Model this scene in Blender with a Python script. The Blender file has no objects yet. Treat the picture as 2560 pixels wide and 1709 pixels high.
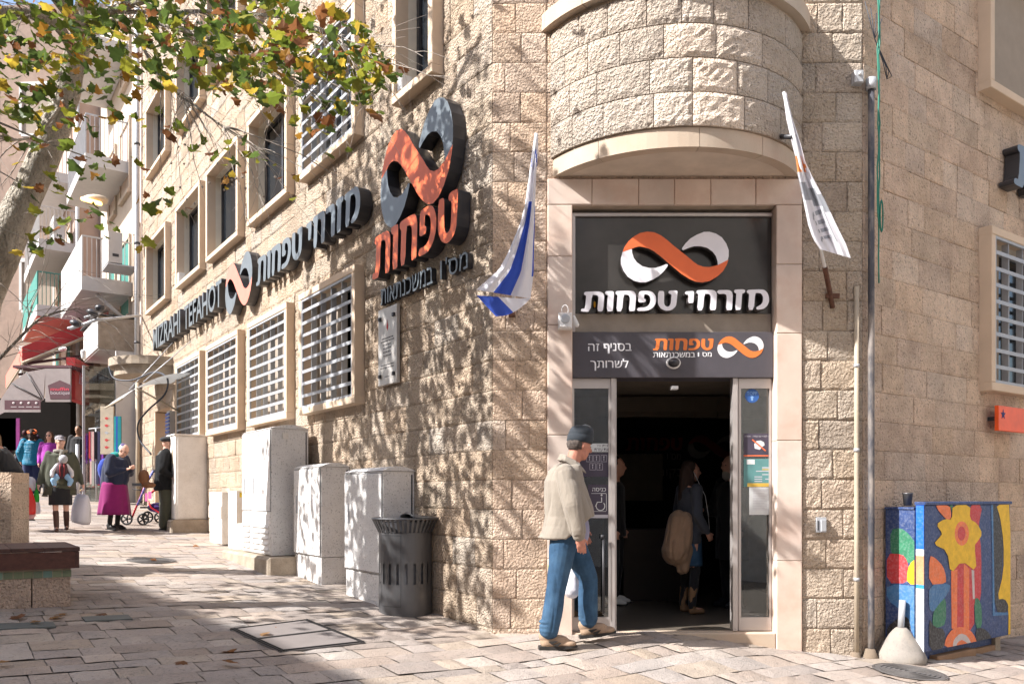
import bpy, bmesh, math, random
from mathutils import Vector, Matrix, noise, Euler
random.seed(7)
rnd = random.random
uni = random.uniform
sc = bpy.context.scene
COL = sc.collection

# ------------------------------------------------------------------ camera, sky, sun
F_PX, CX, HY, EYE = 2040.0, 1280.0, 1241.0, 1.5      # focal length, centre and horizon in pixels of the photograph; eye height
cam_d = bpy.data.cameras.new('camera')
cam = bpy.data.objects.new('camera', cam_d)
COL.objects.link(cam)
cam.location = (0, 0, EYE)
cam.rotation_euler = (math.pi/2, 0, 0)
cam_d.sensor_width = 36
cam_d.lens = F_PX/2560*36
cam_d.shift_y = (HY-854.5)/2560
cam_d.clip_start = .05
cam_d.clip_end = 400
sc.camera = cam

SUN_AZ, SUN_EL = math.radians(21), math.radians(42)
SUN_V = Vector((-math.cos(SUN_AZ)*math.cos(SUN_EL), -math.sin(SUN_AZ)*math.cos(SUN_EL), math.sin(SUN_EL)))
world = bpy.data.worlds.new('World')
sc.world = world
world.use_nodes = True
wn = world.node_tree
sky = wn.nodes.new('ShaderNodeTexSky')
sky.sky_type = 'NISHITA'
sky.sun_disc = False
sky.sun_elevation = SUN_EL
sky.sun_rotation = math.atan2(SUN_V.x, SUN_V.y)
sky.dust_density = 2.5
sky.ozone_density = .6
bg = wn.nodes['Background']
wn.links.new(sky.outputs[0], bg.inputs[0])
bg.inputs[1].default_value = .12
sun_d = bpy.data.lights.new('sun', 'SUN')
sun_d.energy = 4.8
sun_d.angle = math.radians(.53)
sun_d.color = (1, .975, .945)
sun = bpy.data.objects.new('sun', sun_d)
COL.objects.link(sun)
sun.rotation_euler = SUN_V.to_track_quat('Z', 'Y').to_euler()
sun.location = (-20, -5, 20)
sc.view_settings.view_transform = 'Standard'
sc.view_settings.look = 'None'
sc.view_settings.gamma = 1
sc.view_settings.exposure = 1.25
sc.cycles.max_bounces = 10
sc.cycles.diffuse_bounces = 6
sc.cycles.transparent_max_bounces = 16

# ------------------------------------------------------------------ materials
def srgb(h):
    h = h.lstrip('#')
    return tuple(((c/255+.055)/1.055)**2.4 if c/255 > .04045 else c/255/12.92 for c in (int(h[i:i+2], 16) for i in (0, 2, 4)))

def mat(name, col, rough=.7, metal=0, var=.12, scale=6, bump=0, bscale=40, mode=None, pores=0, pscale=60,
        stain=None, stain_amt=.4, stain_scale=1.5, transl=0, spec=.35, bumpdist=.01, bscale2=None, emit=0, sheen=0, stretch=None):
    """procedural surface: two noises shift the colour, optional pores, stains and bump; mode 'obj' multiplies the
    object colour in, 'rnd' varies by object, 'attr' multiplies the mesh attribute tint in"""
    m = bpy.data.materials.new(name)
    m.use_nodes = True
    t = m.node_tree
    N, K = t.nodes, t.links
    b = N['Principled BSDF']
    b.inputs['Roughness'].default_value = rough
    b.inputs['Metallic'].default_value = metal
    b.inputs['Specular IOR Level'].default_value = spec
    geo = N.new('ShaderNodeNewGeometry')
    pos = geo.outputs['Position']
    if stretch:
        mp = N.new('ShaderNodeMapping'); mp.inputs['Scale'].default_value = stretch
        K.new(pos, mp.inputs[0]); pos = mp.outputs[0]
    def nz(sc_, det=4, rg=.6):
        n = N.new('ShaderNodeTexNoise')
        n.inputs['Scale'].default_value = sc_; n.inputs['Detail'].default_value = det; n.inputs['Roughness'].default_value = rg
        K.new(pos, n.inputs['Vector'])
        return n.outputs['Fac']
    def mix(fac, a, c, mode_='MIX'):
        x = N.new('ShaderNodeMix'); x.data_type = 'RGBA'; x.blend_type = mode_
        for i, v in ((0, fac), (6, a), (7, c)):
            if hasattr(v, 'is_output'): K.new(v, x.inputs[i])
            else: x.inputs[i].default_value = v if i == 0 else (*v[:3], 1)
        return x.outputs[2]
    def ramp(src, a, c, va=0., vb=1.):
        r = N.new('ShaderNodeMapRange')
        r.inputs[1].default_value = a; r.inputs[2].default_value = c; r.inputs[3].default_value = va; r.inputs[4].default_value = vb
        K.new(src, r.inputs[0]); return r.outputs[0]
    c = tuple(col)
    lo = tuple(x*(1-var) for x in c); hi = tuple(min(1, x*(1+var)) for x in c)
    out = mix(ramp(nz(scale), .3, .7), lo, hi)
    if stain:
        out = mix(ramp(nz(stain_scale, 6, .65), .45, .7, 0, stain_amt), out, stain)
    if pores:
        out = mix(ramp(nz(pscale, 2, .5), .58, .70, 0, pores), out, tuple(x*.35 for x in c))
    if mode == 'attr':
        a = N.new('ShaderNodeAttribute'); a.attribute_name = 'tint'
        out = mix(1., out, a.outputs['Color'], 'MULTIPLY')
    if mode in ('obj', 'rnd'):
        oi = N.new('ShaderNodeObjectInfo')
        out = mix(1., out, oi.outputs['Color'], 'MULTIPLY')
    K.new(out, b.inputs['Base Color'])
    if bump:
        h = nz(bscale, 6, .7)
        if bscale2:
            h2 = nz(bscale2, 3, .5)
            ad = N.new('ShaderNodeMath'); ad.operation = 'MULTIPLY_ADD'
            K.new(h2, ad.inputs[0]); ad.inputs[1].default_value = 1.6; K.new(h, ad.inputs[2]); h = ad.outputs[0]
        bp = N.new('ShaderNodeBump')
        bp.inputs['Strength'].default_value = bump; bp.inputs['Distance'].default_value = bumpdist
        K.new(h, bp.inputs['Height']); K.new(bp.outputs[0], b.inputs['Normal'])
    if sheen:
        b.inputs['Sheen Weight'].default_value = sheen
    if transl:
        tr = N.new('ShaderNodeBsdfTranslucent'); K.new(out, tr.inputs[0])
        ms = N.new('ShaderNodeMixShader'); ms.inputs[0].default_value = transl
        K.new(b.outputs[0], ms.inputs[1]); K.new(tr.outputs[0], ms.inputs[2])
        K.new(ms.outputs[0], N['Material Output'].inputs[0])
    if emit:
        b.inputs['Emission Color'].default_value = (*c, 1); b.inputs['Emission Strength'].default_value = emit
    return m

def glass_mat(name, tint=(.8, .85, .85), refl=.08, clear=.8, rough=.02):
    m = bpy.data.materials.new(name); m.use_nodes = True
    t = m.node_tree; N, K = t.nodes, t.links
    N.remove(N['Principled BSDF'])
    tr = N.new('ShaderNodeBsdfTransparent'); tr.inputs[0].default_value = (*[x*clear for x in tint], 1)
    gl = N.new('ShaderNodeBsdfGlossy'); gl.inputs[0].default_value = (.95, .95, .95, 1); gl.inputs['Roughness'].default_value = rough
    fr = N.new('ShaderNodeFresnel'); fr.inputs[0].default_value = 1.5
    ad = N.new('ShaderNodeMath'); ad.operation = 'ADD'; ad.inputs[1].default_value = refl; K.new(fr.outputs[0], ad.inputs[0])
    ms = N.new('ShaderNodeMixShader'); K.new(ad.outputs[0], ms.inputs[0]); K.new(tr.outputs[0], ms.inputs[1]); K.new(gl.outputs[0], ms.inputs[2])
    K.new(ms.outputs[0], N['Material Output'].inputs[0])
    return m

STONE = (.57, .47, .375)
STONE_R = (.68, .525, .405)
M = {}
def addm(k, *a, **kw): M[k] = mat(k, *a, **kw)
rock = dict(rough=.9, var=.10, scale=3, bump=1.0, bscale=17, bumpdist=.042, bscale2=46, pores=.65, pscale=48, stain=(.30, .22, .15), stain_amt=.4, stain_scale=2.2)
addm('rock_stone', STONE, mode='obj', **rock)
addm('rock_stone_far', STONE, mode='attr', **rock)
rockr = dict(rough=.9, var=.12, scale=5, bump=1.0, bscale=17, bumpdist=.028, bscale2=48, pores=.75, pscale=44, stain=(.34, .235, .165), stain_amt=.55, stain_scale=2.6)
addm('tooled_stone', STONE_R, mode='obj', **rockr)
addm('tooled_stone_far', STONE_R, mode='attr', **rockr)
addm('mortar', (.42, .33, .25), rough=.95, bump=.4, bscale=60, var=.2)
addm('dressed_stone', (.47, .385, .30), rough=.75, var=.08, scale=3, bump=.25, bscale=90, bumpdist=.004, stain=(.5, .30, .2), stain_amt=.3, stain_scale=2.5, pores=.12, pscale=120, mode='obj')
addm('pink_stone', (.65, .53, .45), rough=.65, var=.1, scale=2.5, bump=.2, bscale=100, bumpdist=.004, stain=(.45, .22, .14), stain_amt=.35, stain_scale=3, mode='obj')
addm('window_stone', (.58, .45, .33), rough=.75, var=.06, scale=3, bump=.15, bscale=80, bumpdist=.004, mode='obj')
addm('soffit', (.58, .49, .40), rough=.9, var=.12, scale=4, bump=.4, bscale=120, bumpdist=.004, stain=(.6, .5, .38), stain_amt=.25)
addm('paving', (.345, .298, .265), rough=.75, var=.16, scale=5, bump=.6, bscale=25, bumpdist=.012, bscale2=90, mode='obj', stain=(.24, .19, .16), stain_amt=.5, stain_scale=2.5, pores=.5, pscale=42)
addm('paving_far', (.345, .298, .265), rough=.75, var=.16, scale=5, bump=.6, bscale=25, bumpdist=.012, bscale2=90, mode='attr', stain=(.24, .19, .16), stain_amt=.5, stain_scale=2.5, pores=.5, pscale=42)
addm('ground_joint', (.20, .17, .145), rough=.95, var=.25, bump=.5, bscale=80)
addm('cream_plaster', (.66, .60, .50), rough=.85, var=.05, bump=.2, bscale=60)
addm('grey_metal', (.42, .43, .45), rough=.45, metal=.3, var=.08)
addm('dark_metal', (.05, .05, .055), rough=.45, metal=.2, var=.2)
addm('alu', (.50, .46, .44), rough=.4, metal=.55, var=.06, scale=2)
addm('pale_bar', (.35, .36, .38), rough=.5, metal=.1, var=.06)
addm('black_side', (.028, .028, .033), rough=.38, var=.2, spec=.5)
addm('sign_dark', (.13, .15, .165), rough=.35, var=.08, spec=.5)
addm('sign_orange', (.78, .155, .05), rough=.45, var=.05)
addm('sign_pink', (.62, .20, .15), rough=.45, var=.05)
addm('sign_white', (.78, .76, .80), rough=.45, var=.04)
addm('sign_edge', (.07, .06, .06), rough=.5, var=.1)
addm('banner', (.075, .068, .078), rough=.5, var=.06)
addm('banner_orange', (.72, .19, .045), rough=.5, var=.05)
addm('banner_white', (.78, .77, .78), rough=.5, var=.04)
addm('dark_panel', (.040, .036, .033), rough=.18, var=.3, scale=2, spec=.5)
addm('beige_panel', (.30, .25, .20), rough=.5, var=.12)
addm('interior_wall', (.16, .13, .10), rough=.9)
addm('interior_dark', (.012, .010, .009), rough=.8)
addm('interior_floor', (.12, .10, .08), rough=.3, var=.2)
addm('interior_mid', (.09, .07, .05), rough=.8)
addm('white_cab', (.74, .72, .70), rough=.75, var=.04, scale=8, bump=.8, bscale=40, bumpdist=.014, pores=.65, pscale=55, stain=(.60, .56, .53), stain_amt=.35, stain_scale=5)
addm('white_cab_plain', (.76, .72, .67), rough=.6, var=.05, stain=(.45, .38, .30), stain_amt=.3, stain_scale=4, bump=.15, bscale=70, pores=.2, pscale=50)
addm('concrete', (.35, .29, .225), rough=.95, var=.15, scale=7, bump=.6, bscale=45, bumpdist=.01, stain=(.2, .15, .1), stain_amt=.6, stain_scale=4, pores=.3)
addm('pale_concrete', (.26, .235, .21), rough=.95, var=.08, scale=12, bump=.6, bscale=60, bumpdist=.006, stain=(.35, .29, .22), stain_amt=.35, stain_scale=6, pores=.2)
addm('bin_metal', (.125, .125, .13), rough=.42, metal=.65, var=.1, scale=3, bump=.05, bscale=150)
addm('iron', (.14, .13, .125), rough=.6, metal=.4, var=.2, bump=.5, bscale=120)
addm('cover_plate', (.20, .175, .165), rough=.55, var=.08, bump=.2, bscale=100)
addm('wood', (.075, .036, .028), rough=.55, var=.3, scale=5, bump=.25, bscale=50, stretch=(1, 6, 6), mode='obj')
addm('bark', (.46, .41, .34), rough=.9, var=.2, scale=9, bump=1.0, bscale=14, bumpdist=.04, bscale2=40, stain=(.15, .12, .085), stain_amt=.75, stain_scale=3.6, stretch=(1, 1, .6))
addm('twig', (.36, .31, .27), rough=.9, var=.3, scale=10)
addm('leaf', (1, 1, 1), rough=.45, var=.16, scale=28, mode='obj', transl=.5, spec=.4)
addm('leaf_far', (1, 1, 1), rough=.45, var=.16, scale=28, mode='attr', transl=.5, spec=.4)
addm('cloth_white', (.74, .73, .77), rough=.8, var=.03, transl=.25)
addm('cloth_blue', (.045, .10, .50), rough=.8, var=.05, transl=.2)
addm('cloth_orange', (.80, .30, .10), rough=.8, var=.03, transl=.2)
addm('cloth_grey', (.33, .34, .37), rough=.8, var=.03, transl=.2)
addm('rust', (.12, .055, .035), rough=.8, var=.4, scale=20)
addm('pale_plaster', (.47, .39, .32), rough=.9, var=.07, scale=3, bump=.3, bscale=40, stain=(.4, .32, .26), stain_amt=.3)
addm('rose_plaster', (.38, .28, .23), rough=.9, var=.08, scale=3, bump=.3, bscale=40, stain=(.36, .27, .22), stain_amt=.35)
addm('tan_plaster', (.47, .37, .31), rough=.9, var=.1, scale=3, bump=.3, bscale=40, stain=(.33, .25, .2), stain_amt=.4)  # tan plaster of the end wall and the plain shutters
addm('white_paint', (.50, .485, .47), rough=.6, var=.05, stain=(.5, .45, .4), stain_amt=.2)
addm('red_paint', (.46, .045, .045), rough=.6, var=.1)
addm('red_cloth', (.55, .035, .03), rough=.85, var=.08, transl=.2)
addm('salmon', (.62, .16, .12), rough=.8, var=.08)
addm('maroon', (.10, .045, .055), rough=.7, var=.1)
addm('awning_grey', (.36, .31, .30), rough=.85, var=.08, transl=.15)
addm('green_paint', (.05, .20, .17), rough=.6, var=.1)
addm('dark_glass', (.015, .018, .022), rough=.08, var=.1, spec=.6)
addm('curtain', (.30, .25, .20), rough=.9, var=.06)
addm('black_rubber', (.018, .018, .02), rough=.55, var=.1)
addm('plastic_white', (.70, .69, .68), rough=.4, var=.03)
addm('cable_green', (.02, .19, .13), rough=.5, var=.1)
addm('cable_dark', (.04, .045, .06), rough=.5, var=.1)
addm('pvc_cream', (.42, .35, .26), rough=.6, var=.08, stain=(.3, .26, .22), stain_amt=.5, stain_scale=8)
addm('tile_green', (.19, .26, .19), rough=.4, var=.2, mode='obj')
addm('cardboard', (.28, .17, .10), rough=.9, var=.12)
addm('lamp_glow', (1, .55, .16), emit=2.2, var=0)
addm('marble', (.46, .43, .40), rough=.35, var=.05)
addm('ink', (.05, .05, .06), rough=.8)
addm('yellow', (.75, .55, .03), rough=.6)
addm('skin', (.52, .27, .19), rough=.55, var=.08, scale=12)
addm('skin_pale', (.62, .36, .27), rough=.55, var=.06, scale=12)
addm('skin_dark', (.30, .17, .11), rough=.55, var=.06, scale=12)
M['glass'] = glass_mat('clear_glass', (.75, .82, .82), .07, .75)
M['glass_sm'] = glass_mat('smoked_glass', (.5, .5, .5), .05, .5)
M['poly'] = mat('polycarbonate', (.42, .43, .43), rough=.4, var=.06, transl=.22)
def paint(name, col, **k):
    if name not in M: addm(name, col, **k)
    return M[name]

# ------------------------------------------------------------------ frames: u along a wall, p out of it, z up
def G(x, y):
    return EYE-(1.4246+.062*x-.026*y) + (.035*(y-14) if y > 14 else 0) + .10*math.exp(-((x-1.35)/.95)**2-(max(7.3-y, 0)/1.1)**2)*(1 if y < 9 else 0)
class Fr:
    def __init__(s, o, e, n, right):
        s.o = Vector((*o, 0)); s.e = Vector((*e, 0)).normalized(); s.n = Vector((*n, 0)).normalized(); s.r = right
    def P(s, u, p, z): return s.o+s.e*u+s.n*p+Vector((0, 0, z))
    def px(s, x, y, p=0.):          # where the sight line through a pixel of the photograph meets the wall plane
        k = (x-CX)/F_PX
        ox = s.o.x+s.n.x*p; oy = s.o.y+s.n.y*p
        u = (k*oy-ox)/(s.e.x-k*s.e.y)
        return u, EYE+(HY-y)/F_PX*(oy+u*s.e.y)
    def rot(s): return math.atan2(s.e.y, s.e.x)
FL = Fr((-.174, 7.3), (-.576, .817), (-.817, -.576), -1)
FD = Fr((0, 7.3), (1, 0), (0, -1), 1)
FRt = Fr((3.14, 7.3), (.817, .576), (.576, -.817), 1)
FW = Fr((0, 0), (1, 0), (0, 1), 1)    # plain world: u=x, p=y
def gpx(x, y):
    k = (x-CX)/F_PX; Y = 1.4246/((y-HY)/F_PX-.062*k+.026)
    return Vector((k*Y, Y, G(k*Y, Y)))
def wpx(x, y, Y): return Vector(((x-CX)/F_PX*Y, Y, EYE+(HY-y)/F_PX*Y))

# ------------------------------------------------------------------ mesh builder
class MB:
    def __init__(s): s.v = []; s.f = []; s.m = []; s.t = []; s.sm = []
    def face(s, idx, m=0, t=None, sm=False): s.f.append(tuple(idx)); s.m.append(m); s.t.append(t); s.sm.append(sm)
    def add(s, vs, fs, m=0, t=None, sm=False):
        b = len(s.v); s.v += [Vector(v) for v in vs]
        for f in fs: s.face([i+b for i in f], m, t, sm)
    def box(s, fr, u0, u1, p0, p1, z0, z1, m=0, t=None, bev=0):
        if u0 > u1: u0, u1 = u1, u0
        if p0 > p1: p0, p1 = p1, p0
        if bev:
            b = bev
            vs = []
            for (p, q) in ((p0, 0), (p1-b, 0), (p1, b)):
                vs += [fr.P(u0+q, p, z0+q), fr.P(u1-q, p, z0+q), fr.P(u1-q, p, z1-q), fr.P(u0+q, p, z1-q)]
            fs = [(3, 2, 1, 0), (8, 9, 10, 11)]
            for k in (0, 4):
                for i in range(4): fs.append((k+i, k+(i+1) % 4, k+4+(i+1) % 4, k+4+i))
            s.add(vs, fs, m, t); return s
        vs = [fr.P(u, p, z) for z in (z0, z1) for p in (p0, p1) for u in (u0, u1)]
        s.add(vs, [(0, 1, 3, 2), (4, 6, 7, 5), (0, 4, 5, 1), (2, 3, 7, 6), (0, 2, 6, 4), (1, 5, 7, 3)], m, t)
        return s
    def tube(s, pts, r, n=8, m=0, caps=True, t=None, sm=True):
        pts = [Vector(p) for p in pts]
        rs = r if isinstance(r, (list, tuple)) else [r]*len(pts)
        b = len(s.v); prev = None
        for i, p in enumerate(pts):
            d = (pts[min(i+1, len(pts)-1)]-pts[max(i-1, 0)]).normalized()
            if prev is None:
                a = d.orthogonal().normalized()
            else:
                a = (prev-d*prev.dot(d))
                a = a.normalized() if a.length > 1e-6 else d.orthogonal().normalized()
            prev = a; c = d.cross(a)
            for k in range(n):
                w = 2*math.pi*k/n
                s.v.append(p+(a*math.cos(w)+c*math.sin(w))*rs[i])
        for i in range(len(pts)-1):
            for k in range(n):
                s.face((b+i*n+k, b+i*n+(k+1) % n, b+(i+1)*n+(k+1) % n, b+(i+1)*n+k), m, t, sm)
        if caps:
            s.face([b+k for k in range(n)][::-1], m, t); s.face([b+(len(pts)-1)*n+k for k in range(n)], m, t)
        return s
    def lathe(s, c, prof, n=24, m=0, sm=True, caps=True, sx=1, sy=1, rot=0):
        """rings of (radius, z) about a vertical axis"""
        c = Vector(c); b = len(s.v)
        for (r, z) in prof:
            for k in range(n):
                w = 2*math.pi*k/n; x, y = r*math.cos(w)*sx, r*math.sin(w)*sy
                s.v.append(c+Vector((x*math.cos(rot)-y*math.sin(rot), x*math.sin(rot)+y*math.cos(rot), z)))
        for i in range(len(prof)-1):
            for k in range(n):
                s.face((b+i*n+k, b+i*n+(k+1) % n, b+(i+1)*n+(k+1) % n, b+(i+1)*n+k), m, None, sm)
        if caps:
            s.face([b+k for k in range(n)][::-1], m); s.face([b+(len(prof)-1)*n+k for k in range(n)], m)
        return s
    def prism(s, fr, pts, p0, p1, mf=0, ms=0):
        """outline pts (u, z) extruded from depth p0 out to p1; front face material mf, sides ms"""
        n = len(pts); b = len(s.v)
        for p in (p0, p1):
            for (u, z) in pts: s.v.append(fr.P(u, p, z))
        s.face([b+n+i for i in range(n)], mf); s.face([b+i for i in range(n)][::-1], ms)
        for i in range(n): s.face((b+i, b+(i+1) % n, b+n+(i+1) % n, b+n+i), ms)
        return s
    def capsule(s, a, c, ra, rc, n=10, m=0):
        a, c = Vector(a), Vector(c); d = (c-a); L = d.length
        if L < 1e-6: return s
        d /= L
        pts, rs = [], []
        for k in (90, 60, 30): w = math.radians(k); pts.append(a-d*ra*math.sin(w)); rs.append(max(ra*math.cos(w), ra*.02))
        pts += [a, c]; rs += [ra, rc]
        for k in (30, 60, 90): w = math.radians(k); pts.append(c+d*rc*math.sin(w)); rs.append(max(rc*math.cos(w), rc*.02))
        return s.tube(pts, rs, n, m)
    def ellip(s, c, r, rot=None, n=14, m=0):
        c = Vector(c); R = rot or Matrix.Identity(3); b = len(s.v); k2 = n//2+1
        for i in range(k2+1):
            th = math.pi*i/k2
            for k in range(n):
                w = 2*math.pi*k/n
                q = max(math.sin(th), .01)
                s.v.append(c+R @ Vector((r[0]*q*math.cos(w), r[1]*q*math.sin(w), r[2]*math.cos(th))))
        for i in range(k2):
            for k in range(n):
                s.face((b+i*n+k, b+(i+1)*n+k, b+(i+1)*n+(k+1) % n, b+i*n+(k+1) % n), m, None, True)
        s.face([b+k for k in range(n)], m); s.face([b+k2*n+k for k in range(n)][::-1], m)
        return s
    def mesh(s, name, mats, origin=None, recalc=True):
        me = bpy.data.meshes.new(name)
        o = Vector(origin) if origin is not None else Vector((0, 0, 0))
        me.from_pydata([v-o for v in s.v], [], s.f)
        for m_ in (mats if isinstance(mats, (list, tuple)) else [mats]): me.materials.append(m_)
        me.polygons.foreach_set('material_index', s.m)
        me.polygons.foreach_set('use_smooth', s.sm)
        if any(t is not None for t in s.t):
            at = me.color_attributes.new('tint', 'FLOAT_COLOR', 'CORNER')
            vals = []
            for f, t in zip(s.f, s.t):
                t = (1, 1, 1) if t is None else t
                vals += [t[0], t[1], t[2], 1]*len(f)
            at.data.foreach_set('color', vals)
        if recalc and len(s.f) < 60000:
            bm = bmesh.new(); bm.from_mesh(me); bmesh.ops.recalc_face_normals(bm, faces=bm.faces); bm.to_mesh(me); bm.free()
        me.update()
        return me

def base(o):
    return o.get('_b') and Vector(o['_b']) or Vector((0, 0, 0))
def thing(name, label, cat, loc, group=None, kind=None):
    o = bpy.data.objects.new(name, None); COL.objects.link(o)
    o.location = loc; o['label'] = label; o['category'] = cat; o.empty_display_size = .1
    if group: o['group'] = group
    if kind: o['kind'] = kind
    ORG[o.name] = Vector(loc)
    return o
ORG = {}
def org(o): return ORG.get(o.name, Vector((0, 0, 0))) if o else Vector((0, 0, 0))
def obj(name, mb, mats, parent=None, at=None, label=None, cat=None, group=None, kind=None, color=None, recalc=True):
    """link the built geometry (world coordinates) as one mesh object; the origin goes to `at`, or stays with the parent"""
    P = org(parent)
    o_at = Vector(at) if at is not None else P
    me = mb.mesh(name, mats, o_at, recalc) if isinstance(mb, MB) else mb
    o = bpy.data.objects.new(name, me); COL.objects.link(o)
    if parent: o.parent = parent
    o.location = o_at-P
    ORG[o.name] = o_at
    if label: o['label'] = label
    if cat: o['category'] = cat
    if group: o['group'] = group
    if kind: o['kind'] = kind
    if color: o.color = (*color[:3], 1)
    return o
def tintc(a=.12, warm=.04):
    k = uni(1-a, 1+a*.7); w = uni(-warm, warm)
    return (k*(1+w), k, k*(1-w))
# ================================================================== ground
gmb = MB()
xs = [-60, -30, -20, -14, -8, -4, -2, -1, -.5]+[i*.25 for i in range(15)]+[4, 5, 8, 14, 30, 60]; ys = [-40, -15, -5, 0, 3, 4, 4.5, 5, 5.4, 5.7, 6, 6.25, 6.5, 6.75, 7, 7.3, 7.6, 9, 14, 20, 30, 45, 80]
for y in ys:
    for x in xs: gmb.v.append(Vector((x, y, G(x, y)-.014)))
for j in range(len(ys)-1):
    for i in range(len(xs)-1):
        a = j*len(xs)+i; gmb.face((a, a+1, a+1+len(xs), a+len(xs)))
ground = obj('ground', gmb, M['ground_joint'], kind='structure')

def inside_building(x, y):
    q = Vector((x, y, 0))
    dl = (q-FL.o).dot(FL.n); dr = (q-FRt.o).dot(FRt.n)
    return dl < .02 and y > 7.28 and dr < .02
slabs = []
E1, E2 = Vector((.817, .576, 0)), Vector((-.576, .817, 0))     # across and along the street
def slab_pts(c0, a, b, c, d):
    o = Vector((0, 6, 0)); g = .005
    return [o+E1*(a+g)+E2*(c+g), o+E1*(b-g)+E2*(c+g), o+E1*(b-g)+E2*(d-g), o+E1*(a+g)+E2*(d-g)]
COVERS = [(gpx(623, 1610), .62, 0), (gpx(2274, 1682), .30, 1), (gpx(380, 1401), .30, 1)]
v = -7.
while v < 26:
    h = random.choice((.17, .2, .22, .26, .30)) if v < 7 else random.choice((.22, .26, .32))
    u = -13.5+uni(0, .4)
    while u < 10:
        w = random.choice((.2, .26, .32, .38, .46))*uni(.88, 1.12) if v < 7 else uni(.28, .6)
        pts = slab_pts(0, u, u+w, v, v+h)
        c = sum(pts, Vector())/4
        if c.y > 3.2 and abs(c.x)/c.y < .80 and not all(inside_building(p.x, p.y) for p in pts):
            slabs.append((w*h/(c.y**3), pts, c, w, h))
        u += w
    v += h
slabs.sort(key=lambda s: -s[0])
slab_var = []
def slab_shape(w, h, jit):
    """a worn slab: chamfered edge, slightly uneven corners"""
    vs = []
    n = 3
    for j in range(n+1):
        for i in range(n+1):
            x = -w/2+w*i/n; y = -h/2+h*j/n
            edge = i in (0, n) or j in (0, n)
            q_ = .0022 if edge else jit
            vs.append(Vector((x+uni(-q_, q_), y+uni(-q_, q_), (-.008 if edge else 0)+uni(-.003, .003))))
    return vs, n
def visible_slab(c):
    return abs(c.x)/c.y < .68 and 4.4 < c.y
cnt = 0
far = MB()
TONES = [(1, 1, 1), (1.05, 1.0, .95), (.92, .90, .89), (.97, .93, .89), (1.02, .97, .88), (.86, .83, .81), (1.16, 1.14, 1.1), (1, 1, 1)]
rot_s = Matrix.Rotation(FRt.rot(), 4, 'Z')
for key, pts, c, w, h in slabs:
    t0 = random.choice(TONES); t1 = tintc(.1, .03); t = tuple(a*b for a, b in zip(t0, t1))
    dz = uni(-.003, .004)
    tx, ty = uni(-.006, .006), uni(-.006, .006)
    vs, n = slab_shape(w-.007, h-.007, .006)
    wv = []
    for q in vs:
        r = E1*q.x+E2*q.y+c
        wv.append(Vector((r.x, r.y, G(r.x, r.y)+q.z+.004+dz+tx*q.x+ty*q.y)))
    fs = [(j*(n+1)+i, j*(n+1)+i+1, (j+1)*(n+1)+i+1, (j+1)*(n+1)+i) for j in range(n) for i in range(n)]
    if cnt < 296 and visible_slab(c):
        mb = MB(); mb.add(wv, fs, 0, None, False)
        obj('paving_slab', mb, M['paving'], ground, at=(c.x, c.y, G(c.x, c.y)), color=t)
        cnt += 1
    else:
        far.add(wv, fs, 0, t, False)
obj('paving_slabs', far, M['paving_far'], ground, kind='stuff')

# ================================================================== stone walls
bank = thing('bank_building', 'tan rock-faced stone corner building with a chamfered entrance under a round balcony', 'building', (1.4, 8.5, .2))
stock = []          # every ashlar block of the building, waiting to be sorted by how large it shows
def subtract(rect, holes):
    out = [rect]
    for (a0, a1, b0, b1) in holes:
        nxt = []
        for (u0, u1, z0, z1) in out:
            if a1 <= u0 or a0 >= u1 or b1 <= z0 or b0 >= z1: nxt.append((u0, u1, z0, z1)); continue
            if u0 < a0: nxt.append((u0, a0, z0, z1))
            if u1 > a1: nxt.append((a1, u1, z0, z1))
            m0, m1 = max(u0, a0), min(u1, a1)
            if z0 < b0: nxt.append((m0, m1, z0, b0))
            if z1 > b1: nxt.append((m0, m1, b1, z1))
        out = nxt
    return [r for r in out if r[1]-r[0] > .03 and r[3]-r[2] > .03]
def blocks(fr, u0, u1, z0, z1, holes, kind, wmin=.26, wmax=.62, zoff=1.121, ch=.266, first=None):
    k = math.floor((z0-zoff)/ch)
    z = zoff+k*ch
    row = k
    while z < z1:
        za, zb = max(z, z0), min(z+ch, z1)
        u = u0
        widths = []
        while u < u1-.02:
            w = uni(wmin, wmax)
            if u == u0 and row % 2: w *= .55
            if u1-(u+w) < wmin*.6: w = u1-u
            for r in subtract((u, u+w, za, zb), holes):
                c = fr.P((r[0]+r[1])/2, 0, (r[2]+r[3])/2)
                d = math.hypot(c.x, c.y)
                face = abs((Vector((c.x, c.y, 0)).normalized()).dot(fr.n))
                kx = c.x/max(c.y, .1); vis = abs(kx) < .66 and c.y > 0 and (c.z-EYE)/c.y < .64
                stock.append(((r[1]-r[0])*(r[3]-r[2])/d**2*face*(1 if vis else .0001), fr, r, kind))
            u += w
        z += ch; row += 1
def rect_hole(w): return (w[0]+.02, w[1]-.02, w[2]+.02, w[3]-.02)

# window outlines on the street facade (u0, u1, z0, z1): three storeys share the columns
COLS = [(2.66, 4.44), (4.90, 6.65), (7.14, 9.03), (9.45, 11.3), (12.2, 14.2)]
ROW1 = [(c[0], c[1], 2.58, 4.18) for c in COLS[:4]]
ROW2 = [(c[0], c[1], 5.68, 7.30) for c in COLS] + [(.86, 1.72, 5.63, 7.30)]
ROW3 = [(c[0], c[1], 8.80, 10.4) for c in COLS]
ENTRY = (12.25, 13.75, -1, 3.42)
holesL = [rect_hole(w) for w in ROW1+ROW2+ROW3]+[ENTRY]
ENDL = 15.15
blocks(FL, 0, ENDL, .05, 13.2, holesL, 'rock')
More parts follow.
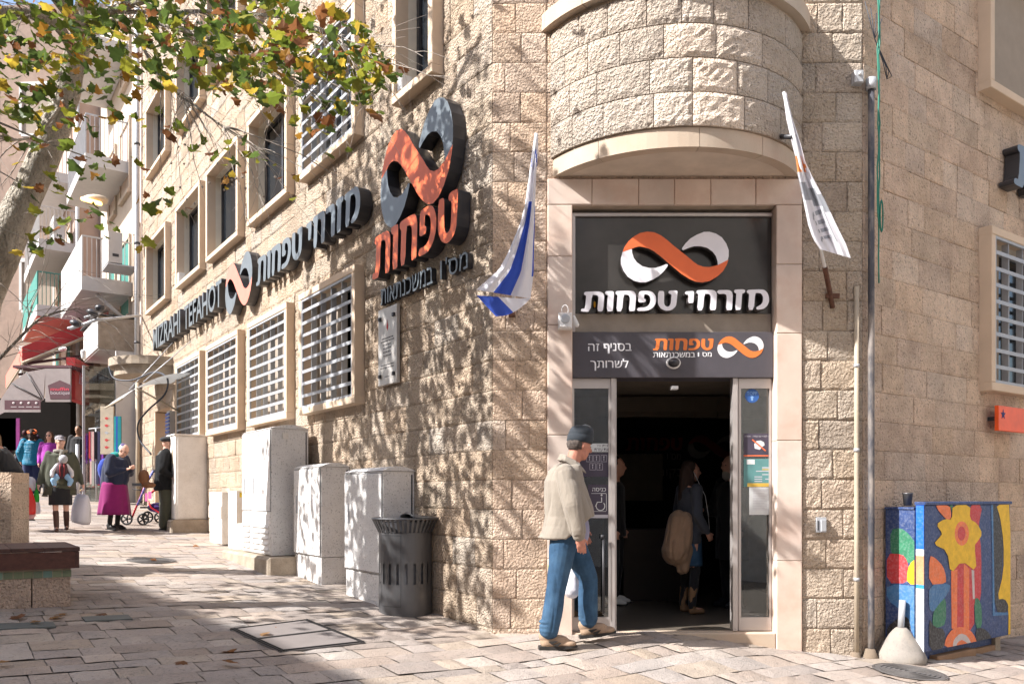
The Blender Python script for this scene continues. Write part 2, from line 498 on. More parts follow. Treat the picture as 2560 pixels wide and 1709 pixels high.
# chamfer: piers either side of the doorway
X_L0, X_L1, X_R0, X_R1 = .315, .54, 2.355, 2.587
blocks(FD, -.174, X_L0-.004, .05, 7.2, [], 'tool', .18, .4)
blocks(FD, X_R1+.004, 3.135, -.1, 7.2, [], 'rough', .2, .4)
blocks(FD, X_L0, X_R1, 4.34, 7.2, [], 'tool', .3, .5)
RW1 = (2.12, 3.95, 2.60, 4.30); RW2 = (2.10, 3.95, 5.72, 7.4)
blocks(FRt, .0, 6.5, -.2, 8.0, [rect_hole(RW1), rect_hole(RW2)], 'tool')

def block_mesh(kind, seed, nx=6, nz=5, disp=None):
    """unit block: drafted flat margin, uneven quarry face standing proud"""
    amp = {'rock': .014, 'rough': .014, 'tool': .007}[kind] if disp is None else disp
    rs = random.Random(seed)
    vs, fs = [], []
    xs = [0, .05]+[.05+.9*i/(nx-2) for i in range(1, nx-2)]+[.95, 1]
    zs = [0, .08]+[.08+.84*i/(nz-2) for i in range(1, nz-2)]+[.92, 1]
    for j, z in enumerate(zs):
        for i, x in enumerate(xs):
            e = i in (0, len(xs)-1) or j in (0, len(zs)-1)
            y = 0 if e else amp*(.35+.65*rs.random())
            jx = 0 if e else rs.uniform(-.03, .03); jz = 0 if e else rs.uniform(-.03, .03)
            vs.append((x+jx, y, z+jz))
    W = len(xs)
    for j in range(len(zs)-1):
        for i in range(W-1):
            a = j*W+i; fs.append((a, a+1, a+1+W, a+W))
    # rim going back into the wall
    rim = [i for i in range(W)]+[j*W+W-1 for j in range(1, len(zs))]+[(len(zs)-1)*W+i for i in range(W-2, -1, -1)]+[j*W for j in range(len(zs)-2, 0, -1)]
    b = len(vs)
    for i in rim: vs.append((vs[i][0], -.03, vs[i][2]))
    n = len(rim)
    for k in range(n): fs.append((rim[k], rim[(k+1) % n], b+(k+1) % n, b+k))
    return vs, fs
variants = {k: [block_mesh(k, i*7+1) for i in range(8)] for k in ('rock', 'rough', 'tool')}
BM = {'rock': ('rock_stone', 'rock_stone_far'), 'rough': ('rock_stone', 'rock_stone_far'), 'tool': ('tooled_stone', 'tooled_stone_far')}
stock.sort(key=lambda s: -s[0])
shared = {}
fars = {'rock': MB(), 'rough': MB(), 'tool': MB()}
J = .0022
NB = 0
for key, fr, r, kind in stock:
    vi = random.randrange(8)
    w, h = r[1]-r[0]-2*J, r[3]-r[2]-2*J
    t = tintc(.10, .03)
    if kind == 'rock': t = tuple(a*b for a, b in zip(t, random.choice([(1, 1, 1), (1.0, .95, .88), (1.07, 1.04, .99), (.92, .89, .85), (1, .97, .93), (.97, .91, .84)])))
    else: t = tuple(a*b for a, b in zip(t, random.choice([(1, 1, 1), (1, .97, .92), (.96, .94, .93), (1.04, 1.03, 1.01)])))
    pz = uni(-.003, .005)
    o = fr.P(r[0]+J, pz, r[2]+J)
    rotm = Matrix(((fr.e.x, fr.n.x, 0), (fr.e.y, fr.n.y, 0), (0, 0, 1)))
    if NB < 262 and key > 1e-4:
        if (kind, vi) not in shared:
            mb = MB(); mb.add(*variants[kind][vi], 0, None, False)
            shared[(kind, vi)] = mb.mesh('stone_block', M[BM[kind][0]], None, False)
        b = bpy.data.objects.new('stone_block', shared[(kind, vi)]); COL.objects.link(b)
        b.parent = bank
        mm = rotm @ Matrix.Diagonal((w, 1, h))
        b.matrix_local = Matrix.Translation(o-org(bank)) @ mm.to_4x4()
        b.color = (*t, 1)
        NB += 1
    else:
        vs, fs = variants[kind][vi]
        fars[kind].add([o+rotm @ Vector((v_[0]*w, v_[1], v_[2]*h)) for v_ in vs], fs, 0, t, False)
for kind, mb in fars.items():
    if mb.f:
        o = obj('stonework', mb, M[BM[kind][1]], bank, kind='stuff', recalc=False)

# backing walls (mortar) with real openings
def wall_with_holes(mb, fr, u0, u1, z0, z1, holes, p0, p1):
    us = sorted({u0, u1, *[h[0] for h in holes], *[h[1] for h in holes]}); us = [u for u in us if u0 <= u <= u1]
    for a, b in zip(us, us[1:]):
        cuts = sorted((h[2], h[3]) for h in holes if h[0] < (a+b)/2 < h[1])
        z = z0
        for (c0, c1) in cuts:
            if c0 > z: mb.box(fr, a, b, p0, p1, z, min(c0, z1))
            z = max(z, c1)
        if z < z1: mb.box(fr, a, b, p0, p1, z, z1)
wb = MB()
wall_with_holes(wb, FL, .01, ENDL, -.6, 13.3, holesL, -.36, -.006)
wall_with_holes(wb, FD, -.165, 3.13, -.6, 8.2, [(X_L0+.1, X_R0+.1, -1, 4.1)], -.30, -.006)
wall_with_holes(wb, FRt, .01, 6.5, -.8, 8.2, [rect_hole(RW1), rect_hole(RW2)], -.36, -.006)
obj('wall', wb, M['mortar'], bank)
# return wall at the end of the street facade
obj('end_wall', MB().box(FL, ENDL, ENDL+.3, -6, -.009, -.6, 13.3), M['tan_plaster'], bank)
obj('roof', MB().box(FW, -.5, 5.5, 8.4, 12.8, 8.2, 8.35), M['concrete'], bank)

# ------------------------------------------------------------------ windows of the bank
def window(fr, w, bars=True, top=True, blind=0, rail=8, unit=False, bar_p=.118, depth=-.13, half=False, dark=False):
    u0, u1, z0, z1 = w
    f = .085
    mb = MB()
    pr = .135
    mb.box(fr, u0, u1, -.02, pr, z0, z0+f, bev=.006)
    mb.box(fr, u0, u1, -.02, pr, z1-f, z1, bev=.006)
    mb.box(fr, u0, u0+f, -.02, pr-.002, z0+f+.002, z1-f-.002, bev=.006); mb.box(fr, u1-f, u1, -.02, pr-.002, z0+f+.002, z1-f-.002, bev=.006)
    c = fr.P((u0+u1)/2, 0, z0)
    win = obj('window', mb, M['window_stone'], bank, at=c)
    ia, ib, ja, jb = u0+f, u1-f, z0+f, z1-f
    rv = MB()   # plastered reveals
    d0 = depth
    rv.box(fr, ia-.05, ia-.001, d0, -.021, ja, jb); rv.box(fr, ib+.001, ib+.05, d0, -.021, ja, jb)
    rv.box(fr, ia-.05, ib+.05, d0, -.021, ja-.05, ja-.001); rv.box(fr, ia-.05, ib+.05, d0, -.021, jb+.001, jb+.05)
    obj('reveal', rv, M['cream_plaster'], win)
    fm = MB()
    for (a, b) in ((ia, ia+.05), (ib-.05, ib), ((ia+ib)/2-.03, (ia+ib)/2+.03)): fm.box(fr, a, b, d0-.04, d0+.02, ja, jb)
    fm.box(fr, ia, ib, d0-.038, d0+.018, ja, ja+.05); fm.box(fr, ia, ib, d0-.038, d0+.018, jb-.05, jb)
    obj('frame', fm, M['dark_metal'] if not bars else M['grey_metal'], win)
    obj('pane', MB().box(fr, ia, ib, d0-.02, d0-.014, ja, jb), M['dark_glass'], win)
    if blind:
        s = ib-(ib-ia)*.0; a = ia+(ib-ia)*(1-blind)
        if fr.r < 0: obj('blind', MB().box(fr, a, ib, d0+.022, d0+.03, ja+.02, jb-.02), M['curtain'], win); obj('blind', MB().box(fr, ia, ia+(ib-ia)*.22, d0+.022, d0+.03, ja+.02, jb-.02), M['curtain'], win)
        else: obj('blind', MB().box(fr, ia, ia+(ib-ia)*blind, d0+.022, d0+.03, ja+.02, jb-.02), M['curtain'], win)
    if bars:
        q = bar_p
        g = MB()
        g.box(fr, ia, ib, q-.02, q+.006, ja, ja+.03); g.box(fr, ia, ib, q-.02, q+.006, jb-.03, jb)
        g.box(fr, ia, ia+.03, q-.02, q+.006, ja+.03, jb-.03); g.box(fr, ib-.03, ib, q-.02, q+.006, ja+.03, jb-.03)
        obj('grille_frame', g, M['pale_bar'], win)
        for k in range(1, rail+1):
            z = ja+(jb-ja)*k/(rail+1)
            obj('bar', MB().box(fr, ia+.031, ib-.031, q-.004, q+.004, z-.02, z+.02), M['pale_bar'], win)
        for k in range(1, 5):
            u = ia+(ib-ia)*k/5
            obj('bar', MB().box(fr, u-.004, u+.004, q-.075, q-.006, ja+.031, jb-.031), M['grey_metal'], win)
    return win
for i, w in enumerate(ROW1): window(FL, w, True, blind=.6)
for i, w in enumerate(ROW2): window(FL, w, bars=(i == 0), depth=-.14, blind=.0)
for i, w in enumerate(ROW3): window(FL, w, bars=False, depth=-.14)
window(FRt, RW1, True, blind=.35)
window(FRt, RW2, False, blind=.95, depth=-.12)
# intercom and socket boxes in two window reveals
obj('reveal_box', MB().box(FL, ROW2[3][1]-.22, ROW2[3][1]-.1, .0, .12, ROW2[3][2]+.09, ROW2[3][2]+.3, bev=.01), M['plastic_white'], bank)
obj('reveal_box', MB().box(FL, ROW2[5][1]-.2, ROW2[5][1]-.1, .0, .12, ROW2[5][2]+.1, ROW2[5][2]+.26, bev=.01), M['plastic_white'], bank)

# ------------------------------------------------------------------ doorway surround
def dstone(fr, u0, u1, p0, p1, z0, z1, m='pink_stone'):
    c = fr.P((u0+u1)/2, p0, z0)
    obj('surround_stone', MB().box(fr, u0+.002, u1-.002, p0, p1, z0+.002, z1-.002, bev=.006), M[m], bank, at=c, color=tintc(.07, .03))
lx = [X_L0, .712, 1.127, 1.446, 1.771, 2.172, X_R1]
for a, b in zip(lx, lx[1:]): dstone(FD, a, b, -.2, .03, 4.10, 4.333)
zl = [.15, .95, 2.05, 3.03, 3.64, 4.10]; zr = [.0, .93, 2.0, 2.955, 3.57, 4.10]
for a, b in zip(zl, zl[1:]): dstone(FD, X_L0, X_L1, -.2, .03, a, b)
for a, b in zip(zr, zr[1:]): dstone(FD, X_R0, X_R1, -.2, .03, a, b)
dstone(FD, X_L1, X_R0, -.35, .02, .05, .285, 'dressed_stone')

# ------------------------------------------------------------------ round balcony
BC = Vector((1.467, 7.3-.66+1.29, 0)); BR = 1.29
TH = math.asin(1.125/BR)
bal = obj('balcony', MB(), M['soffit'], bank, at=(1.467, 7.3, 4.36))
def arc(mb, r0, r1, z0, z1, n=40, a0=-TH, a1=TH, m=0, t=None, sm=True):
    b = len(mb.v)
    for i in range(n+1):
        a = a0+(a1-a0)*i/n
        for (r, z) in ((r0, z0), (r1, z0), (r1, z1), (r0, z1)):
            mb.v.append(Vector((BC.x+r*math.sin(a), BC.y-r*math.cos(a), z)))
    for i in range(n):
        for k in range(4): mb.face((b+i*4+k, b+i*4+(k+1) % 4, b+(i+1)*4+(k+1) % 4, b+(i+1)*4+k), m, t, False)
    mb.face((b, b+1, b+2, b+3), m, t); q = b+n*4; mb.face((q+3, q+2, q+1, q), m, t)
mb = MB()
b0 = len(mb.v); n = 40
for z in (4.362, 5.0):
    for i in range(n+1):
        a = -TH+2*TH*i/n; mb.v.append(Vector((BC.x+(BR-.03)*math.sin(a), BC.y-(BR-.03)*math.cos(a), z)))
mb.face(list(range(n+1))[::-1]); mb.face(list(range(n+1, 2*n+2)))
for i in range(n): mb.face((i, i+1, n+2+i, n+1+i))
mb.face((0, n+1, 2*n+1, n))
obj('soffit', mb, M['soffit'], bal)
mb = MB(); arc(mb, BR-.14, BR-.012, 4.52, 5.66); obj('balcony_core', mb, M['mortar'], bal)
fb = [-TH, -.62, .05, .52, TH]
for a, b in zip(fb, fb[1:]):
    mb = MB(); arc(mb, BR-.12, BR-.02, 4.355, 4.512, 10, a+.002, b-.002); obj('fascia_stone', mb, M['dressed_stone'], bal, color=tintc(.07))
fb = [-TH-.08, -.7, -.15, .4, TH+.08]
for a, b in zip(fb, fb[1:]):
    mb = MB(); arc(mb, BR-.16, BR+.07, 5.655, 5.80, 10, a+.002, b-.002); obj('coping_stone', mb, M['dressed_stone'], bal, color=tintc(.05))
zc = 4.517
for row in range(4):
    a = -TH
    first = True
    while a < TH-.03:
        w = (uni(.2, .36) if not first else uni(.12, .3)); first = False
        if TH-(a+w) < .12: w = TH-a
        mb = MB(); n, k = 9, 7
        lo = .004; b0 = len(mb.v)
        for j in range(k+1):
            for i in range(n+1):
                aa = a+.003+(w-.006)*i/n; z = zc+.004+(.278-.008)*j/k
                e = i in (0, n) or j in (0, k)
                r = BR+(0 if e else uni(.006, .018))
                mb.v.append(Vector((BC.x+r*math.sin(aa), BC.y-r*math.cos(aa), z)))
        for j in range(k):
            for i in range(n): q = b0+j*(n+1)+i; mb.face((q, q+1, q+n+2, q+n+1))
        arc(mb, BR-.03, BR, zc+.004, zc+.274, 3, a+.003, a+w-.003)
        white = 1.0+.55*math.exp(-((a+w/2-.1)/.28)**2)*(1 if row < 3 else .4)  # sunlight put into the colour: blocks near the middle are brightened
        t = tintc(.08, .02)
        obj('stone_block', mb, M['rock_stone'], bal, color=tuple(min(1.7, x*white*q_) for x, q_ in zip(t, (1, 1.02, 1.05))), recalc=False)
        NB += 1
        a += w
    zc += .2785
# ================================================================== lettering
GLYPH = {
 'tav': (115, 440, [(15,0),(0,30),(15,60),(40,68),(98,68),(130,350),(95,362),(75,385),(78,410),(100,430),(140,437),(400,440),(470,430),(530,395),(552,340),(540,200),(525,60),(515,20),(490,0),(385,5),(410,250),(412,310),(395,345),(350,362),(262,362),(225,0)]),
 'vav': (680, 440, [(40,2),(70,355),(50,362),(25,370),(3,400),(12,430),(45,442),(180,442),(208,425),(213,390),(190,60),(183,15),(165,2)]),
 'het': (930, 440, [(15,0),(48,330),(40,355),(10,375),(0,400),(10,430),(50,445),(360,448),(430,430),(470,385),(482,330),(462,60),(450,15),(420,2),(310,5),(340,240),(335,310),(305,350),(265,362),(188,362),(155,0)]),
 'pe': (1437, 440, [(30,2),(5,20),(0,40),(20,70),(60,78),(180,78),(250,110),(300,170),(318,250),(300,320),(255,355),(200,368),(165,362),(160,262),(185,265),(207,235),(195,205),(170,190),(60,188),(30,205),(27,240),(35,370),(50,420),(100,440),(270,440),(360,415),(430,340),(452,250),(435,160),(380,80),(290,25),(180,2)]),
 'tet': (1920, 440, [(15,432),(0,190),(20,120),(80,45),(170,8),(240,0),(330,20),(400,65),(440,130),(467,400),(460,430),(440,440),(290,442),(255,420),(253,390),(280,365),(325,362),(312,190),(290,115),(235,88),(180,105),(148,170),(155,400),(140,425),(110,435)]),
 'yod': (2556, 440, [(78,163),(90,350),(30,348),(0,385),(25,415),(60,420),(190,427),(215,410),(218,380),(205,190),(190,168),(165,163)]),
 'het2': (2829, 440, None),
 'resh': (3317, 440, [(205,0),(228,270),(215,330),(180,355),(120,358),(40,355),(5,385),(0,405),(20,432),(60,440),(270,440),(335,410),(362,360),(368,290),(350,30),(335,5),(315,2)]),
 'zayin': (3714, 440, [(22,0),(55,350),(45,365),(25,370),(2,395),(5,430),(35,448),(230,450),(262,425),(260,395),(235,370),(200,365),(190,350),(168,60),(155,15),(125,2)]),
 'mem': (4011, 440, [(28,0),(58,330),(45,355),(20,365),(0,390),(10,425),(50,440),(350,447),(440,420),(500,350),(528,250),(520,160),(480,80),(400,20),(300,3),(245,5),(222,30),(235,62),(280,85),(340,115),(380,180),(385,270),(360,330),(320,362),(255,368),(200,365),(168,0)]),
}
GLYPH['het2'] = (2829, 440, GLYPH['het'][2])
def chaikin(p, q=.22):
    out = []
    for i in range(len(p)):
        a, b = p[i], p[(i+1) % len(p)]
        out += [(a[0]+(b[0]-a[0])*q, a[1]+(b[1]-a[1])*q), (a[0]+(b[0]-a[0])*(1-q), a[1]+(b[1]-a[1])*(1-q))]
    return out
WORD2 = ['tav', 'vav', 'het', 'pe', 'tet']                  # drawn from left to right
ALL10 = WORD2+['yod', 'het2', 'resh', 'zayin', 'mem']
def word_outlines(keys):
    x0 = GLYPH[keys[0]][0]
    last = GLYPH[keys[-1]]; W = last[0]-x0+max(p[0] for p in last[2]); out = []
    for k in keys:
        ox, _, pts = GLYPH[k]
        out.append([((x+ox-x0)/W, y/445) for x, y in chaikin(pts)])
    return out, W/445
LOGO_O = [(195,510),(230,420),(300,320),(400,230),(520,165),(650,142),(780,155),(900,210),(1010,290),(1120,385),(1260,495),(1400,605),(1500,690),(1580,745),(1680,778),(1790,785),(1880,765),(1945,748),(2140,650),(2110,740),(2040,860),(1930,960),(1800,1035),(1660,1065),(1540,1050),(1420,1000),(1270,905),(1120,780),(1010,690),(890,590),(780,505),(680,450),(580,420),(500,410),(430,425),(365,452)]
LOGO_C = [(365,452),(370,520),(400,620),(460,700),(560,770),(680,800),(800,800),(900,770),(1000,730),(1025,740),(1020,770),(960,850),(870,940),(750,1010),(620,1060),(520,1062),(400,1030),(290,960),(210,850),(165,730),(165,620),(195,510)]
def nl(p): return [((x-162)/1984., (1065-y)/923.) for x, y in p]
LOGO = [nl(LOGO_O), nl(LOGO_C), nl([(2310-x, 1206-y) for x, y in LOGO_C])]
def place(fr, pts, uL, uR, z0, z1):
    return [(uL+(uR-uL)*x, z0+(z1-z0)*y) for x, y in pts]
def sign_logo(parent, fr, uL, uR, z0, z1, p0, p1, mo, mc, ms):
    r = []
    for i, pl in enumerate(LOGO):
        r.append(obj('logo_band' if i == 0 else 'logo_crescent', MB().prism(fr, place(fr, pl, uL, uR, z0, z1), p0, p1+(0 if i == 0 else -.001), 0, 1), [mo if i == 0 else mc, ms], parent))
    return r
def sign_word(parent, fr, keys, uL, uR, z0, z1, p0, p1, mf, ms, shear=0, name='letter'):
    for pl in word_outlines(keys)[0]:
        q = [(x+shear*y, y) for x, y in pl]
        obj(name, MB().prism(fr, place(fr, q, uL, uR, z0, z1), p0, p1, 0, 1), [mf, ms], parent)
def text(parent, fr, body, uL, uR, z0, z1, p, d, m, name='lettering', bold=0., ms=None, label=None, shear=0, space=1):
    """lettering in the built-in typeface fitted into a rectangle on a wall (Hebrew is given in left-to-right drawing order)"""
    c = bpy.data.curves.new(name, 'FONT'); c.body = body; c.extrude = .5; c.offset = min(bold, .012) if ms else 0; c.resolution_u = 3; c.shear = shear; c.space_character = space
    o = bpy.data.objects.new(name, c); COL.objects.link(o)
    dg = bpy.context.evaluated_depsgraph_get()
    me = bpy.data.meshes.new_from_object(o.evaluated_get(dg))
    bpy.data.objects.remove(o)
    xs = [v.co.x for v in me.vertices]; ys = [v.co.y for v in me.vertices]
    x0, x1, y0, y1 = min(xs), max(xs), min(ys), max(ys)
    P = org(parent)
    for v in me.vertices:
        a = (v.co.x-x0)/(x1-x0); b = (v.co.y-y0)/(y1-y0)
        v.co = fr.P(uL+(uR-uL)*a, p+(d if v.co.z > 0 else 0), z0+(z1-z0)*b)-P
    if bold and not ms:
        bm = bmesh.new(); bm.from_mesh(me); g_ = bmesh.ops.duplicate(bm, geom=bm.verts[:]+bm.edges[:]+bm.faces[:])
        sh_ = fr.e*fr.r*(abs(uR-uL)*bold*.6)+fr.n*.0006
        for v in g_['geom']:
            if isinstance(v, bmesh.types.BMVert): v.co += sh_
        bm.to_mesh(me); bm.free()
    me.materials.clear(); me.materials.append(m)
    if ms:
        me.materials.append(ms)
        for f in me.polygons:
            if abs(f.normal.z) < .3 if False else False: pass
        me.update()
        for f in me.polygons:
            f.material_index = 0 if abs(f.normal.normalized().dot(fr.n)) > .7 else 1
    bm = bmesh.new(); bm.from_mesh(me); bmesh.ops.recalc_face_normals(bm, faces=bm.faces); bm.to_mesh(me); bm.free()
    o = bpy.data.objects.new(name, me); COL.objects.link(o); o.parent = parent
    ORG[o.name] = P
    if label: o['label'] = label
    return o

# ---- big emblem and word on the street facade
s = thing('emblem_sign', 'huge black-sided looping emblem with orange and charcoal faces above orange Hebrew letters', 'sign', FL.P(1.2, 0, 3.6))
sign_logo(s, FL, 1.93, .42, 4.32, 5.30, .02, .16, M['sign_orange'], M['sign_dark'], M['black_side'])
sign_word(s, FL, WORD2, 2.13, .33, 3.87, 4.33, .02, .16, M['sign_orange'], M['black_side'])
bpy.data.objects
s2 = thing('wall_lettering', 'small black Hebrew lettering under the orange word on the street wall', 'sign', FL.P(1.2, 0, 3.6))
text(s2, FL, "תואתנכשמב", 2.10, .95, 3.60, 3.775, .02, .055, M['sign_dark'], 'lettering', .0, M['black_side'])
text(s2, FL, "1'סמ", .80, .30, 3.60, 3.79, .02, .055, M['sign_dark'], 'lettering', .0, M['black_side'])
# ---- long line sign
s = thing('line_sign', 'long row of raised dark letters with a pink and grey emblem on the facade', 'sign', FL.P(7.6, 0, 4.6))
text(s, FL, "MIZRAHI", 13.10, 10.65, 4.70, 5.16, .02, .17, M['sign_dark'], 'lettering', .012, M['black_side'])
text(s, FL, "TEFAHOT", 10.35, 7.83, 4.68, 5.14, .02, .17, M['sign_dark'], 'lettering', .012, M['black_side'])
sign_logo(s, FL, 7.68, 6.27, 4.46, 5.27, .02, .17, M['sign_pink'], M['sign_dark'], M['black_side'])
sign_word(s, FL, ALL10, 6.08, 2.42, 4.63, 5.03, .02, .17, M['sign_dark'], M['black_side'])
# ---- single letter at the right edge
s = thing('corner_letter', 'large raised black letter on the shaded side wall cut by the frame', 'sign', FRt.P(2.7, 0, 4.8))
for i, k in enumerate(('tav', 'vav', 'het')):
    u = 2.52+i*.72
    obj('letter', MB().prism(FRt, place(FRt, [(x/445., y/445.) for x, y in chaikin(GLYPH[k][2])], u, u+.50, 4.80, 5.26), .02, .17, 0, 1), [M['sign_dark'], M['black_side']], s)
# ---- orange star sign
s = thing('star_sign', 'small bright orange sign with a dark star at the right edge of the side wall', 'sign', FRt.P(2.5, .1, 2.2))
obj('panel', MB().box(FRt, 2.25, 2.9, .10, .14, 2.19, 2.45, bev=.004), paint('orange_panel', (.80, .10, .02), rough=.4), s)
st = []
for i in range(10):
    a = math.pi/2+i*math.pi/5; r = .055 if i % 2 == 0 else .023
    st.append((2.345+r*math.cos(a), 2.36+r*math.sin(a)))
obj('star', MB().prism(FRt, st, .14, .143), paint('navy_ink', (.02, .03, .12)), s)
obj('bracket', MB().box(FRt, 2.3, 2.34, 0, .1, 2.3, 2.34), M['dark_metal'], s)
obj('bracket', MB().box(FRt, 2.7, 2.74, 0, .1, 2.3, 2.34), M['dark_metal'], s)
# ---- marble plaque
s = thing('plaque', 'white marble plaque with thin lines of text on four dark pins beside the barred window', 'plaque', FL.P(1.95, .03, 2.73))
obj('slab', MB().box(FL, 1.74, 2.19, .025, .06, 2.72, 3.56, bev=.004), M['marble'], s)
for u in (1.80, 2.13):
    for z in (2.82, 3.45): obj('pin', MB().box(FL, u-.02, u+.02, .0, .085, z-.02, z+.02, bev=.004), M['dark_metal'], s)
lm = MB()
for k, (z, wd) in enumerate(((3.22, .14), (3.19, .16), (3.15, .08), (3.11, .09), (3.07, .08), (3.03, .09), (2.93, .15), (2.90, .15), (2.80, .05))):
    x = 1.965-wd
    while x < 1.965+wd:
        w = uni(.012, .035); lm.box(FL, x, x+w, .06, .0615, z, z+.012); x += w+.01
obj('text_lines', lm, M['ink'], s, kind='stuff')
obj('flame_mark', MB().prism(FL, [(1.965, 3.30), (1.985, 3.34), (1.965, 3.43), (1.945, 3.34)], .06, .0615), paint('dark_red', (.35, .02, .02)), s)

# ================================================================== entrance
ent = thing('entrance_sign', 'dark glass panel over the doorway carrying an orange and white emblem and white Hebrew letters', 'sign', FD.P(1.45, 0, 2.99))
ZP0 = 2.985
obj('panel', MB().box(FD, X_L1+.004, X_R0-.004, -.30, -.10, 3.16, 4.03), M['dark_panel'], ent)
obj('beige_strip', MB().box(FD, X_L1+.004, X_R0-.004, -.30, -.102, ZP0, 3.157), M['beige_panel'], ent)
obj('top_rail', MB().box(FD, X_L1+.004, X_R0-.004, -.28, -.07, 4.033, 4.06), M['alu'], ent)
obj('side_rail', MB().box(FD, X_L1+.004, X_L1+.03, -.099, -.05, ZP0, 4.03), M['alu'], ent)
def dpx(x, y, p=0.): return FD.px(x, y, p)
lgp = .0
uL, zt = dpx(1552, 579, lgp); uR, zb = dpx(1822, 706, lgp)
sign_logo(ent, FD, uL, uR, zb, zt, -.06, lgp, M['sign_orange'], M['sign_white'], M['sign_edge'])
uL, z0 = dpx(1452, 779, lgp); uR, z1 = dpx(1923, 728, lgp)
for k, pl in zip(ALL10, word_outlines(ALL10)[0]):
    q = [(x, y+.10*x) for x, y in pl]
    obj('letter', MB().prism(FD, place(FD, q, uL, uR, z0, z1), -.075, lgp, 0, 1), [M['sign_white'], M['sign_edge']], ent)
obj('stud', MB().ellip(FD.P(uL+.13, -.06, z0+.08), (.012, .02, .03), n=8), paint('amber', (.75, .35, .02)), ent)

ban = thing('door_banner', 'charcoal banner above the sliding doors with white and orange Hebrew print', 'banner', FD.P(1.45, 0, 2.57))
obj('board', MB().box(FD, X_L1+.004, X_R0-.004, -.30, -.045, 2.572, 2.982, bev=.004), M['banner'], ban)
bp = -.044
def B(x, y): return dpx(1440+x/4.698, 820+y/4.698, bp)
def btext(s_, x0, y0, x1, y1, m, bold=.01):
    a, z1_ = B(x0, y0); b_, z0_ = B(x1, y1); text(ban, FD, s_, a, b_, z0_, z1_, bp, .001, M[m], 'lettering', bold)
btext("הז", 142, 182, 272, 268, 'banner_white', .015)
btext("ינסב", 405, 178, 650, 268, 'banner_white', .015)
obj('lettering', MB().prism(FD, [B(x, y) for x, y in ((322, 180), (368, 178), (386, 186), (395, 206), (395, 298), (373, 298), (373, 212), (366, 199), (346, 199), (346, 219), (360, 222), (358, 238), (326, 236), (324, 198))], bp, bp+.001), M['banner_white'], ban)
btext("ךתורשל", 168, 358, 612, 498, 'banner_white', .015)
btext("תואתנכשמב", 904, 283, 1395, 342, 'banner_white', .015)
btext("1", 1431, 285, 1446, 333, 'banner_white', .01)
btext("סמ", 1483, 283, 1592, 335, 'banner_white', .015)
a, z0 = B(903, 260); b_, z1 = B(1616, 120)
sign_word(ban, FD, WORD2, a, b_, z0, z1, bp, bp+.001, M['banner_orange'], M['banner_orange'])
a, z0 = B(1660, 350); b_, z1 = B(2203, 96)
sign_logo(ban, FD, a, b_, z0, z1, bp, bp+.0015, M['banner_orange'], M['banner_white'], M['banner'])
dome = thing('security_camera', 'small black glass camera dome with white collar on the charcoal banner', 'camera', FD.P(*[dpx(1686, 900)[0], 0, dpx(1686, 900)[1]]))
c = FD.P(dpx(1686, 905)[0], -.045, dpx(1686, 905)[1])
dm = MB(); prof = [(.058, 0), (.056, .012), (.045, .02)]
def ylathe(mb, c, prof, n=20, m=0, sz=1):
    b = len(mb.v)
    for r, d in prof:
        for k in range(n):
            w = 2*math.pi*k/n; mb.v.append(c+Vector((r*math.cos(w), -d, r*math.sin(w)*sz)))
    for i in range(len(prof)-1):
        for k in range(n): mb.face((b+i*n+k, b+i*n+(k+1) % n, b+(i+1)*n+(k+1) % n, b+(i+1)*n+k), m, None, True)
    mb.face([b+(len(prof)-1)*n+k for k in range(n)], m)
ylathe(dm, c, [(.066, 0), (.064, .012), (.05, .022)], sz=.82)
obj('collar', dm, M['plastic_white'], dome)
dm = MB(); ylathe(dm, c, [(.052, .018), (.05, .04), (.04, .06), (.02, .074), (.005, .078)], sz=.82)
obj('lens_dome', dm, M['black_side'], dome)

# doors
X0, X1, XP0, XP1, XQ0, XQ1 = X_L1+.004, X_R0-.004, .895, .948, 1.995, 2.055
ZB, ZT = .29, 2.57
dr = thing('sliding_door', 'aluminium framed sliding glass doors standing open below the charcoal banner', 'door', FD.P(1.45, -.1, .29))
def leaf(a, b, nm):
    f = MB(); f.box(FD, a, b, -.14, -.09, ZB, ZB+.12); f.box(FD, a, b, -.14, -.09, ZT-.09, ZT)
    f.box(FD, a, a+.02, -.139, -.091, ZB+.12, ZT-.09); f.box(FD, b-.02, b, -.139, -.091, ZB+.12, ZT-.09)
    p_ = obj(nm, f, M['alu'], dr)
    obj('pane', MB().box(FD, a+.021, b-.021, -.118, -.112, ZB+.121, ZT-.091), M['glass'], p_)
leaf(X0, XP0, 'side_leaf'); leaf(XQ1, X1, 'side_leaf')
for a, b in ((XP0, XP1), (XQ0, XQ1)):
    q = obj('post', MB().box(FD, a+.001, b-.018, -.17, -.07, ZB, ZT).box(FD, b-.016, b, -.2, -.10, ZB, ZT), M['alu'], dr)
obj('handle', MB().tube([FD.P(.80, -.05, 1.14), FD.P(.83, -.05, 1.14)], .02).tube([FD.P(.823, -.05, 1.12), FD.P(.825, -.05, .45)], .011), M['dark_metal'], dr)
obj('sensor', MB().box(FD, 1.44, 1.50, -.14, -.06, 2.47, 2.50, bev=.004), M['plastic_white'], dr)
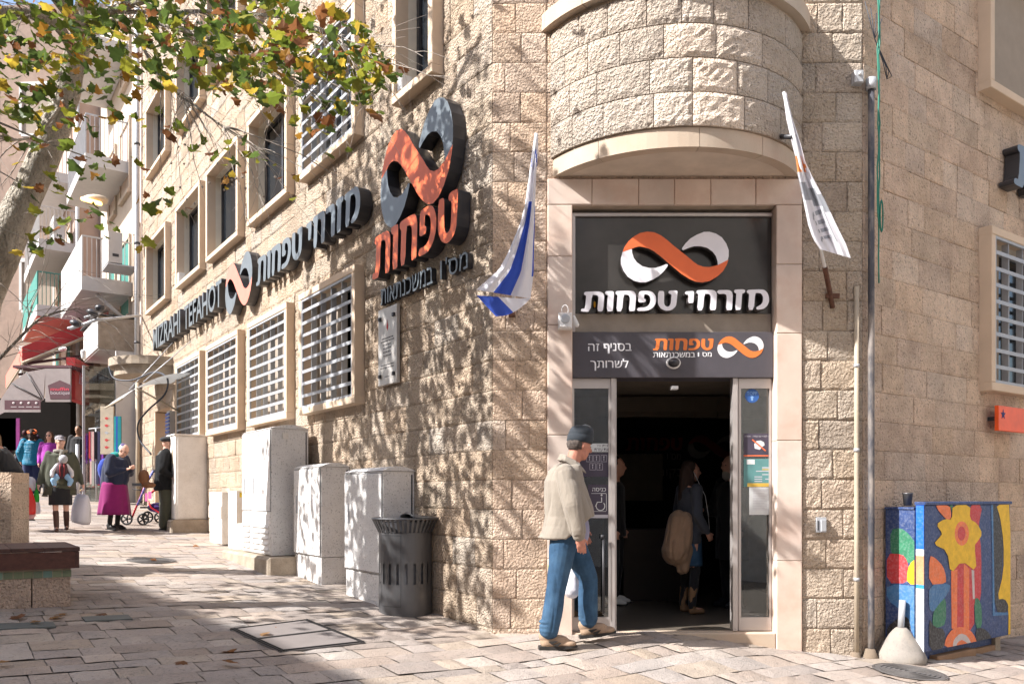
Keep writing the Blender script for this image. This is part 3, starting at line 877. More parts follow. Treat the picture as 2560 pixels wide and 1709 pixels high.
# stickers and notices on the glass
GP = -.1115
def notice(name, label, u0, u1, z0, z1, m, deco=(), p=GP):
    o = thing(name, label, 'notice', FD.P((u0+u1)/2, p, z0))
    obj('sheet', MB().box(FD, u0, u1, p, p+.002, z0, z1), m, o)
    for (a, b, c_, d, mm) in deco:
        obj('print', MB().box(FD, u0+(u1-u0)*a, u0+(u1-u0)*b, p+.002, p+.0028, z0+(z1-z0)*c_, z0+(z1-z0)*d), mm, o)
    return o
pur = paint('purple_print', (.06, .05, .075), rough=.5); tea = paint('teal_print', (.10, .24, .24), rough=.5); wht = paint('paper', (.60, .62, .62), rough=.7)
gl_ = paint('pale_print', (.45, .44, .48), rough=.6); yel = paint('ochre_print', (.62, .42, .08)); org_ = paint('orange_line', (.7, .16, .06)); blu = paint('blue_sticker', (.03, .10, .32), rough=.4)
def gx(x, y): return dpx(x, y, GP)
def NT(name, label, x0, y0, x1, y1, m, deco=()):
    a, t_ = gx(x0, y0); b, b_ = gx(x1, y1); return notice(name, label, a, b, b_, t_, m, deco), a, b, b_, t_
o, a, b, z0, z1 = NT('helmet_notice', 'dark notice with a crossed-out white helmet on the right glass pane', 1859, 1083, 1936, 1141, pur, ((0, 1, .02, .07, org_),))
obj('helmet', MB().prism(FD, [(a+(b-a)*x, z0+(z1-z0)*y) for x, y in ((.36, .35), (.34, .55), (.42, .68), (.55, .70), (.66, .62), (.68, .5), (.6, .42), (.52, .3))], GP+.002, GP+.003), wht, o)
obj('slash', MB().prism(FD, [(a+(b-a)*x, z0+(z1-z0)*y) for x, y in ((.26, .72), (.29, .76), (.73, .27), (.70, .23))], GP+.003, GP+.004), org_, o)
text(o, FD, "הרוסא - הדסק םע ףינסל הסינכ", a+.01, b-.01, z0+(z1-z0)*.82, z0+(z1-z0)*.93, GP+.002, .001, gl_, 'lettering')
o, a, b, z0, z1 = NT('hours_notice', 'teal notice with yellow foot strip and tiny lines on the right glass pane', 1859, 1146, 1936, 1216, tea, ((.12, 1, .0, .13, yel), (.1, .36, .80, .97, wht), (.6, .95, .66, .70, gl_), (.6, .95, .60, .63, yel), (.4, .95, .54, .57, gl_), (.6, .95, .42, .45, gl_), (.35, .6, .34, .37, gl_), (.35, .6, .26, .29, gl_), (.35, .6, .18, .21, gl_), (.7, .95, .26, .29, gl_)))
NT('paper_notice', 'pale paper sheet with fine print below the teal notice', 1873, 1217, 1932, 1286, wht, tuple((.15, .85-.1*((k*7) % 3), .9-.06*k, .915-.06*k, gl_) for k in range(13)))
o, a, b, z0, z1 = NT('round_sticker', 'blue round sticker high on the right glass pane', 1866, 975, 1894, 1003, blu)
bpy.data.objects.remove(o.children[0])
ca, cz, rr = (a+b)/2, (z0+z1)/2, (b-a)*.62
obj('disc', MB().prism(FD, [(ca+rr*math.cos(k*math.pi/12), cz+rr*math.sin(k*math.pi/12)) for k in range(24)], GP, GP+.002), blu, o)
text(o, FD, "TOPP", ca-rr*.75, ca+rr*.75, cz+rr*.1, cz+rr*.6, GP+.002, .001, paint('pale_blue_print', (.2, .35, .6)), 'lettering')
obj('arrow', MB().prism(FD, [(ca+rr*x, cz+rr*y) for x, y in ((-.15, -.7), (.15, -.7), (.15, -.25), (.3, -.25), (0, .02), (-.3, -.25), (-.15, -.25))], GP+.002, GP+.003), bpy.data.materials['pale_blue_print'], o)
o, a, b, z0, z1 = NT('help_notice', 'white strip notice with two Hebrew lines behind the walking man', 1442, 1108, 1522, 1129, wht)
text(o, FD, "לב ןתינ", a+(b-a)*.62, b-.01, z0+(z1-z0)*.58, z0+(z1-z0)*.92, GP+.002, .001, pur, 'lettering')
text(o, FD, "תרזע תא", a+(b-a)*.55, b-.003, z0+(z1-z0)*.08, z0+(z1-z0)*.44, GP+.002, .001, pur, 'lettering')
o, a, b, z0, z1 = NT('pictogram_notice', 'dark notice with a grid of small accessibility pictograms on the left glass pane', 1442, 1131, 1522, 1191, pur)
for (x, y) in ((.30, .62), (.52, .62), (.75, .62), (.40, .28), (.62, .28)):
    q = MB(); x0_, y0_ = a+(b-a)*x, z0+(z1-z0)*y; sx_, sy_ = (b-a)*.19, (z1-z0)*.28
    for (p_, q_, r_, s_) in ((0, 1, 0, .05), (0, 1, .95, 1), (0, .05, .05, .95), (.95, 1, .05, .95), (.45, .55, .2, .6), (.4, .6, .66, .84)): q.box(FD, x0_+sx_*p_, x0_+sx_*q_, GP+.002, GP+.003, y0_+sy_*r_, y0_+sy_*s_)
    obj('pictogram', q, gl_, o)
o, a, b, z0, z1 = NT('wheelchair_notice', 'dark entrance notice with a wheelchair symbol and white foot strip on the left glass pane', 1470, 1211, 1520, 1294, pur, ((0, 1, 0, .1, gl_),))
text(o, FD, "הסינכ", a+(b-a)*.22, b-.02, z0+(z1-z0)*.80, z0+(z1-z0)*.91, GP+.002, .001, wht, 'lettering', .01)
q = MB(); cx_, cz_ = a+(b-a)*.62, z0+(z1-z0)*.36; r_ = (b-a)*.22
def V(x, z): return FD.P(x, GP+.003, z)
q.tube([V(cx_+r_*math.cos(t_), cz_+r_*math.sin(t_)) for t_ in [math.radians(140+k*24) for k in range(12)]], .004, 5)
q.tube([V(cx_+.01, cz_+r_*2.0), V(cx_+.012, cz_+r_*.9), V(cx_-.028, cz_+r_*.9), V(cx_-.045, cz_-r_*.1)], .0045, 5)
q.ellip(V(cx_+.01, cz_+r_*2.5), (.009, .002, .009), n=8)
q.tube([V(a+.03, z0+.06), V(b-.02, z0+.06), V(b-.015, z0+.07), V(b-.015, z0+(z1-z0)*.72), V(b-.02, z0+(z1-z0)*.74), V(a+.03, z0+(z1-z0)*.74)], .0025, 4)
obj('symbol', q, wht, o)

# ---- banking hall behind the doors: its dimness is put into dark wall and sign colours
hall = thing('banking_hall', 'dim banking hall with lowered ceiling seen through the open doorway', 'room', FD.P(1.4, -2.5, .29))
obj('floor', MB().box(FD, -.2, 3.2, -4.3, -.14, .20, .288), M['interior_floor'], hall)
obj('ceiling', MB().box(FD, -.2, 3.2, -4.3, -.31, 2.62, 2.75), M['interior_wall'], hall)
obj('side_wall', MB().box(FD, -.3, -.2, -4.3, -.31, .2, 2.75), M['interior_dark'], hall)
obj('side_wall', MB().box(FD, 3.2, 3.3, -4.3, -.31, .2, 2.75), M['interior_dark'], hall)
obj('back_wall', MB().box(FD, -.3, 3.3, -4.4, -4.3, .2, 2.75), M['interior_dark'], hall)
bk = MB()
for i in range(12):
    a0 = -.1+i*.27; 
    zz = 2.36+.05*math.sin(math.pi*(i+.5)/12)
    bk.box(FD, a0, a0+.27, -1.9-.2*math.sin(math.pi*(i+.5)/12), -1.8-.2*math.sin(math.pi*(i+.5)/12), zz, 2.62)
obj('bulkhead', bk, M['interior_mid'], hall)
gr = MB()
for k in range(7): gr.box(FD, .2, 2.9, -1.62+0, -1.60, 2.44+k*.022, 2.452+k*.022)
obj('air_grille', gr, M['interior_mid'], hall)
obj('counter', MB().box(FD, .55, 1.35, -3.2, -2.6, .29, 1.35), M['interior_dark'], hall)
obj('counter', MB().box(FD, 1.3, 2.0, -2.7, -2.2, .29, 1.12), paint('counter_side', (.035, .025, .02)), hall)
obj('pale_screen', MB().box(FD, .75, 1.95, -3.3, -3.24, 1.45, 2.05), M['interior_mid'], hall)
isn = thing('hall_sign', 'black wall sign with dim red and grey emblem inside the hall', 'sign', FD.P(1.6, -4.1, 1.9))
obj('board', MB().box(FD, .3, 3.1, -4.2, -4.1, 1.72, 2.42), M['interior_dark'], isn)
def ipx(x, y): return FD.px(x, y, -4.095)
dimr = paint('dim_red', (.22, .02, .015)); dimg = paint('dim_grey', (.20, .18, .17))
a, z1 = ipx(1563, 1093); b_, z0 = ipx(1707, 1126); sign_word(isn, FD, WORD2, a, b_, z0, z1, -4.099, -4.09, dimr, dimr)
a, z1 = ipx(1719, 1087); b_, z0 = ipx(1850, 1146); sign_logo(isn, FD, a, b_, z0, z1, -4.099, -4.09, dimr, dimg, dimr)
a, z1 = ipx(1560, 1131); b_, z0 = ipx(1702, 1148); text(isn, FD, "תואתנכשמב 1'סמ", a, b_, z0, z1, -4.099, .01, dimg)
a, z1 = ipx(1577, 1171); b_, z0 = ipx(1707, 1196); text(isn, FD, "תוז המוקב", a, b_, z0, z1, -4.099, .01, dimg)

# ---- side wall pipes, cables, boxes
s = thing('drain_pipe', 'black downpipe with peeling paint on the corner of the shaded side wall', 'pipe', FRt.P(.05, .05, .1))
pts = [FRt.P(.03, .06, z) for z in (.02, .5, 2.0, 3.2, 5.2)]
obj('pipe', MB().tube(pts, .028, 10), mat('peeling_pipe', (.06, .06, .07), rough=.5, stain=(.35, .30, .26), stain_amt=.8, stain_scale=7, stretch=(1, 1, .4)), s)
obj('collar', MB().lathe(FRt.P(.03, .06, 0), [(.045, 5.12), (.045, 5.22)], 12), M['grey_metal'], s)
obj('foot', MB().lathe(FRt.P(.03, .05, -.05), [(.09, 0), (.07, .12), (.04, .2)], 10), paint('cement_brown', (.17, .13, .095), rough=.95), s)
s = thing('conduit', 'cream and grey conduit running up the pier beside the downpipe', 'pipe', FD.P(3.09, .05, .1))
obj('pipe', MB().tube([FD.P(3.07, .03, z) for z in (.1, 1.2, 2.2, 3.37)], .022, 8), M['pvc_cream'], s)
for z in (.75, 1.9, 2.65): obj('clip', MB().lathe(FD.P(3.07, .03, z), [(.027, 0), (.027, .03)], 8), M['grey_metal'], s)
obj('foot', MB().lathe(FD.P(3.06, .03, -.05), [(.07, 0), (.055, .11), (.03, .17)], 9), paint('cement_brown', (.17, .13, .095)), s)
s = thing('green_cable', 'green cable tied along the downpipe with a hanging loop', 'cable', FRt.P(.08, .1, 3.2))
def wob(fr, u, p, za, zb, n, a): return [fr.P(u+uni(-a, a), p, za+(zb-za)*i/n) for i in range(n+1)]
obj('strand', MB().tube(wob(FRt, .09, .10, 3.4, 6.5, 26, .012), .007, 5), M['cable_green'], s)
obj('strand', MB().tube(wob(FRt, .055, .11, 3.9, 6.5, 20, .014), .007, 5), M['cable_green'], s)
obj('loop', MB().tube([FRt.P(.11+.022*math.cos(t_), .11, 4.0+.14*math.sin(t_)) for t_ in [k*math.pi/8 for k in range(17)]], .007, 5), M['cable_green'], s)
s = thing('loose_wires', 'bundle of thin dark wires fixed to the pier top near the green cable', 'cable', FRt.P(0, .1, 5.3))
for k in range(4):
    obj('wire', MB().tube([FRt.P(-.1+.09*k, .08, 5.85-.02*k), FRt.P(.02, .1, 5.55), FRt.P(.2+.05*k, .07, 5.42-.03*k), FRt.P(.3, .05, 5.3)], .004, 4), M['cable_dark'], s)
s = thing('pier_box', 'small grey metal box fixed near the top of the corner downpipe', 'box', FD.P(3.1, .02, 5.2))
obj('case', MB().box(FD, 3.03, 3.11, .012, .09, 5.16, 5.27, bev=.008), M['grey_metal'], s)
obj('knob', MB().ellip(FD.P(3.07, .1, 5.23), (.015, .015, .015), n=8), M['plastic_white'], s)
s = thing('intercom', 'small metal intercom recessed in the sunlit pier right of the doorway', 'intercom', FD.P(2.78, 0, 1.2))
a, z1 = dpx(2038, 1292); b, z0 = dpx(2063, 1330)
obj('case', MB().box(FD, a, b, .012, .03, z0, z1, bev=.003), M['grey_metal'], s)
obj('flap', MB().box(FD, a+.035, b-.008, .03, .055, z0+.01, z1-.02, bev=.004), M['pale_bar'], s)
obj('slot', MB().box(FD, a+.01, a+.02, .03, .036, z0+.02, z1-.03), M['dark_metal'], s)
s = thing('white_speaker', 'white weathered speaker box with grey cone hanging on the left jamb', 'speaker', FD.P(.41, .03, 3.0))
a, z1 = dpx(1396, 782, .1); b, z0 = dpx(1430, 821, .1)
obj('case', MB().box(FD, a, b, .03, .12, z0, z1, bev=.012), M['plastic_white'], s)
q = MB(); ylathe(q, FD.P((a+b)/2, .118, (z0+z1)/2+.012), [(.042, 0), (.04, .006), (.02, .003)]); obj('cone', q, M['grey_metal'], s)
for k in range(3): obj('knob', MB().ellip(FD.P(a+.02+.03*k, .125, z0+.018), (.008, .008, .008), n=8), M['plastic_white'], s)
obj('side_horn', MB().capsule(FD.P(b+.02, .08, z1-.03), FD.P(b+.045, .07, z0+.04), .013, .022, 8), M['plastic_white'], s)
obj('cord', MB().tube([FD.P((a+b)/2+.03*math.cos(t_), .08, z1+.03+.045*math.sin(t_)) for t_ in [k*.7 for k in range(16)]], .004, 4), M['plastic_white'], s)
# flood of thin old strings above the right of the balcony
s = thing('hanging_string', 'frayed pale string hanging between balcony and pier', 'string', FD.P(2.8, .05, 4.8))
obj('string', MB().tube([FD.P(2.66+.05*math.sin(i*1.3), .04, 5.75-.08*i) for i in range(14)], .003, 4), M['pvc_cream'], s)

# ---- flags
def flag(name, label, pole, cloth, mats, grp):
    """pole: two points; cloth: list of rows of points from the pole outwards, with a material index per row"""
    f = thing(name, label, 'flag', pole[0], grp)
    obj('pole', MB().tube(pole, [.016, .012], 8), M['plastic_white'], f)
    return f
def cloth_part(parent, rows, mats, idx, name='cloth'):
    mb = MB(); n = len(rows[0])
    for r in rows: mb.v += [Vector(p) for p in r]
    for j in range(len(rows)-1):
        for i in range(n-1):
            mb.face((j*n+i, j*n+i+1, (j+1)*n+i+1, (j+1)*n+i), idx(i, j), None, True)
    return obj(name, mb, mats, parent, recalc=False)
# left flag, blue and white, furled round a leaning pole
base_l = FD.P(-.0, .03, 3.15); tip = wpx(1341, 333, 6.75)
f1 = flag('blue_white_flag', 'white flag with blue stripes drooping from a tilted pole left of the doorway', [base_l, tip], None, None, 'flags beside the doorway')
# columns i across the cloth (0 = pole side/right edge, 10 = free edge/left), rows j from the tip down
L_ = [(333, 1337, 1345), (380, 1330, 1346), (430, 1326, 1341), (500, 1316, 1338), (560, 1300, 1337), (620, 1275, 1335), (680, 1247, 1334), (738, 1190, 1326), (742, 1215, 1318)]
rows = []
NI = 22
RN = random.Random(3)
ph = [RN.uniform(0, 6) for _ in range(5)]
for j in range(33):
    t = j/32*7; k = min(int(t), 6); fr_ = t-k
    y = L_[k][0]+(L_[k+1][0]-L_[k][0])*fr_; xl = L_[k][1]+(L_[k+1][1]-L_[k][1])*fr_; xr = L_[k][2]+(L_[k+1][2]-L_[k][2])*fr_
    row = []
    for i in range(NI+1):
        s_ = i/NI
        xx = xr+(xl-xr)*s_; yy = y+(1-abs(2*s_-1))*0
        if j > 24: yy = y+(s_*-22+8)*((j-24)/8)
        dep = 6.85+.045*math.sin(s_*9+ph[0]+j*.05)*(1-.3*j/32)+.02*math.sin(s_*21+ph[1]+j*.11)-.12*s_*(j/32)
        row.append(wpx(xx, yy, dep))
    rows.append(row)
def st_idx(i, j):
    s_ = i/NI
    if j < 8: return 1 if ((j*3+i*1) % 19) < 4 and j > 2 else 0
    return 1 if .36 < s_+.0*j < .66 and j > 13 else (1 if s_ < .04 and 14 < j < 28 else 0)
cloth_part(f1, rows, [M['cloth_white'], M['cloth_blue']], st_idx)
rows = []
for j in range(9):
    t = j/8; row = []
    for i in range(13):
        s_ = i/12
        x = 1191+(1300-1191)*s_+t*(28+0*s_)*(1) ; y = 738+(8)*s_+t*(52-60*s_*s_*.9)
        row.append(wpx(x+t*20*(1-s_), y, 6.76+.02*math.sin(s_*7+j*.3)))
    rows.append(row)
cloth_part(f1, rows, [M['cloth_white'], M['cloth_blue']], lambda i, j: 1 if i < 6 and j < 8 else 0, 'cloth_corner')
obj('bracket', MB().box(FD, -.03, .03, .01, .06, 3.10, 3.2).tube([FD.P(0, .04, 3.13), base_l+(tip-base_l)*.05], .02, 6), M['rust'], f1)
# right flag with grey lettering
base_r = FD.P(2.85, .03, 3.33); tip = wpx(1959, 230, 6.5)
b2 = wpx(2062, 668, 7.1)
f2 = flag('lettered_flag', 'white flag with grey lettering and an orange band drooping right of the doorway', [b2, tip], None, None, 'flags beside the doorway')
L_ = [(232, 1957, 1966), (300, 1966, 1982), (360, 1980, 2002), (400, 1990, 2012), (440, 1995, 2030), (500, 2008, 2062), (560, 2020, 2090), (610, 2036, 2115), (645, 2050, 2127)]
rows = []
for j in range(33):
    t = j/32*8; k = min(int(t), 7); fr_ = t-k
    y = L_[k][0]+(L_[k+1][0]-L_[k][0])*fr_; xl = L_[k][1]+(L_[k+1][1]-L_[k][1])*fr_; xr = L_[k][2]+(L_[k+1][2]-L_[k][2])*fr_
    row = []
    for i in range(NI+1):
        s_ = i/NI; xx = xl+(xr-xl)*s_; yy = y
        if j > 26: yy = y-(1-s_)*22*((j-26)/6)
        dep = 6.75+.04*math.sin(s_*8+ph[2]+j*.06)+.018*math.sin(s_*19+ph[3])+.012*j/8
        row.append(wpx(xx, yy, dep))
    rows.append(row)
cl = cloth_part(f2, rows, [M['cloth_white'], M['cloth_orange'], M['cloth_grey']], lambda i, j: 1 if (11 <= j < 15 and i < 15) or (j == 13 and i < 19) else (2 if 16 <= j-(i*.12) < 19 else 0))
# lettering follows the folds: strokes laid just in front of the cloth
def cl_pt(s_, t): 
    j = min(max(t*32, 0), 31.99); i = min(max(s_*NI, 0), NI-.01); j0, i0 = int(j), int(i); a_, b_ = j-j0, i-i0
    p = (rows[j0][i0]*(1-a_)*(1-b_)+rows[j0+1][i0]*a_*(1-b_)+rows[j0][i0+1]*(1-a_)*b_+rows[j0+1][i0+1]*a_*b_)
    return p+Vector((-.001, -.004, 0))
gm = MB()
def gl_quad(s0, t0, s1, t1, w):
    n_ = 4
    for k in range(n_):
        a0, a1 = k/n_, (k+1)/n_
        A = (s0+(s1-s0)*a0, t0+(t1-t0)*a0); B_ = (s0+(s1-s0)*a1, t0+(t1-t0)*a1)
        dx, dy = (s1-s0), (t1-t0); L0 = math.hypot(dx*.35, dy) or 1; nx, ny = -dy/L0*w*1.3, dx*.35/L0*w
        gm.add([cl_pt(A[0]-nx, A[1]-ny), cl_pt(B_[0]-nx, B_[1]-ny), cl_pt(B_[0]+nx, B_[1]+ny), cl_pt(A[0]+nx, A[1]+ny)], [(0, 1, 2, 3)])
for k in range(4):
    t0 = .70+.048*k
    gl_quad(.28+.0*k, t0, .74, t0-.02, .011)
    gl_quad(.74, t0-.025, .74, t0+.02, .011)
    if k in (0, 3): gl_quad(.28, t0, .24, t0+.03, .012)
gl_quad(.74, .67, .74, .86, .010)
obj('lettering', gm, M['cloth_grey'], f2)
obj('bracket', MB().tube([b2, FD.P(2.84, .02, 3.30), FD.P(2.86, .02, 3.18)], .022, 6).box(FD, 2.80, 2.92, .005, .03, 3.27, 3.31), M['rust'], f2)
obj('stay', MB().tube([wpx(1942, 342, 7.0), wpx(1985, 342, 6.72)], .02, 8), M['dark_metal'], f2)
# ================================================================== street furniture
def cabinet(name, label, u0, u1, zt, m, pf=.37, plinth=.25, dome=True, doors=1, tilt=0, louvre=False, group=None, base_h=None, pb=.0):
    um = (u0+u1)/2; c = FL.P(um, pf/2, 0); zb = min(G(*FL.P(u0, pf, 0).xy), G(*FL.P(u1, pf, 0).xy))
    zc = G(c.x, c.y)
    t = thing(name, label, 'cabinet', (c.x, c.y, zc), group)
    if base_h: zc = base_h
    body0 = zc+plinth if plinth else zc
    b = MB(); b.box(FL, u0, u1, pb+.01, pf, body0+.004, zt, bev=.008)
    bo = obj('body', b, M[m], t)
    if plinth:
        obj('plinth', MB().box(FL, u0+.006, u1-.006, pb+.012, pf-.008, zb-.05, body0-.004, bev=.006), M[m], t)
    if dome:
        L = MB(); n = 7; b0 = len(L.v)
        for i in range(n+1):
            q = -1+2*i/n
            for (u_) in (u0-.015, u1+.015): L.v.append(FL.P(u_, (pf+pb)/2+q*(pf-pb)/2*1.03, zt+.004+.05*(1-q*q)))
        for i in range(n): L.face((2*i, 2*i+1, 2*i+3, 2*i+2))
        L.face([2*i for i in range(n+1)]); L.face([2*i+1 for i in range(n+1)][::-1])
        L.face((0, 2*n, 2*n+1, 1))
        obj('lid', L, M[m], t)
    g = .004
    ds = [(u0+(u1-u0)*k/doors, u0+(u1-u0)*(k+1)/doors) for k in range(doors)]
    if doors == 2: ds = [(u0, u0+(u1-u0)*.66), (u0+(u1-u0)*.66, u1)]
    for (a, b_) in ds:
        obj('door_gap', MB().box(FL, a+.005, b_-.005, pf+.0005, pf+.003, body0+.013+(.55 if louvre else 0), zt-.013), M['black_side'], t)
        d = obj('door', MB().box(FL, a+.012, b_-.012, pf+.001, pf+.012, body0+.02+(.55 if louvre else 0), zt-.02, bev=.004), M[m], t)
        obj('handle', MB().box(FL, b_-.14, b_-.11, pf+.0125, pf+.022, (body0+zt)/2-.02, (body0+zt)/2+.2, bev=.003), M['grey_metal'], d)
        if louvre:
            obj('lower_panel', MB().box(FL, a+.012, b_-.012, pf+.001, pf+.01, body0+.02, body0+.535, bev=.004), M[m], t)
            cols = 2 if b_-a > .5 else 1
            for k in range(5):
                for cc in range(cols):
                    w_ = (b_-a-.08)/cols; uu = a+.04+cc*w_
                    lv = MB(); z = body0+.06+k*.072
                    lv.add([FL.P(uu+.01, pf+.011, z+.05), FL.P(uu+w_-.01, pf+.011, z+.05), FL.P(uu+w_-.01, pf+.034, z+.012), FL.P(uu+.01, pf+.034, z+.012), FL.P(uu+.01, pf+.011, z), FL.P(uu+w_-.01, pf+.011, z)], [(0, 1, 2, 3), (3, 2, 5, 4), (0, 3, 4), (1, 5, 2)])
                    obj('louvre', lv, M[m], t)
    obj('back_edge', MB().box(FL, u0-.004, u0-.001, pb+.03, pb+.045, body0, zt-.03), M['dark_metal'], t)
    return t
def zat(px_, py_, Y): return EYE+(HY-py_)/F_PX*Y
cabinet('utility_cabinet', 'widest white stippled utility cabinet directly behind the litter bin', 1.45, 2.38, zat(0, 1177, 8.28), 'white_cab', plinth=.31)
cabinet('utility_cabinet', 'middle-height white stippled utility cabinet with a domed lid between two others', 3.08, 3.95, zat(0, 1160, 9.6)-.03, 'white_cab', plinth=.30)
t = cabinet('utility_cabinet', 'tallest white double-door utility cabinet with louvres standing on a concrete base', 4.15, 5.32, zat(0, 1074, 10.6), 'white_cab', pf=.60, plinth=0, dome=True, doors=2, louvre=True, base_h=G(*FL.P(4.7, .4, 0).xy)+.19, pb=.1)
obj('latch_plate', MB().box(FL, 4.149, 4.13, .38, .46, zat(0, 1088, 10.6)-.05, zat(0, 1088, 10.6)+.02, bev=.004), M['white_cab_plain'], t)
bs = thing('concrete_block', 'rough concrete plinth under the tall louvred cabinet', 'plinth', FL.P(4.8, .4, G(*FL.P(4.8, .4, 0).xy)))
zb = G(*FL.P(4.7, .4, 0).xy)
obj('block', MB().box(FL, 3.90, 5.9, .0, .72, zb-.12, zb+.185, bev=.03), M['concrete'], bs)
t = thing('meter_box', 'slim white meter box with the number 9 on a yellow tag', 'cabinet', FL.P(7.0, .2, G(*FL.P(7.0, .2, 0).xy)), 'small meter boxes')
z0 = G(*FL.P(6.9, .25, 0).xy)
zt1 = zat(0, 1228, FL.P(6.9, .25, 0).y)
obj('body', MB().box(FL, 6.45, 7.2, .02, .26, z0+.0, zt1, bev=.008), M['white_cab_plain'], t)
obj('front_box', MB().box(FL, 6.36, 6.46, .02, .38, z0+.42, zt1+.005, bev=.006), M['white_cab_plain'], t)
obj('lock', MB().box(FL, 6.345, 6.36, .14, .24, z0+.72, z0+.86, bev=.003), M['grey_metal'], t)
obj('handle', MB().box(FL, 6.50, 6.53, .26, .28, z0+.6, z0+.85, bev=.003), M['dark_metal'], t)
tag_ = obj('number_tag', MB().box(FL, 6.352, 6.359, .24, .33, zt1-.09, zt1-.02), M['yellow'], t)
class _F: pass
FS = Fr((FL.P(6.35, 0, 0).x, FL.P(6.35, 0, 0).y), (FL.n.x, FL.n.y), (-FL.e.x, -FL.e.y), 1)
text(t, Fr((FL.P(6.351, 0, 0).x, FL.P(6.351, 0, 0).y), (FL.n.x, FL.n.y), (-FL.e.x, -FL.e.y), 1), "9", .305, .265, zt1-.08, zt1-.03, .001, .001, M['ink'], 'number')
t = thing('meter_box', 'plain slim white meter box left of the one with the yellow number tag', 'cabinet', FL.P(7.9, .2, G(*FL.P(7.9, .2, 0).xy)), 'small meter boxes')
z0 = G(*FL.P(7.8, .25, 0).xy); zt2 = zat(0, 1230, FL.P(7.7, .25, 0).y)
obj('body', MB().box(FL, 7.42, 8.12, .02, .30, z0, zt2, bev=.008), M['white_cab_plain'], t)
obj('mid_band', MB().box(FL, 7.41, 8.13, .30, .315, z0+.42, z0+.62, bev=.004), M['white_cab_plain'], t)
# far tall cabinet on stone base
zf = G(*FL.P(9.7, .3, 0).xy)
t = thing('utility_cabinet', 'tall narrow cream cabinet on a rough stone block beside the person in black', 'cabinet', FL.P(9.75, .25, zf))
Yc = FL.P(9.45, .5, 0).y
zt3, zm3 = zat(0, 1088, Yc), zat(0, 1298, Yc)
obj('body', MB().box(FL, 9.42, 10.05, -.02+.03, .56, zm3, zt3, bev=.01), M['white_cab_plain'], t)
obj('lid', MB().box(FL, 9.40, 10.07, .02, .58, zt3+.002, zt3+.03, bev=.006), M['white_cab_plain'], t)
obj('side_panel', MB().box(FL, 9.405, 9.419, .05, .52, zm3+.02, zt3-.02, bev=.004), M['white_cab_plain'], t)
obj('handle', MB().box(FL, 9.55, 9.60, .561, .575, zt3-.5, zt3-.25, bev=.003), M['pvc_cream'], t)
b = thing('stone_plinth', 'rough stone block under the tall narrow cream cabinet', 'plinth', FL.P(9.75, .25, zf))
obj('block', MB().box(FL, 9.36, 10.15, .0, .64, zf-.1, zm3-.004, bev=.03), M['concrete'], b)

# ------------------------------------------------------------------ litter bin
bc = gpx(1008, 1540); bc = Vector((bc.x-.01, bc.y+.24, 0)); bc.z = G(bc.x, bc.y)
t = thing('litter_bin', 'dark grey perforated metal litter bin with a flared slatted collar', 'bin', bc)
R_, HB = .262, .80
nseg = 72; slot0, slot1 = .30, .50
# body with real slots: columns alternate, faces left out where the slots are
def slotted(mb, r, zs, n, open_rows, is_slot):
    b0 = len(mb.v)
    for z in zs:
        for k in range(n):
            w = 2*math.pi*k/n; mb.v.append(bc+Vector((r*math.cos(w), r*math.sin(w), z)))
    for i in range(len(zs)-1):
        for k in range(n):
            if i in open_rows and is_slot(k): continue
            mb.face((b0+i*n+k, b0+i*n+(k+1) % n, b0+(i+1)*n+(k+1) % n, b0+(i+1)*n+k), 0, None, True)
mb = MB()
slotted(mb, R_, [-.05, .0, slot0, slot1, HB], 60, (2,), lambda k: k % 3 == 1)
slotted(mb, R_-.006, [-.05, .0, slot0, slot1, HB], 60, (2,), lambda k: k % 3 == 1)
obj('drum', mb, M['bin_metal'], t, recalc=False)
obj('bag', MB().lathe(bc, [(.23, .05), (.235, .4), (.23, .82), (.24, .9)], 24, caps=False), paint('grey_bag', (.12, .12, .13), rough=.4), t)
for k in range(40):
    w0 = 2*math.pi*(k+.12)/40; w1 = 2*math.pi*(k+.6)/40
    m_ = MB(); vs = []
    for (r, z) in ((R_+.0, HB-.002), (R_+.062, HB+.125)):
        for w in (w0, w1):
            for dr in (0, .005): vs.append(bc+Vector(((r+dr)*math.cos(w), (r+dr)*math.sin(w), z)))
    m_.add(vs, [(0, 1, 3, 2), (4, 6, 7, 5), (0, 4, 5, 1), (2, 3, 7, 6), (0, 2, 6, 4), (1, 5, 7, 3)])
    obj('collar_slat', m_, M['bin_metal'], t)
rim = MB(); rim.lathe(bc, [(R_+.055, HB+.122), (R_+.075, HB+.125), (R_+.075, HB+.14), (R_+.055, HB+.143), (R_+.055, HB+.122)], 48, caps=False)
obj('rim', rim, M['bin_metal'], t)
lid = MB(); nn = 24; b0 = 0
for j, (r0) in enumerate((0, 1)):
    pass
# half lid (towards the wall) with curved hood over the opening
prev = None
for i in range(13):
    w = -math.pi*.5+math.pi*i/12+math.radians(20)
    lid.v.append(bc+Vector(((R_+.07)*math.cos(w), (R_+.07)*math.sin(w), HB+.145)))
for i in range(13):
    w = -math.pi*.5+math.pi*i/12+math.radians(20)
    d = Vector((math.cos(math.radians(20)), math.sin(math.radians(20)), 0)); e = Vector((-d.y, d.x, 0))
    q = -1+2*i/12
    lid.v.append(bc+e*((R_+.05)*q)+d*(.02)+Vector((0, 0, HB+.145+.035*(1-q*q))))
for i in range(12): lid.face((i, i+1, 14+i, 13+i), 0, None, True)
obj('lid', lid, M['bin_metal'], t)
hood = MB(); d = Vector((math.cos(math.radians(20)), math.sin(math.radians(20)), 0)); e = Vector((-d.y, d.x, 0))
hood.tube([bc+e*((R_+.05)*q)+d*.02+Vector((0, 0, HB+.147+.035*(1-q*q))) for q in [-1+i/8 for i in range(17)]], .009, 8)
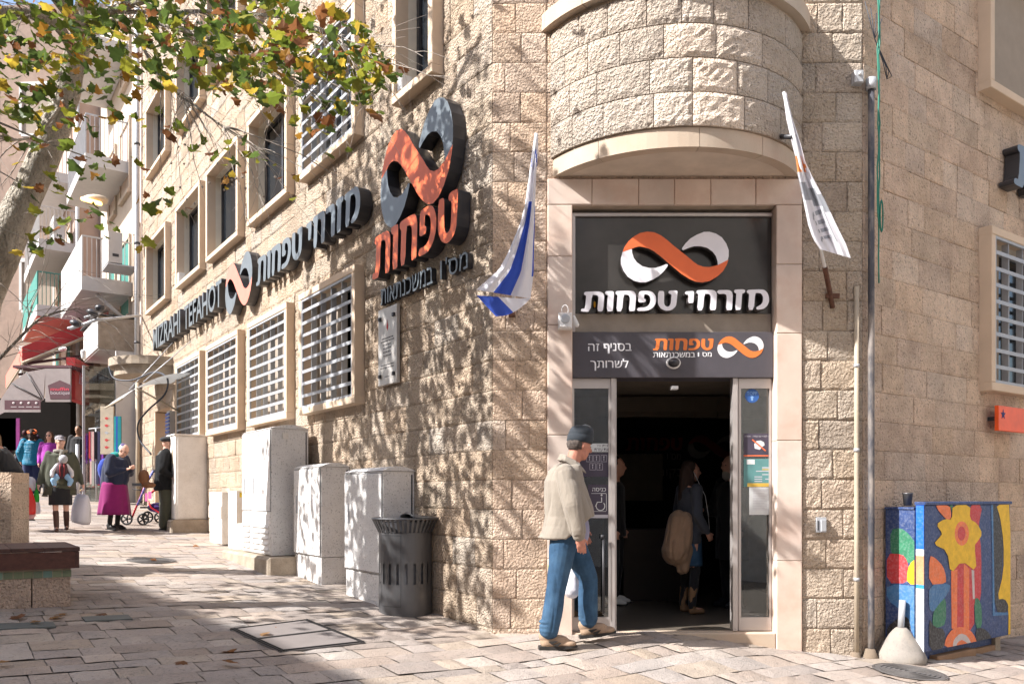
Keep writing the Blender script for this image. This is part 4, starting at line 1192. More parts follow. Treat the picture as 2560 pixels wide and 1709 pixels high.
obj('hood_rim', hood, M['bin_metal'], t)
dd = MB()
for i in range(9):
    for z in (.09, HB-.03): 
        w = math.radians(216+ i*6.5); dd.v.append(bc+Vector(((R_+.004)*math.cos(w), (R_+.004)*math.sin(w), z)))
sm = MB()
ws = [math.radians(216+i*6.5) for i in range(9)]
for (wa, wb_, za, zb_) in ((ws[0], ws[0]+.012, .09, HB-.03), (ws[-1]-.012, ws[-1], .09, HB-.03)):
    sm.add([bc+Vector(((R_+.0015)*math.cos(w), (R_+.0015)*math.sin(w), z)) for z in (za, zb_) for w in (wa, wb_)], [(0, 1, 3, 2)])
for za, zb_ in ((.085, .09), (HB-.03, HB-.025)):
    for a_, b_ in zip(ws, ws[1:]): sm.add([bc+Vector(((R_+.0015)*math.cos(w), (R_+.0015)*math.sin(w), z)) for z in (za, zb_) for w in (a_, b_)], [(0, 1, 3, 2)])
obj('door_seam', sm, M['black_side'], t)

# ------------------------------------------------------------------ painted cabinets on the right
def P_r(x): return x
pc = Vector((3.62, 7.16, 0)); pe = FRt.e; pn = FRt.n
FP = Fr((pc.x, pc.y), (pe.x, pe.y), (pn.x, pn.y), 1)
zb_ = G(pc.x, pc.y)-.02
ZT_ = EYE+(HY-1262)/F_PX*7.2
ZB_ = EYE+(HY-1628)/F_PX*7.2+.0
white_edge = paint('mural_white', (.70, .72, .78), rough=.5, pores=.2, pscale=60)
mk = dict(rough=.5, var=.15, scale=14, stain=(.60, .62, .66), stain_amt=.16, stain_scale=45, pores=.2, pscale=80)
mblue = mat('mural_navy', (.028, .055, .16), **mk); mlb = mat('mural_blue', (.05, .16, .34), **mk); mbr = mat('mural_bright_blue', (.01, .12, .62), **mk)
myel = mat('mural_yellow', (.72, .44, .02), **{**mk, 'stain': (.45, .25, .03)}); mred = mat('mural_red', (.50, .04, .045), **mk); morg = mat('mural_orange', (.72, .17, .05), **mk)
mgrn = mat('mural_green', (.03, .17, .09), **mk); mblk = mat('mural_black', (.03, .028, .03), **mk); mwh = mat('mural_pale', (.50, .45, .44), **mk)
t = thing('painted_cabinet', 'large cabinet painted with a yellow flower on red and orange stems over navy', 'cabinet', (pc.x+.6, pc.y+.3, zb_))
W_ = 1.62
obj('body', MB().box(FP, 0, W_, -.075, -.002, ZB_, ZT_, bev=.006), mblue, t)
obj('lid', MB().box(FP, -.01, W_+.01, -.085, .012, ZT_+.002, ZT_+.03, bev=.004), mblue, t)
obj('foot', MB().box(FP, .02, .1, -.34, -.05, zb_-.12, ZB_-.004), M['concrete'], t)
obj('foot', MB().box(FP, W_-.2, W_-.1, -.34, -.05, zb_-.2, ZB_-.004), M['concrete'], t)
mk2 = {**mk, 'stain_amt': .12}
for (za_, zb__, mm) in ((1560, 1372, (.01, .12, .62)), (1372, 1388, (.70, .72, .78)), (1388, 1460, (.72, .25, .12)), (1460, 1470, (.02, .25, .5)), (1470, 1631, (.70, .73, .80))):
    if za_ == 1560: za_ = 1255
    obj('edge_panel', MB().box(FP, -.006, -.001, -.074, -.004, EYE+(HY-zb__)/F_PX*7.2, EYE+(HY-za_)/F_PX*7.2), mat('edge_paint', mm, **mk2), t)
layer = [0.]
# mural outlines read from the photograph on the front face: crop coordinates -> face coordinates
def mur(x, y):
    X_ = 2000+x/2.211; Y_ = 1000+y/2.211
    u, z = FP.px(X_, Y_, 0); return (min(max(u, .002), W_-.002), min(max(z, ZB_+.005), ZT_-.002))
def shape(m, pts, smooth=True, nm='painted_shape'):
    layer[0] += .00022
    q = [mur(*p) for p in (chaikin(pts) if smooth else pts)]
    obj(nm, MB().prism(FP, q, layer[0]-.0002, layer[0]), m, t)
shape(mred, [(815, 830), (850, 950), (835, 1240), (850, 1280), (965, 1270), (960, 1100), (1000, 1130), (1003, 830), (985, 700), (1010, 575), (935, 575), (930, 700), (900, 900)])
shape(morg, [(835, 940), (870, 935), (868, 1260), (838, 1260)], False)
shape(morg, [(905, 900), (935, 930), (935, 1262), (905, 1260)], False)
shape(mwh, [(948, 935), (962, 940), (966, 1095), (955, 1098)], False)
shape(myel, [(1082, 572), (1176, 574), (1178, 1330), (1150, 1335), (1153, 1150), (1130, 1095), (1085, 1110), (1125, 950), (1125, 780), (1105, 640)])
shape(mblk, [(1062, 575), (1082, 575), (1105, 650), (1122, 780), (1115, 960), (1090, 1100), (1130, 1095), (1152, 1130), (1148, 1170), (1078, 1175), (1070, 900)])
shape(mlb, [(1056, 575), (1066, 575), (1076, 1170), (1150, 1172), (1150, 1185), (1064, 1190), (1062, 900)], False)
shape(morg, [(714, 858), (745, 868), (790, 915), (806, 970), (806, 1012), (712, 1018)])
shape(mlb, [(712, 1018), (832, 1010), (820, 1060), (770, 1130), (735, 1170), (712, 1150)])
shape(mgrn, [(735, 1170), (770, 1120), (806, 1085), (806, 1235), (760, 1258), (730, 1240)])
shape(mgrn, [(962, 1095), (985, 1090), (1003, 1140), (1005, 1255), (968, 1258)])
shape(mblk, [(712, 1200), (740, 1255), (800, 1262), (800, 1375), (712, 1392)])
shape(mblk, [(968, 1262), (1010, 1255), (1050, 1290), (1060, 1340), (975, 1362)])
shape(morg, [(795, 1365), (805, 1310), (840, 1262), (890, 1248), (940, 1268), (970, 1310), (975, 1358), (890, 1376)])
shape(mwh, [(842, 1365), (848, 1320), (885, 1284), (925, 1300), (948, 1362), (930, 1366), (900, 1318), (868, 1335), (862, 1368)])
shape(morg, [(748, 575), (826, 575), (836, 640), (820, 668), (790, 640), (760, 605)])
shape(mgrn, [(826, 575), (842, 575), (838, 615)], False)
star = [(842, 575), (940, 575), (935, 655), (978, 680), (1007, 738), (975, 785), (962, 800), (975, 948), (893, 885), (830, 960), (812, 830), (735, 795), (770, 755), (785, 735), (750, 685), (795, 655), (838, 660)]
shape(myel, star, True, 'painted_flower')
shape(morg, [(892+40*math.cos(a), 735+68*math.sin(a)) for a in [k*math.pi/8 for k in range(16)]])
shape(mred, [(890+22*math.cos(a), 735+40*math.sin(a)) for a in [k*math.pi/6 for k in range(12)]])
# the companion cabinet behind: its left end faces the street
FQ0 = FP.P(.0, -.36, 0)
FQ = Fr((FQ0.x, FQ0.y), (pn.x, pn.y), (-pe.x, -pe.y), 1)
ZT2 = EYE+(HY-1272)/F_PX*7.4; zb2 = G(FQ0.x, FQ0.y)
t = thing('painted_cabinet', 'shaded cabinet end painted with fruit in a blue bowl behind the flower cabinet', 'cabinet', (FQ0.x, FQ0.y, zb2))
obj('body', MB().box(FP, .0, W_-.1, -.36, -.088, zb2-.12, ZT2, bev=.006), mblue, t)
obj('lid', MB().box(FP, -.01, W_-.09, -.365, -.09, ZT2+.002, ZT2+.02, bev=.004), mblue, t)
layer[0] = 0
def mq(x, y):
    u, z = FQ.px(2000+x/2.211, 1000+y/2.211, 0); return (min(max(u, .004), .268), min(max(z, zb2-.05), ZT2-.002))
def shape2(m, pts):
    layer[0] += .00022
    obj('painted_shape', MB().prism(FQ, [mq(*p) for p in chaikin(pts)], layer[0]-.0002, layer[0]), m, t)
shape2(mlb, [(480, 1012), (690, 1030), (690, 1310), (640, 1320), (560, 1160), (480, 1100)])
shape2(mgrn, [(500, 712), (560, 705), (605, 740), (640, 790), (690, 800), (690, 900), (590, 900), (500, 860)])
shape2(mred, [(480, 845), (565, 850), (590, 880), (605, 940), (595, 1010), (480, 1010)])
shape2(myel, [(590, 1015), (595, 930), (620, 885), (660, 880), (690, 900), (690, 1022)])
shape2(mblk, [(480, 1250), (560, 1190), (600, 1200), (615, 1260), (600, 1330), (480, 1330)])
t = thing('flattened_cardboard', 'flattened brown cardboard pushed under the flower cabinet', 'cardboard', FP.P(.8, -.1, zb_))
obj('sheet', MB().box(FP, .25, .95, -.32, -.01, zb_-.07, zb_+.05, bev=.01), M['cardboard'], t)
obj('sheet', MB().box(FP, .9, 1.4, -.30, -.04, zb_-.11, zb_+.03, bev=.01), M['cardboard'], t)
t = thing('paper_cup', 'dark paper cup left standing on the painted cabinet', 'cup', FP.P(.1, -.2, ZT2+.03))
cc = FP.P(.085, -.2, 0)
obj('cup', MB().lathe(Vector((cc.x, cc.y, ZT2+.033)), [(.032, 0), (.042, .10), (.046, .105), (.046, .115)], 16), M['bin_metal'], t)
# concrete cone with a cut-off pipe
cp = gpx(2253, 1648); cz = G(cp.x, cp.y)
t = thing('concrete_weight', 'pale concrete cone with a cut-off metal pipe standing before the painted cabinets', 'bollard', (cp.x, cp.y, cz))
mb = MB(); cb = Vector((cp.x, cp.y, cz-.03)); n_ = 28; prof = [(.205, 0), (.212, .05), (.195, .10), (.155, .17), (.11, .24), (.07, .295), (.045, .32)]
mb.lathe(cb, prof, n_)
for v_ in mb.v: v_ += Vector((noise.noise(v_*9)*.012, noise.noise(v_*9+Vector((5, 0, 0)))*.012, noise.noise(v_*7)*.006))
obj('cone', mb, M['pale_concrete'], t)
obj('pipe', MB().tube([cb+Vector((-.005, 0, .28)), cb+Vector((.012, 0, .56))], .028, 12), M['grey_metal'], t)
# round manhole covers
def manhole(c, r, label):
    z = G(c.x, c.y)
    t = thing('manhole_cover', label, 'manhole cover', (c.x, c.y, z))
    def ring(r0, r1, h, m, nm):
        mb = MB(); n_ = 40; b0 = 0
        for (rr, hh) in ((r0, h-.004), (r0, h), (r1, h), (r1, h-.004)):
            for k in range(n_):
                w = 2*math.pi*k/n_; x, y = c.x+rr*math.cos(w), c.y+rr*math.sin(w); mb.v.append(Vector((x, y, G(x, y)+hh)))
        for i in range(3):
            for k in range(n_): mb.face((i*n_+k, i*n_+(k+1) % n_, (i+1)*n_+(k+1) % n_, (i+1)*n_+k))
        obj(nm, mb, m, t)
    ring(.001, r-.02, .010, M['iron'], 'disc'); ring(r-.014, r, .013, M['iron'], 'outer_ring')
    for k in range(1, 7): ring((r-.03)*k/7, (r-.03)*k/7+.012, .016, M['iron'], 'ridge')
manhole(gpx(2274, 1681), .285, 'round ribbed iron manhole cover in front of the concrete cone')
manhole(gpx(378, 1401), .30, 'round iron manhole cover in the sunlit street beyond the bench')
# square double cover
q0, q1, q2, q3 = [gpx(*p) for p in ((575, 1575), (768, 1551), (914, 1608), (700, 1632))]
t = thing('access_cover', 'square twin-plate access cover edged with black studded rims in the paving', 'access cover', sum((q0, q1, q2, q3), Vector())/4)
def bil(a, b): 
    p = q0*(1-a)*(1-b)+q1*a*(1-b)+q2*a*b+q3*(1-a)*b; return Vector((p.x, p.y, G(p.x, p.y)))
def plate(a0, a1, b0, b1, h, m, nm, n_=1):
    mb = MB(); vs = []
    for hh in (0, h): vs += [bil(a, b)+Vector((0, 0, hh)) for a, b in ((a0, b0), (a1, b0), (a1, b1), (a0, b1))]
    mb.add(vs, [(0, 1, 2, 3), (4, 5, 6, 7), (0, 1, 5, 4), (1, 2, 6, 5), (2, 3, 7, 6), (3, 0, 4, 7)]); obj(nm, mb, m, t)
plate(0, 1, 0, 1, .012, M['iron'], 'bed'); plate(.065, .945, .035, .475, .016, M['cover_plate'], 'plate'); plate(.065, .945, .515, .965, .016, M['cover_plate'], 'plate')
stud = MB()
for k in range(70):
    for (b_) in (.015, .485, .505, .975):
        a = (k+.5)/70; p = bil(a, b_); stud.add([p+Vector((x, y, z)) for z in (.010, .021) for x, y in ((-.007, -.005), (.007, -.005), (.007, .005), (-.007, .005))], [(4, 5, 6, 7), (0, 1, 5, 4), (1, 2, 6, 5), (2, 3, 7, 6), (3, 0, 4, 7)])
for k in range(54):
    for (a) in (.015, .05, .955, .985):
        b_ = (k+.5)/54; p = bil(a, b_); stud.add([p+Vector((x, y, z)) for z in (.010, .021) for x, y in ((-.006, -.006), (.006, -.006), (.006, .006), (-.006, .006))], [(4, 5, 6, 7), (0, 1, 5, 4), (1, 2, 6, 5), (2, 3, 7, 6), (3, 0, 4, 7)])
obj('studded_rim', stud, paint('rim_black', (.03, .028, .028), rough=.6), t, kind='stuff', recalc=False)
for (x, y, w_, h_, lb) in ((268, 1546, .36, .20, 'small dark square drain lid in the shaded paving right of the bench'), (45, 1566, .5, .22, 'greenish dark drain lid in the shaded paving below the bench')):
    p = gpx(x, y); t = thing('drain_cover', lb, 'drain lid', p)
    vs = []
    for hh in (.0, .012):
        for a, b in ((-1, -1), (1, -1), (1, 1), (-1, 1)):
            r = p+E1*(a*w_/2)+E2*(b*h_/2); vs.append(Vector((r.x, r.y, G(r.x, r.y)+hh)))
    mb = MB(); mb.add(vs, [(0, 1, 2, 3), (4, 5, 6, 7), (0, 1, 5, 4), (1, 2, 6, 5), (2, 3, 7, 6), (3, 0, 4, 7)]); obj('plate', mb, paint('lid_slate', (.10, .11, .105), rough=.6), t)

# ------------------------------------------------------------------ bench wrapped round the planter
bq = gpx(177, 1515); bz = bq.z
FB = Fr((bq.x, bq.y), (-.85, -.50), (-.576, .817), 1)       # u runs left, p runs back
Yb = bq.y
zc0 = EYE+(HY-1418)/F_PX*Yb; zc1 = EYE+(HY-1376)/F_PX*Yb
t = thing('wooden_bench', 'dark brown plank bench on a stone and green tile base round the planter', 'bench', (bq.x-1, bq.y+.4, bz))
for k, (a, b) in enumerate(((0, .30), (.305, 1.2), (1.205, 2.6))):
    obj('base_stone', MB().box(FB, a+.003, b-.003, .0, 1.0, bz-.2, zc0-.085, bev=.008), M['tooled_stone'], t, color=(.85, .82, .82))
for k in range(26):
    obj('tile', MB().box(FB, -.004+k*.075, .066+k*.075, -.004, .02, zc0-.08, zc0-.02, bev=.003), M['tile_green'], t, color=tintc(.3, .2))
obj('tile_bed', MB().box(FB, .0, 2.6, .0, 1.0, zc0-.083, zc0-.005), M['mortar'], t)
obj('front_plank', MB().box(FB, -.028, 2.6, -.06, -.02, zc0, zc1-.004, bev=.006), M['wood'], t, color=(1.25, 1.0, .9))
obj('end_plank', MB().box(FB, -.06, -.03, -.06, .95, zc0, zc1-.004, bev=.006), M['wood'], t, color=(1.1, .95, .9))
zs_ = zc1
u = -.065
for k in range(9):
    w = uni(.24, .30)
    if k < 3:
        obj('plank', MB().box(FB, u, u+w-.006, -.065, 1.0-.0*k, zs_, zs_+.035, bev=.005), M['wood'], t, color=tintc(.15, .03))
    else:
        obj('plank', MB().box(FB, u, u+w-.006, -.065, .24, zs_, zs_+.035, bev=.005), M['wood'], t, color=tintc(.15, .03))
    u += w
pl = thing('planter_wall', 'weathered stone planter wall at the left edge behind the bench', 'planter', (bq.x-1.6, bq.y+1.2, bz))
pw = wpx(28, 1180, 8.9); FPw = Fr((pw.x, 8.9), (-1, 0), (0, 1), 1); zq = G(pw.x, 8.9)
for k, (z0_, z1_) in enumerate(((zq-.1, zq+.28), (zq+.284, zq+.60), (zq+.604, pw.z-.12), (pw.z-.117, pw.z))):
    obj('planter_stone', MB().box(FPw, 0, 1.6, 0, .35, z0_, z1_, bev=.02), M['tooled_stone'], pl, color=tintc(.1))
obj('planter_stone', MB().box(FPw, .35, 2.2, -1.0, -.004, zq-.1, zq+.42, bev=.02), M['tooled_stone'], pl, color=tintc(.1))
obj('soil', MB().box(FPw, .36, 2.2, -.9, .0, zq+.424, zq+.44), M['ground_joint'], pl)
# ================================================================== plane tree
def leaf_pts():
    """palmate outline in its own plane: stalk at the origin, tip along +y"""
    return [(0, .04), (.20, -.02), (.42, -.06), (.44, .12), (.64, .28), (.46, .40), (.50, .62), (.26, .66), (.16, .84), (.0, 1.0),
            (-.16, .84), (-.26, .66), (-.50, .62), (-.46, .40), (-.64, .28), (-.44, .12), (-.42, -.06), (-.20, -.02)]
LP = leaf_pts()
def leaf_geo(fold, curl):
    vs = [(0, .34, -.02)]+[(x, y, abs(x)*fold-curl*(y-.3)**2) for x, y in LP]
    n = len(LP)
    return vs, [(0, 1+i, 1+(i+1) % n) for i in range(n)]
LGEO = [leaf_geo(f, c) for f, c in ((.25, .15), (-.3, .3), (.5, .4), (.1, -.3), (-.15, .6))]
LCOL = [((.095, .125, .018), 32), ((.055, .085, .02), 24), ((.17, .17, .02), 18), ((.34, .24, .03), 10), ((.28, .14, .02), 5), ((.18, .075, .03), 11)]
def leaf_col(dry=0):
    cs, ws = zip(*LCOL); ws = list(ws)
    if dry: ws = [3, 2, 5, 15, 25, 40]
    c = random.choices(cs, ws)[0]; k = uni(1.0, 2.0)
    return tuple(x*k for x in c)
tb = Vector((-6.6, 9.3, 0)); tb.z = G(tb.x, tb.y)
tree = thing('plane_tree', 'leaning plane tree with mottled bark and yellowing leaves over the street at the left', 'tree', tb)
Yt = 9.2
path = [(-260, 1300, 175), (-190, 1130, 150), (-110, 930, 128), (-45, 740, 108), (10, 607, 100), (78, 464, 80), (139, 321, 78), (178, 185, 62), (200, 100, 55), (212, 10, 46), (225, -160, 40), (240, -420, 28)]
pts = [wpx(x, y, Yt-.0) for x, y, w in path]; rs = [w*.9/2/F_PX*Yt for x, y, w in path]
pts[0].z = G(pts[0].x, pts[0].y)-.1
def subdiv(pts, rs, n=4):
    P, R = [], []
    for i in range(len(pts)-1):
        p0, p1, p2, p3 = pts[max(i-1, 0)], pts[i], pts[i+1], pts[min(i+2, len(pts)-1)]
        for k in range(n):
            t = k/n
            P.append(.5*((2*p1)+(-p0+p2)*t+(2*p0-5*p1+4*p2-p3)*t*t+(-p0+3*p1-3*p2+p3)*t**3)); R.append(rs[i]*(1-t)+rs[i+1]*t)
    return P+[pts[-1]], R+[rs[-1]]
P_, R_2 = subdiv(pts, rs, 6)
mb = MB(); mb.tube(P_, R_2, 16)
for v_ in mb.v: v_ += Vector((noise.noise(v_*5), noise.noise(v_*5+Vector((9, 0, 0))), 0))*.018
obj('trunk', mb, M['bark'], tree, recalc=False)
limbs = []
def limb(px_pts, r0, r1, n=8, name='limb', m='bark'):
    pts = [wpx(*q) for q in px_pts]; rs = [r0+(r1-r0)*i/(len(pts)-1) for i in range(len(pts))]
    P, R = subdiv(pts, rs, 4); limbs.append((P, R)); return P, R
lm = MB()
LIMBS = [
 ([(205, 110, 9.2), (180, 40, 8.8), (120, -40, 8.4), (30, -200, 7.8), (-150, -420, 7.2)], .10, .04),
 ([(190, 150, 9.2), (140, 60, 8.6), (40, 30, 8.2), (-120, 20, 7.8), (-350, -40, 7.2)], .06, .03),
 ([(208, 60, 9.1), (300, 20, 8.6), (430, -20, 8.0), (620, -60, 7.4), (820, -100, 6.9)], .055, .012),
 ([(205, 100, 9.2), (270, 55, 8.8), (400, 60, 8.3), (560, 110, 7.8), (660, 160, 7.3), (740, 210, 7.0)], .035, .006),
 ([(210, 60, 9.1), (320, 70, 8.6), (400, 190, 8.1), (520, 290, 7.7), (672, 385, 7.3)], .022, .005),
 ([(260, 30, 8.9), (420, 30, 8.2), (560, 30, 7.6), (740, 50, 7.0), (850, 100, 6.8), (900, 150, 6.6)], .025, .004),
 ([(212, 0, 9.1), (330, -130, 8.2), (480, -330, 7.4), (700, -500, 6.8)], .07, .02),
 ([(225, -160, 9.0), (100, -350, 8.0), (-60, -560, 7.0)], .06, .02),
 ([(-40, 930, 8.4), (0, 895, 8.0), (63, 830, 7.8), (110, 790, 7.6), (200, 770, 7.4)], .022, .004),
 ([(63, 830, 7.8), (75, 780, 7.8), (90, 740, 7.9)], .01, .004),
 ([(160, 250, 9.1), (100, 330, 8.8), (40, 350, 8.4), (-40, 340, 8.0)], .02, .006),
]
for q, r0, r1 in LIMBS:
    P, R = limb(q, r0, r1); o_ = MB(); o_.tube(P, R, 8); obj('limb', o_, M['bark'], tree, recalc=False)
# twigs: fine drooping whips grown from the limbs
tw = MB()
allp = [(p, i) for i, (P, R) in enumerate(limbs) for p in P]
tips = []
def whip(p, d, L, r, n=7, droop=.25):
    pts = [p]; d = d.normalized()
    for k in range(n):
        d = (d+Vector((uni(-.16, .16), uni(-.16, .16), uni(-.14, .10)-droop/n))).normalized()
        pts.append(pts[-1]+d*L/n)
    tw.tube(pts, [r*(1-.75*i/n) for i in range(n+1)], 4, caps=False)
    return pts
for i, (P, R) in enumerate(limbs):
    nw = {0: 22, 1: 30, 2: 44, 3: 50, 4: 34, 5: 46, 6: 26, 7: 16, 8: 16, 9: 6, 10: 14}[i]
    for k in range(nw):
        j = random.randrange(len(P)//4, len(P)-1)
        d = (P[j+1]-P[j]).normalized()
        side = Vector((uni(-.6, 1), uni(-.7, .5), uni(-.8, .6)))
        ps = whip(P[j], d+side*.8, uni(.4, 1.2 if i in (3, 5) else 1.6), uni(.004, .009) if i not in (8, 9) else .004)
        tips.append(ps)
        for q in range(2):
            s_ = random.randrange(2, len(ps)-1)
            tips.append(whip(ps[s_], (ps[s_]-ps[s_-1])+Vector((uni(-1, 1), uni(-1, 1), uni(-1, .5)))*.15, uni(.25, .7), .0025, 5))
obj('twigs', tw, M['twig'], tree, kind='stuff', recalc=False)

CLUSTERS = [(100,60,140,90,150),(50,200,90,90,70),(300,50,130,70,105),(480,60,120,80,120),(650,60,110,90,120),(800,110,110,80,125),(900,180,70,60,70),(700,180,90,70,70),(860,240,60,40,20),
 (560,170,80,60,60),(400,160,90,60,55),(230,170,70,70,45),(160,300,80,60,32),(330,290,60,50,14),(50,330,60,70,26),(110,470,60,60,12),(215,420,40,40,8),(250,560,45,35,9),(150,590,40,30,9),(85,615,40,25,9),
 (380,505,50,25,6),(450,320,30,30,5),(530,370,40,25,8),(600,230,50,50,16),(612,395,45,40,8),(690,240,40,60,15),(780,310,60,35,12),(960,180,40,40,12),(560,470,30,30,5),(300,430,60,40,7),(925,270,30,20,4),(860,370,40,20,2),(370,630,30,30,2),(690,480,60,60,5),(770,290,30,50,6),(440,540,40,40,3)]
leaves = []
for (cx_, cy_, rx, ry, n) in CLUSTERS:
    dry = cx_ in (560, 690) and cy_ > 400
    for k in range(int(n*1.2)):
        a = uni(0, 2*math.pi); r = math.sqrt(rnd())*1.15
        x, y = cx_+rx*r*math.cos(a), cy_+ry*r*math.sin(a)
        Y = uni(6.0, 8.6)
        if x > 560: Y = uni(5.8, 7.6)
        if 15 < cx_ < 180 and cy_ > 400: Y = uni(6.2, 7.8)
        leaves.append((wpx(x, y, Y), dry, True))
# canopy above and left of the frame, part of the same crown
for k in range(900):
    Y = uni(5.9, 9.0); X = uni(-7.5, -1.5)
    if k % 3 == 0: X = uni(-8, -4)
    zlo = EYE+(HY+40)/F_PX*Y if abs(X)/Y < .66 else uni(4.0, 6)
    z = zlo+abs(random.gauss(0, 1.1))
    leaves.append((Vector((X, Y, z)), False, False))
def leaf_matrix(p):
    s_ = uni(.055, .115)
    R = Euler((uni(1.9, 3.6), uni(-.7, .7), uni(0, 6.28))).to_matrix()
    return R, s_
leaves.sort(key=lambda q: (not q[2], q[0].length))
lshared = {}
fl = MB()
for i, (p, dry, vis) in enumerate(leaves):
    R, s_ = leaf_matrix(p); gi = random.randrange(5); c = leaf_col(dry)
    if dry: s_ *= .6
    if i < 280 and vis:
        if gi not in lshared:
            mb = MB(); mb.add(*LGEO[gi]); lshared[gi] = mb.mesh('leaf', M['leaf'], None, False)
        o_ = bpy.data.objects.new('leaf', lshared[gi]); COL.objects.link(o_); o_.parent = tree
        o_.matrix_local = Matrix.Translation(p-tb) @ (R*s_).to_4x4(); o_.color = (*c, 1)
    else:
        vs, fs = LGEO[gi]; fl.add([p+R @ (Vector(v_)*s_) for v_ in vs], fs, 0, c)
    if rnd() < .5:
        pass
obj('foliage', fl, M['leaf_far'], tree, kind='stuff', recalc=False)
# seed balls
sb = MB()
for k in range(26):
    p = wpx(uni(420, 720), uni(330, 520), uni(6.5, 7.5)); sb.ellip(p, (.011, .011, .011), n=6)
obj('seed_balls', sb, M['twig'], tree, kind='stuff', recalc=False)

# a second street tree just outside the left edge: its crown dapples the corner of the bank
tb2 = Vector((-6.4, 6.4, G(-6.4, 6.4)))
tree2 = thing('plane_tree', 'second plane tree standing out of view left of the bench, shading the corner', 'tree', tb2)
P_, R_2 = subdiv([tb2-Vector((0, 0, .1)), tb2+Vector((.05, .1, 2.4)), tb2+Vector((.3, .3, 4.6)), tb2+Vector((.6, .2, 7)), tb2+Vector((.7, .3, 9))], [.24, .2, .16, .1, .04], 4)
mb = MB(); mb.tube(P_, R_2, 12); obj('trunk', mb, M['bark'], tree2, recalc=False)
tw = MB()
for k in range(90):
    j = random.randrange(7, len(P_)-1); whip(P_[j], Vector((uni(-1, 1), uni(-.6, 1), uni(-.2, .9))), uni(1, 2.6), uni(.008, .03), 7, .1)
obj('limbs', tw, M['bark'], tree2, kind='stuff', recalc=False)
fl = MB()
for k in range(4600):
    a = rnd()
    Y = uni(5.2, 9.3); X = uni(-7.2, -4.6)+(Y-6)*-.05
    z = uni(3.9, 10.2)
    # keep clumps: reject by a smooth noise so that gaps let light through
    if noise.noise(Vector((X*.9, Y*1.3, z*.8))) < -.08: continue
    if abs(X)/Y < .70: continue
    R, s_ = leaf_matrix(None); vs, fs = random.choice(LGEO); p = Vector((X, Y, z))
    fl.add([p+R @ (Vector(v_)*s_*1.15) for v_ in vs], fs, 0, leaf_col())
obj('foliage', fl, M['leaf_far'], tree2, kind='stuff', recalc=False)

# fallen leaves on the paving
for i, (x, y, lb) in enumerate([(265, 1537, 'left of the dark square drain lid'), (125, 1548, 'on the shaded paving below the bench'), (98, 1560, 'beside the greenish drain lid'), (165, 1538, 'between the two drain lids and the bench'), (566, 1634, 'on the shaded paving left of the access cover'), (578, 1664, 'on the shaded paving below the access cover'), (650, 1589, 'lying on the rim of the access cover'), (690, 1571, 'lying on the upper plate of the access cover'), (268, 1326, 'at the feet of the woman in the purple skirt'), (483, 1370, 'in the sunlit street before the meter boxes'), (378, 1403, 'on the far round manhole cover'), (10, 1664, 'in the bottom left corner of the paving'), (42, 1545, 'nearest the bench corner on the left'), (895, 1470, 'at the foot of the wall left of the bin'), (460, 1657, 'on the shaded slabs near the bottom edge')]):
    p = gpx(x, y); s_ = uni(.07, .11)
    vs, fs = random.choice(LGEO); R = Euler((uni(-.3, .3), uni(-.3, .3), uni(0, 6.28))).to_matrix()
    mb = MB(); mb.add([p+Vector((0, 0, .022))+R @ (Vector(v_)*s_) for v_ in vs], fs)
    o_ = obj('fallen_leaf', mb, M['leaf'], None, at=p, label='dry brown fallen leaf '+lb, cat='leaf', group='fallen leaves on the paving', color=random.choice([(.30, .15, .07), (.38, .22, .10), (.24, .11, .05)]), recalc=False)
# ================================================================== houses up the street
def ul(x, y, p): return FL.px(x, y, p)
def building(name, label, u0, u1, p, zt, m, windows=(), back=6):
    c = FL.P((u0+u1)/2, p, 0); t = thing(name, label, 'building', (c.x, c.y, G(c.x, c.y)))
    obj('wall', MB().box(FL, u0, u1, p-back, p, -1, zt), M[m], t)
    for (a, b, z0, z1, mm) in windows:
        w = obj('window', MB().box(FL, a-.08, b+.08, p+.001, p+.10, z0-.1, z0-.0).box(FL, a-.08, a, p+.002, p+.06, z0+.001, z1-.001).box(FL, b, b+.08, p+.002, p+.06, z0+.001, z1-.001).box(FL, a-.08, b+.08, p+.001, p+.07, z1, z1+.1), M['dressed_stone'], t)
        obj('shutter', MB().box(FL, a+.001, b-.001, p+.003, p+.03, z0+.001, z1-.001), mm, w)
    return t
def balcony(t, u0, u1, p0, p1, z, h=.3, rail=1.0, m='white_paint', railm='white_paint', solid=None, under=None):
    b = obj('balcony', MB().box(FL, u0, u1, p0, p1, z, z+h, bev=.01), M[m], t)
    if under: obj('underside', MB().box(FL, u0+.02, u1-.02, p0, p1-.02, z-.02, z-.001), M[under], b)
    r = MB(); zt = z+h+rail
    if solid:
        obj('screen', MB().box(FL, u0, u1, p1-.04, p1-.01, z+h+.02, zt), solid, b)
    step = .11
    q = p0+.05
    while q < p1: r.box(FL, u0+.02, u0+.035, q, q+.018, z+h+.001, zt); q += step
    q = u0+.05
    if not solid:
        while q < u1: r.box(FL, q, q+.018, p1-.04, p1-.022, z+h+.001, zt); q += step*1.2
    r.box(FL, u0, u1, p1-.045, p1-.012, zt+.001, zt+.035); r.box(FL, u0, u0+.035, p0, p1-.046, zt+.001, zt+.035)
    obj('railing', r, M[railm], b)
    return b
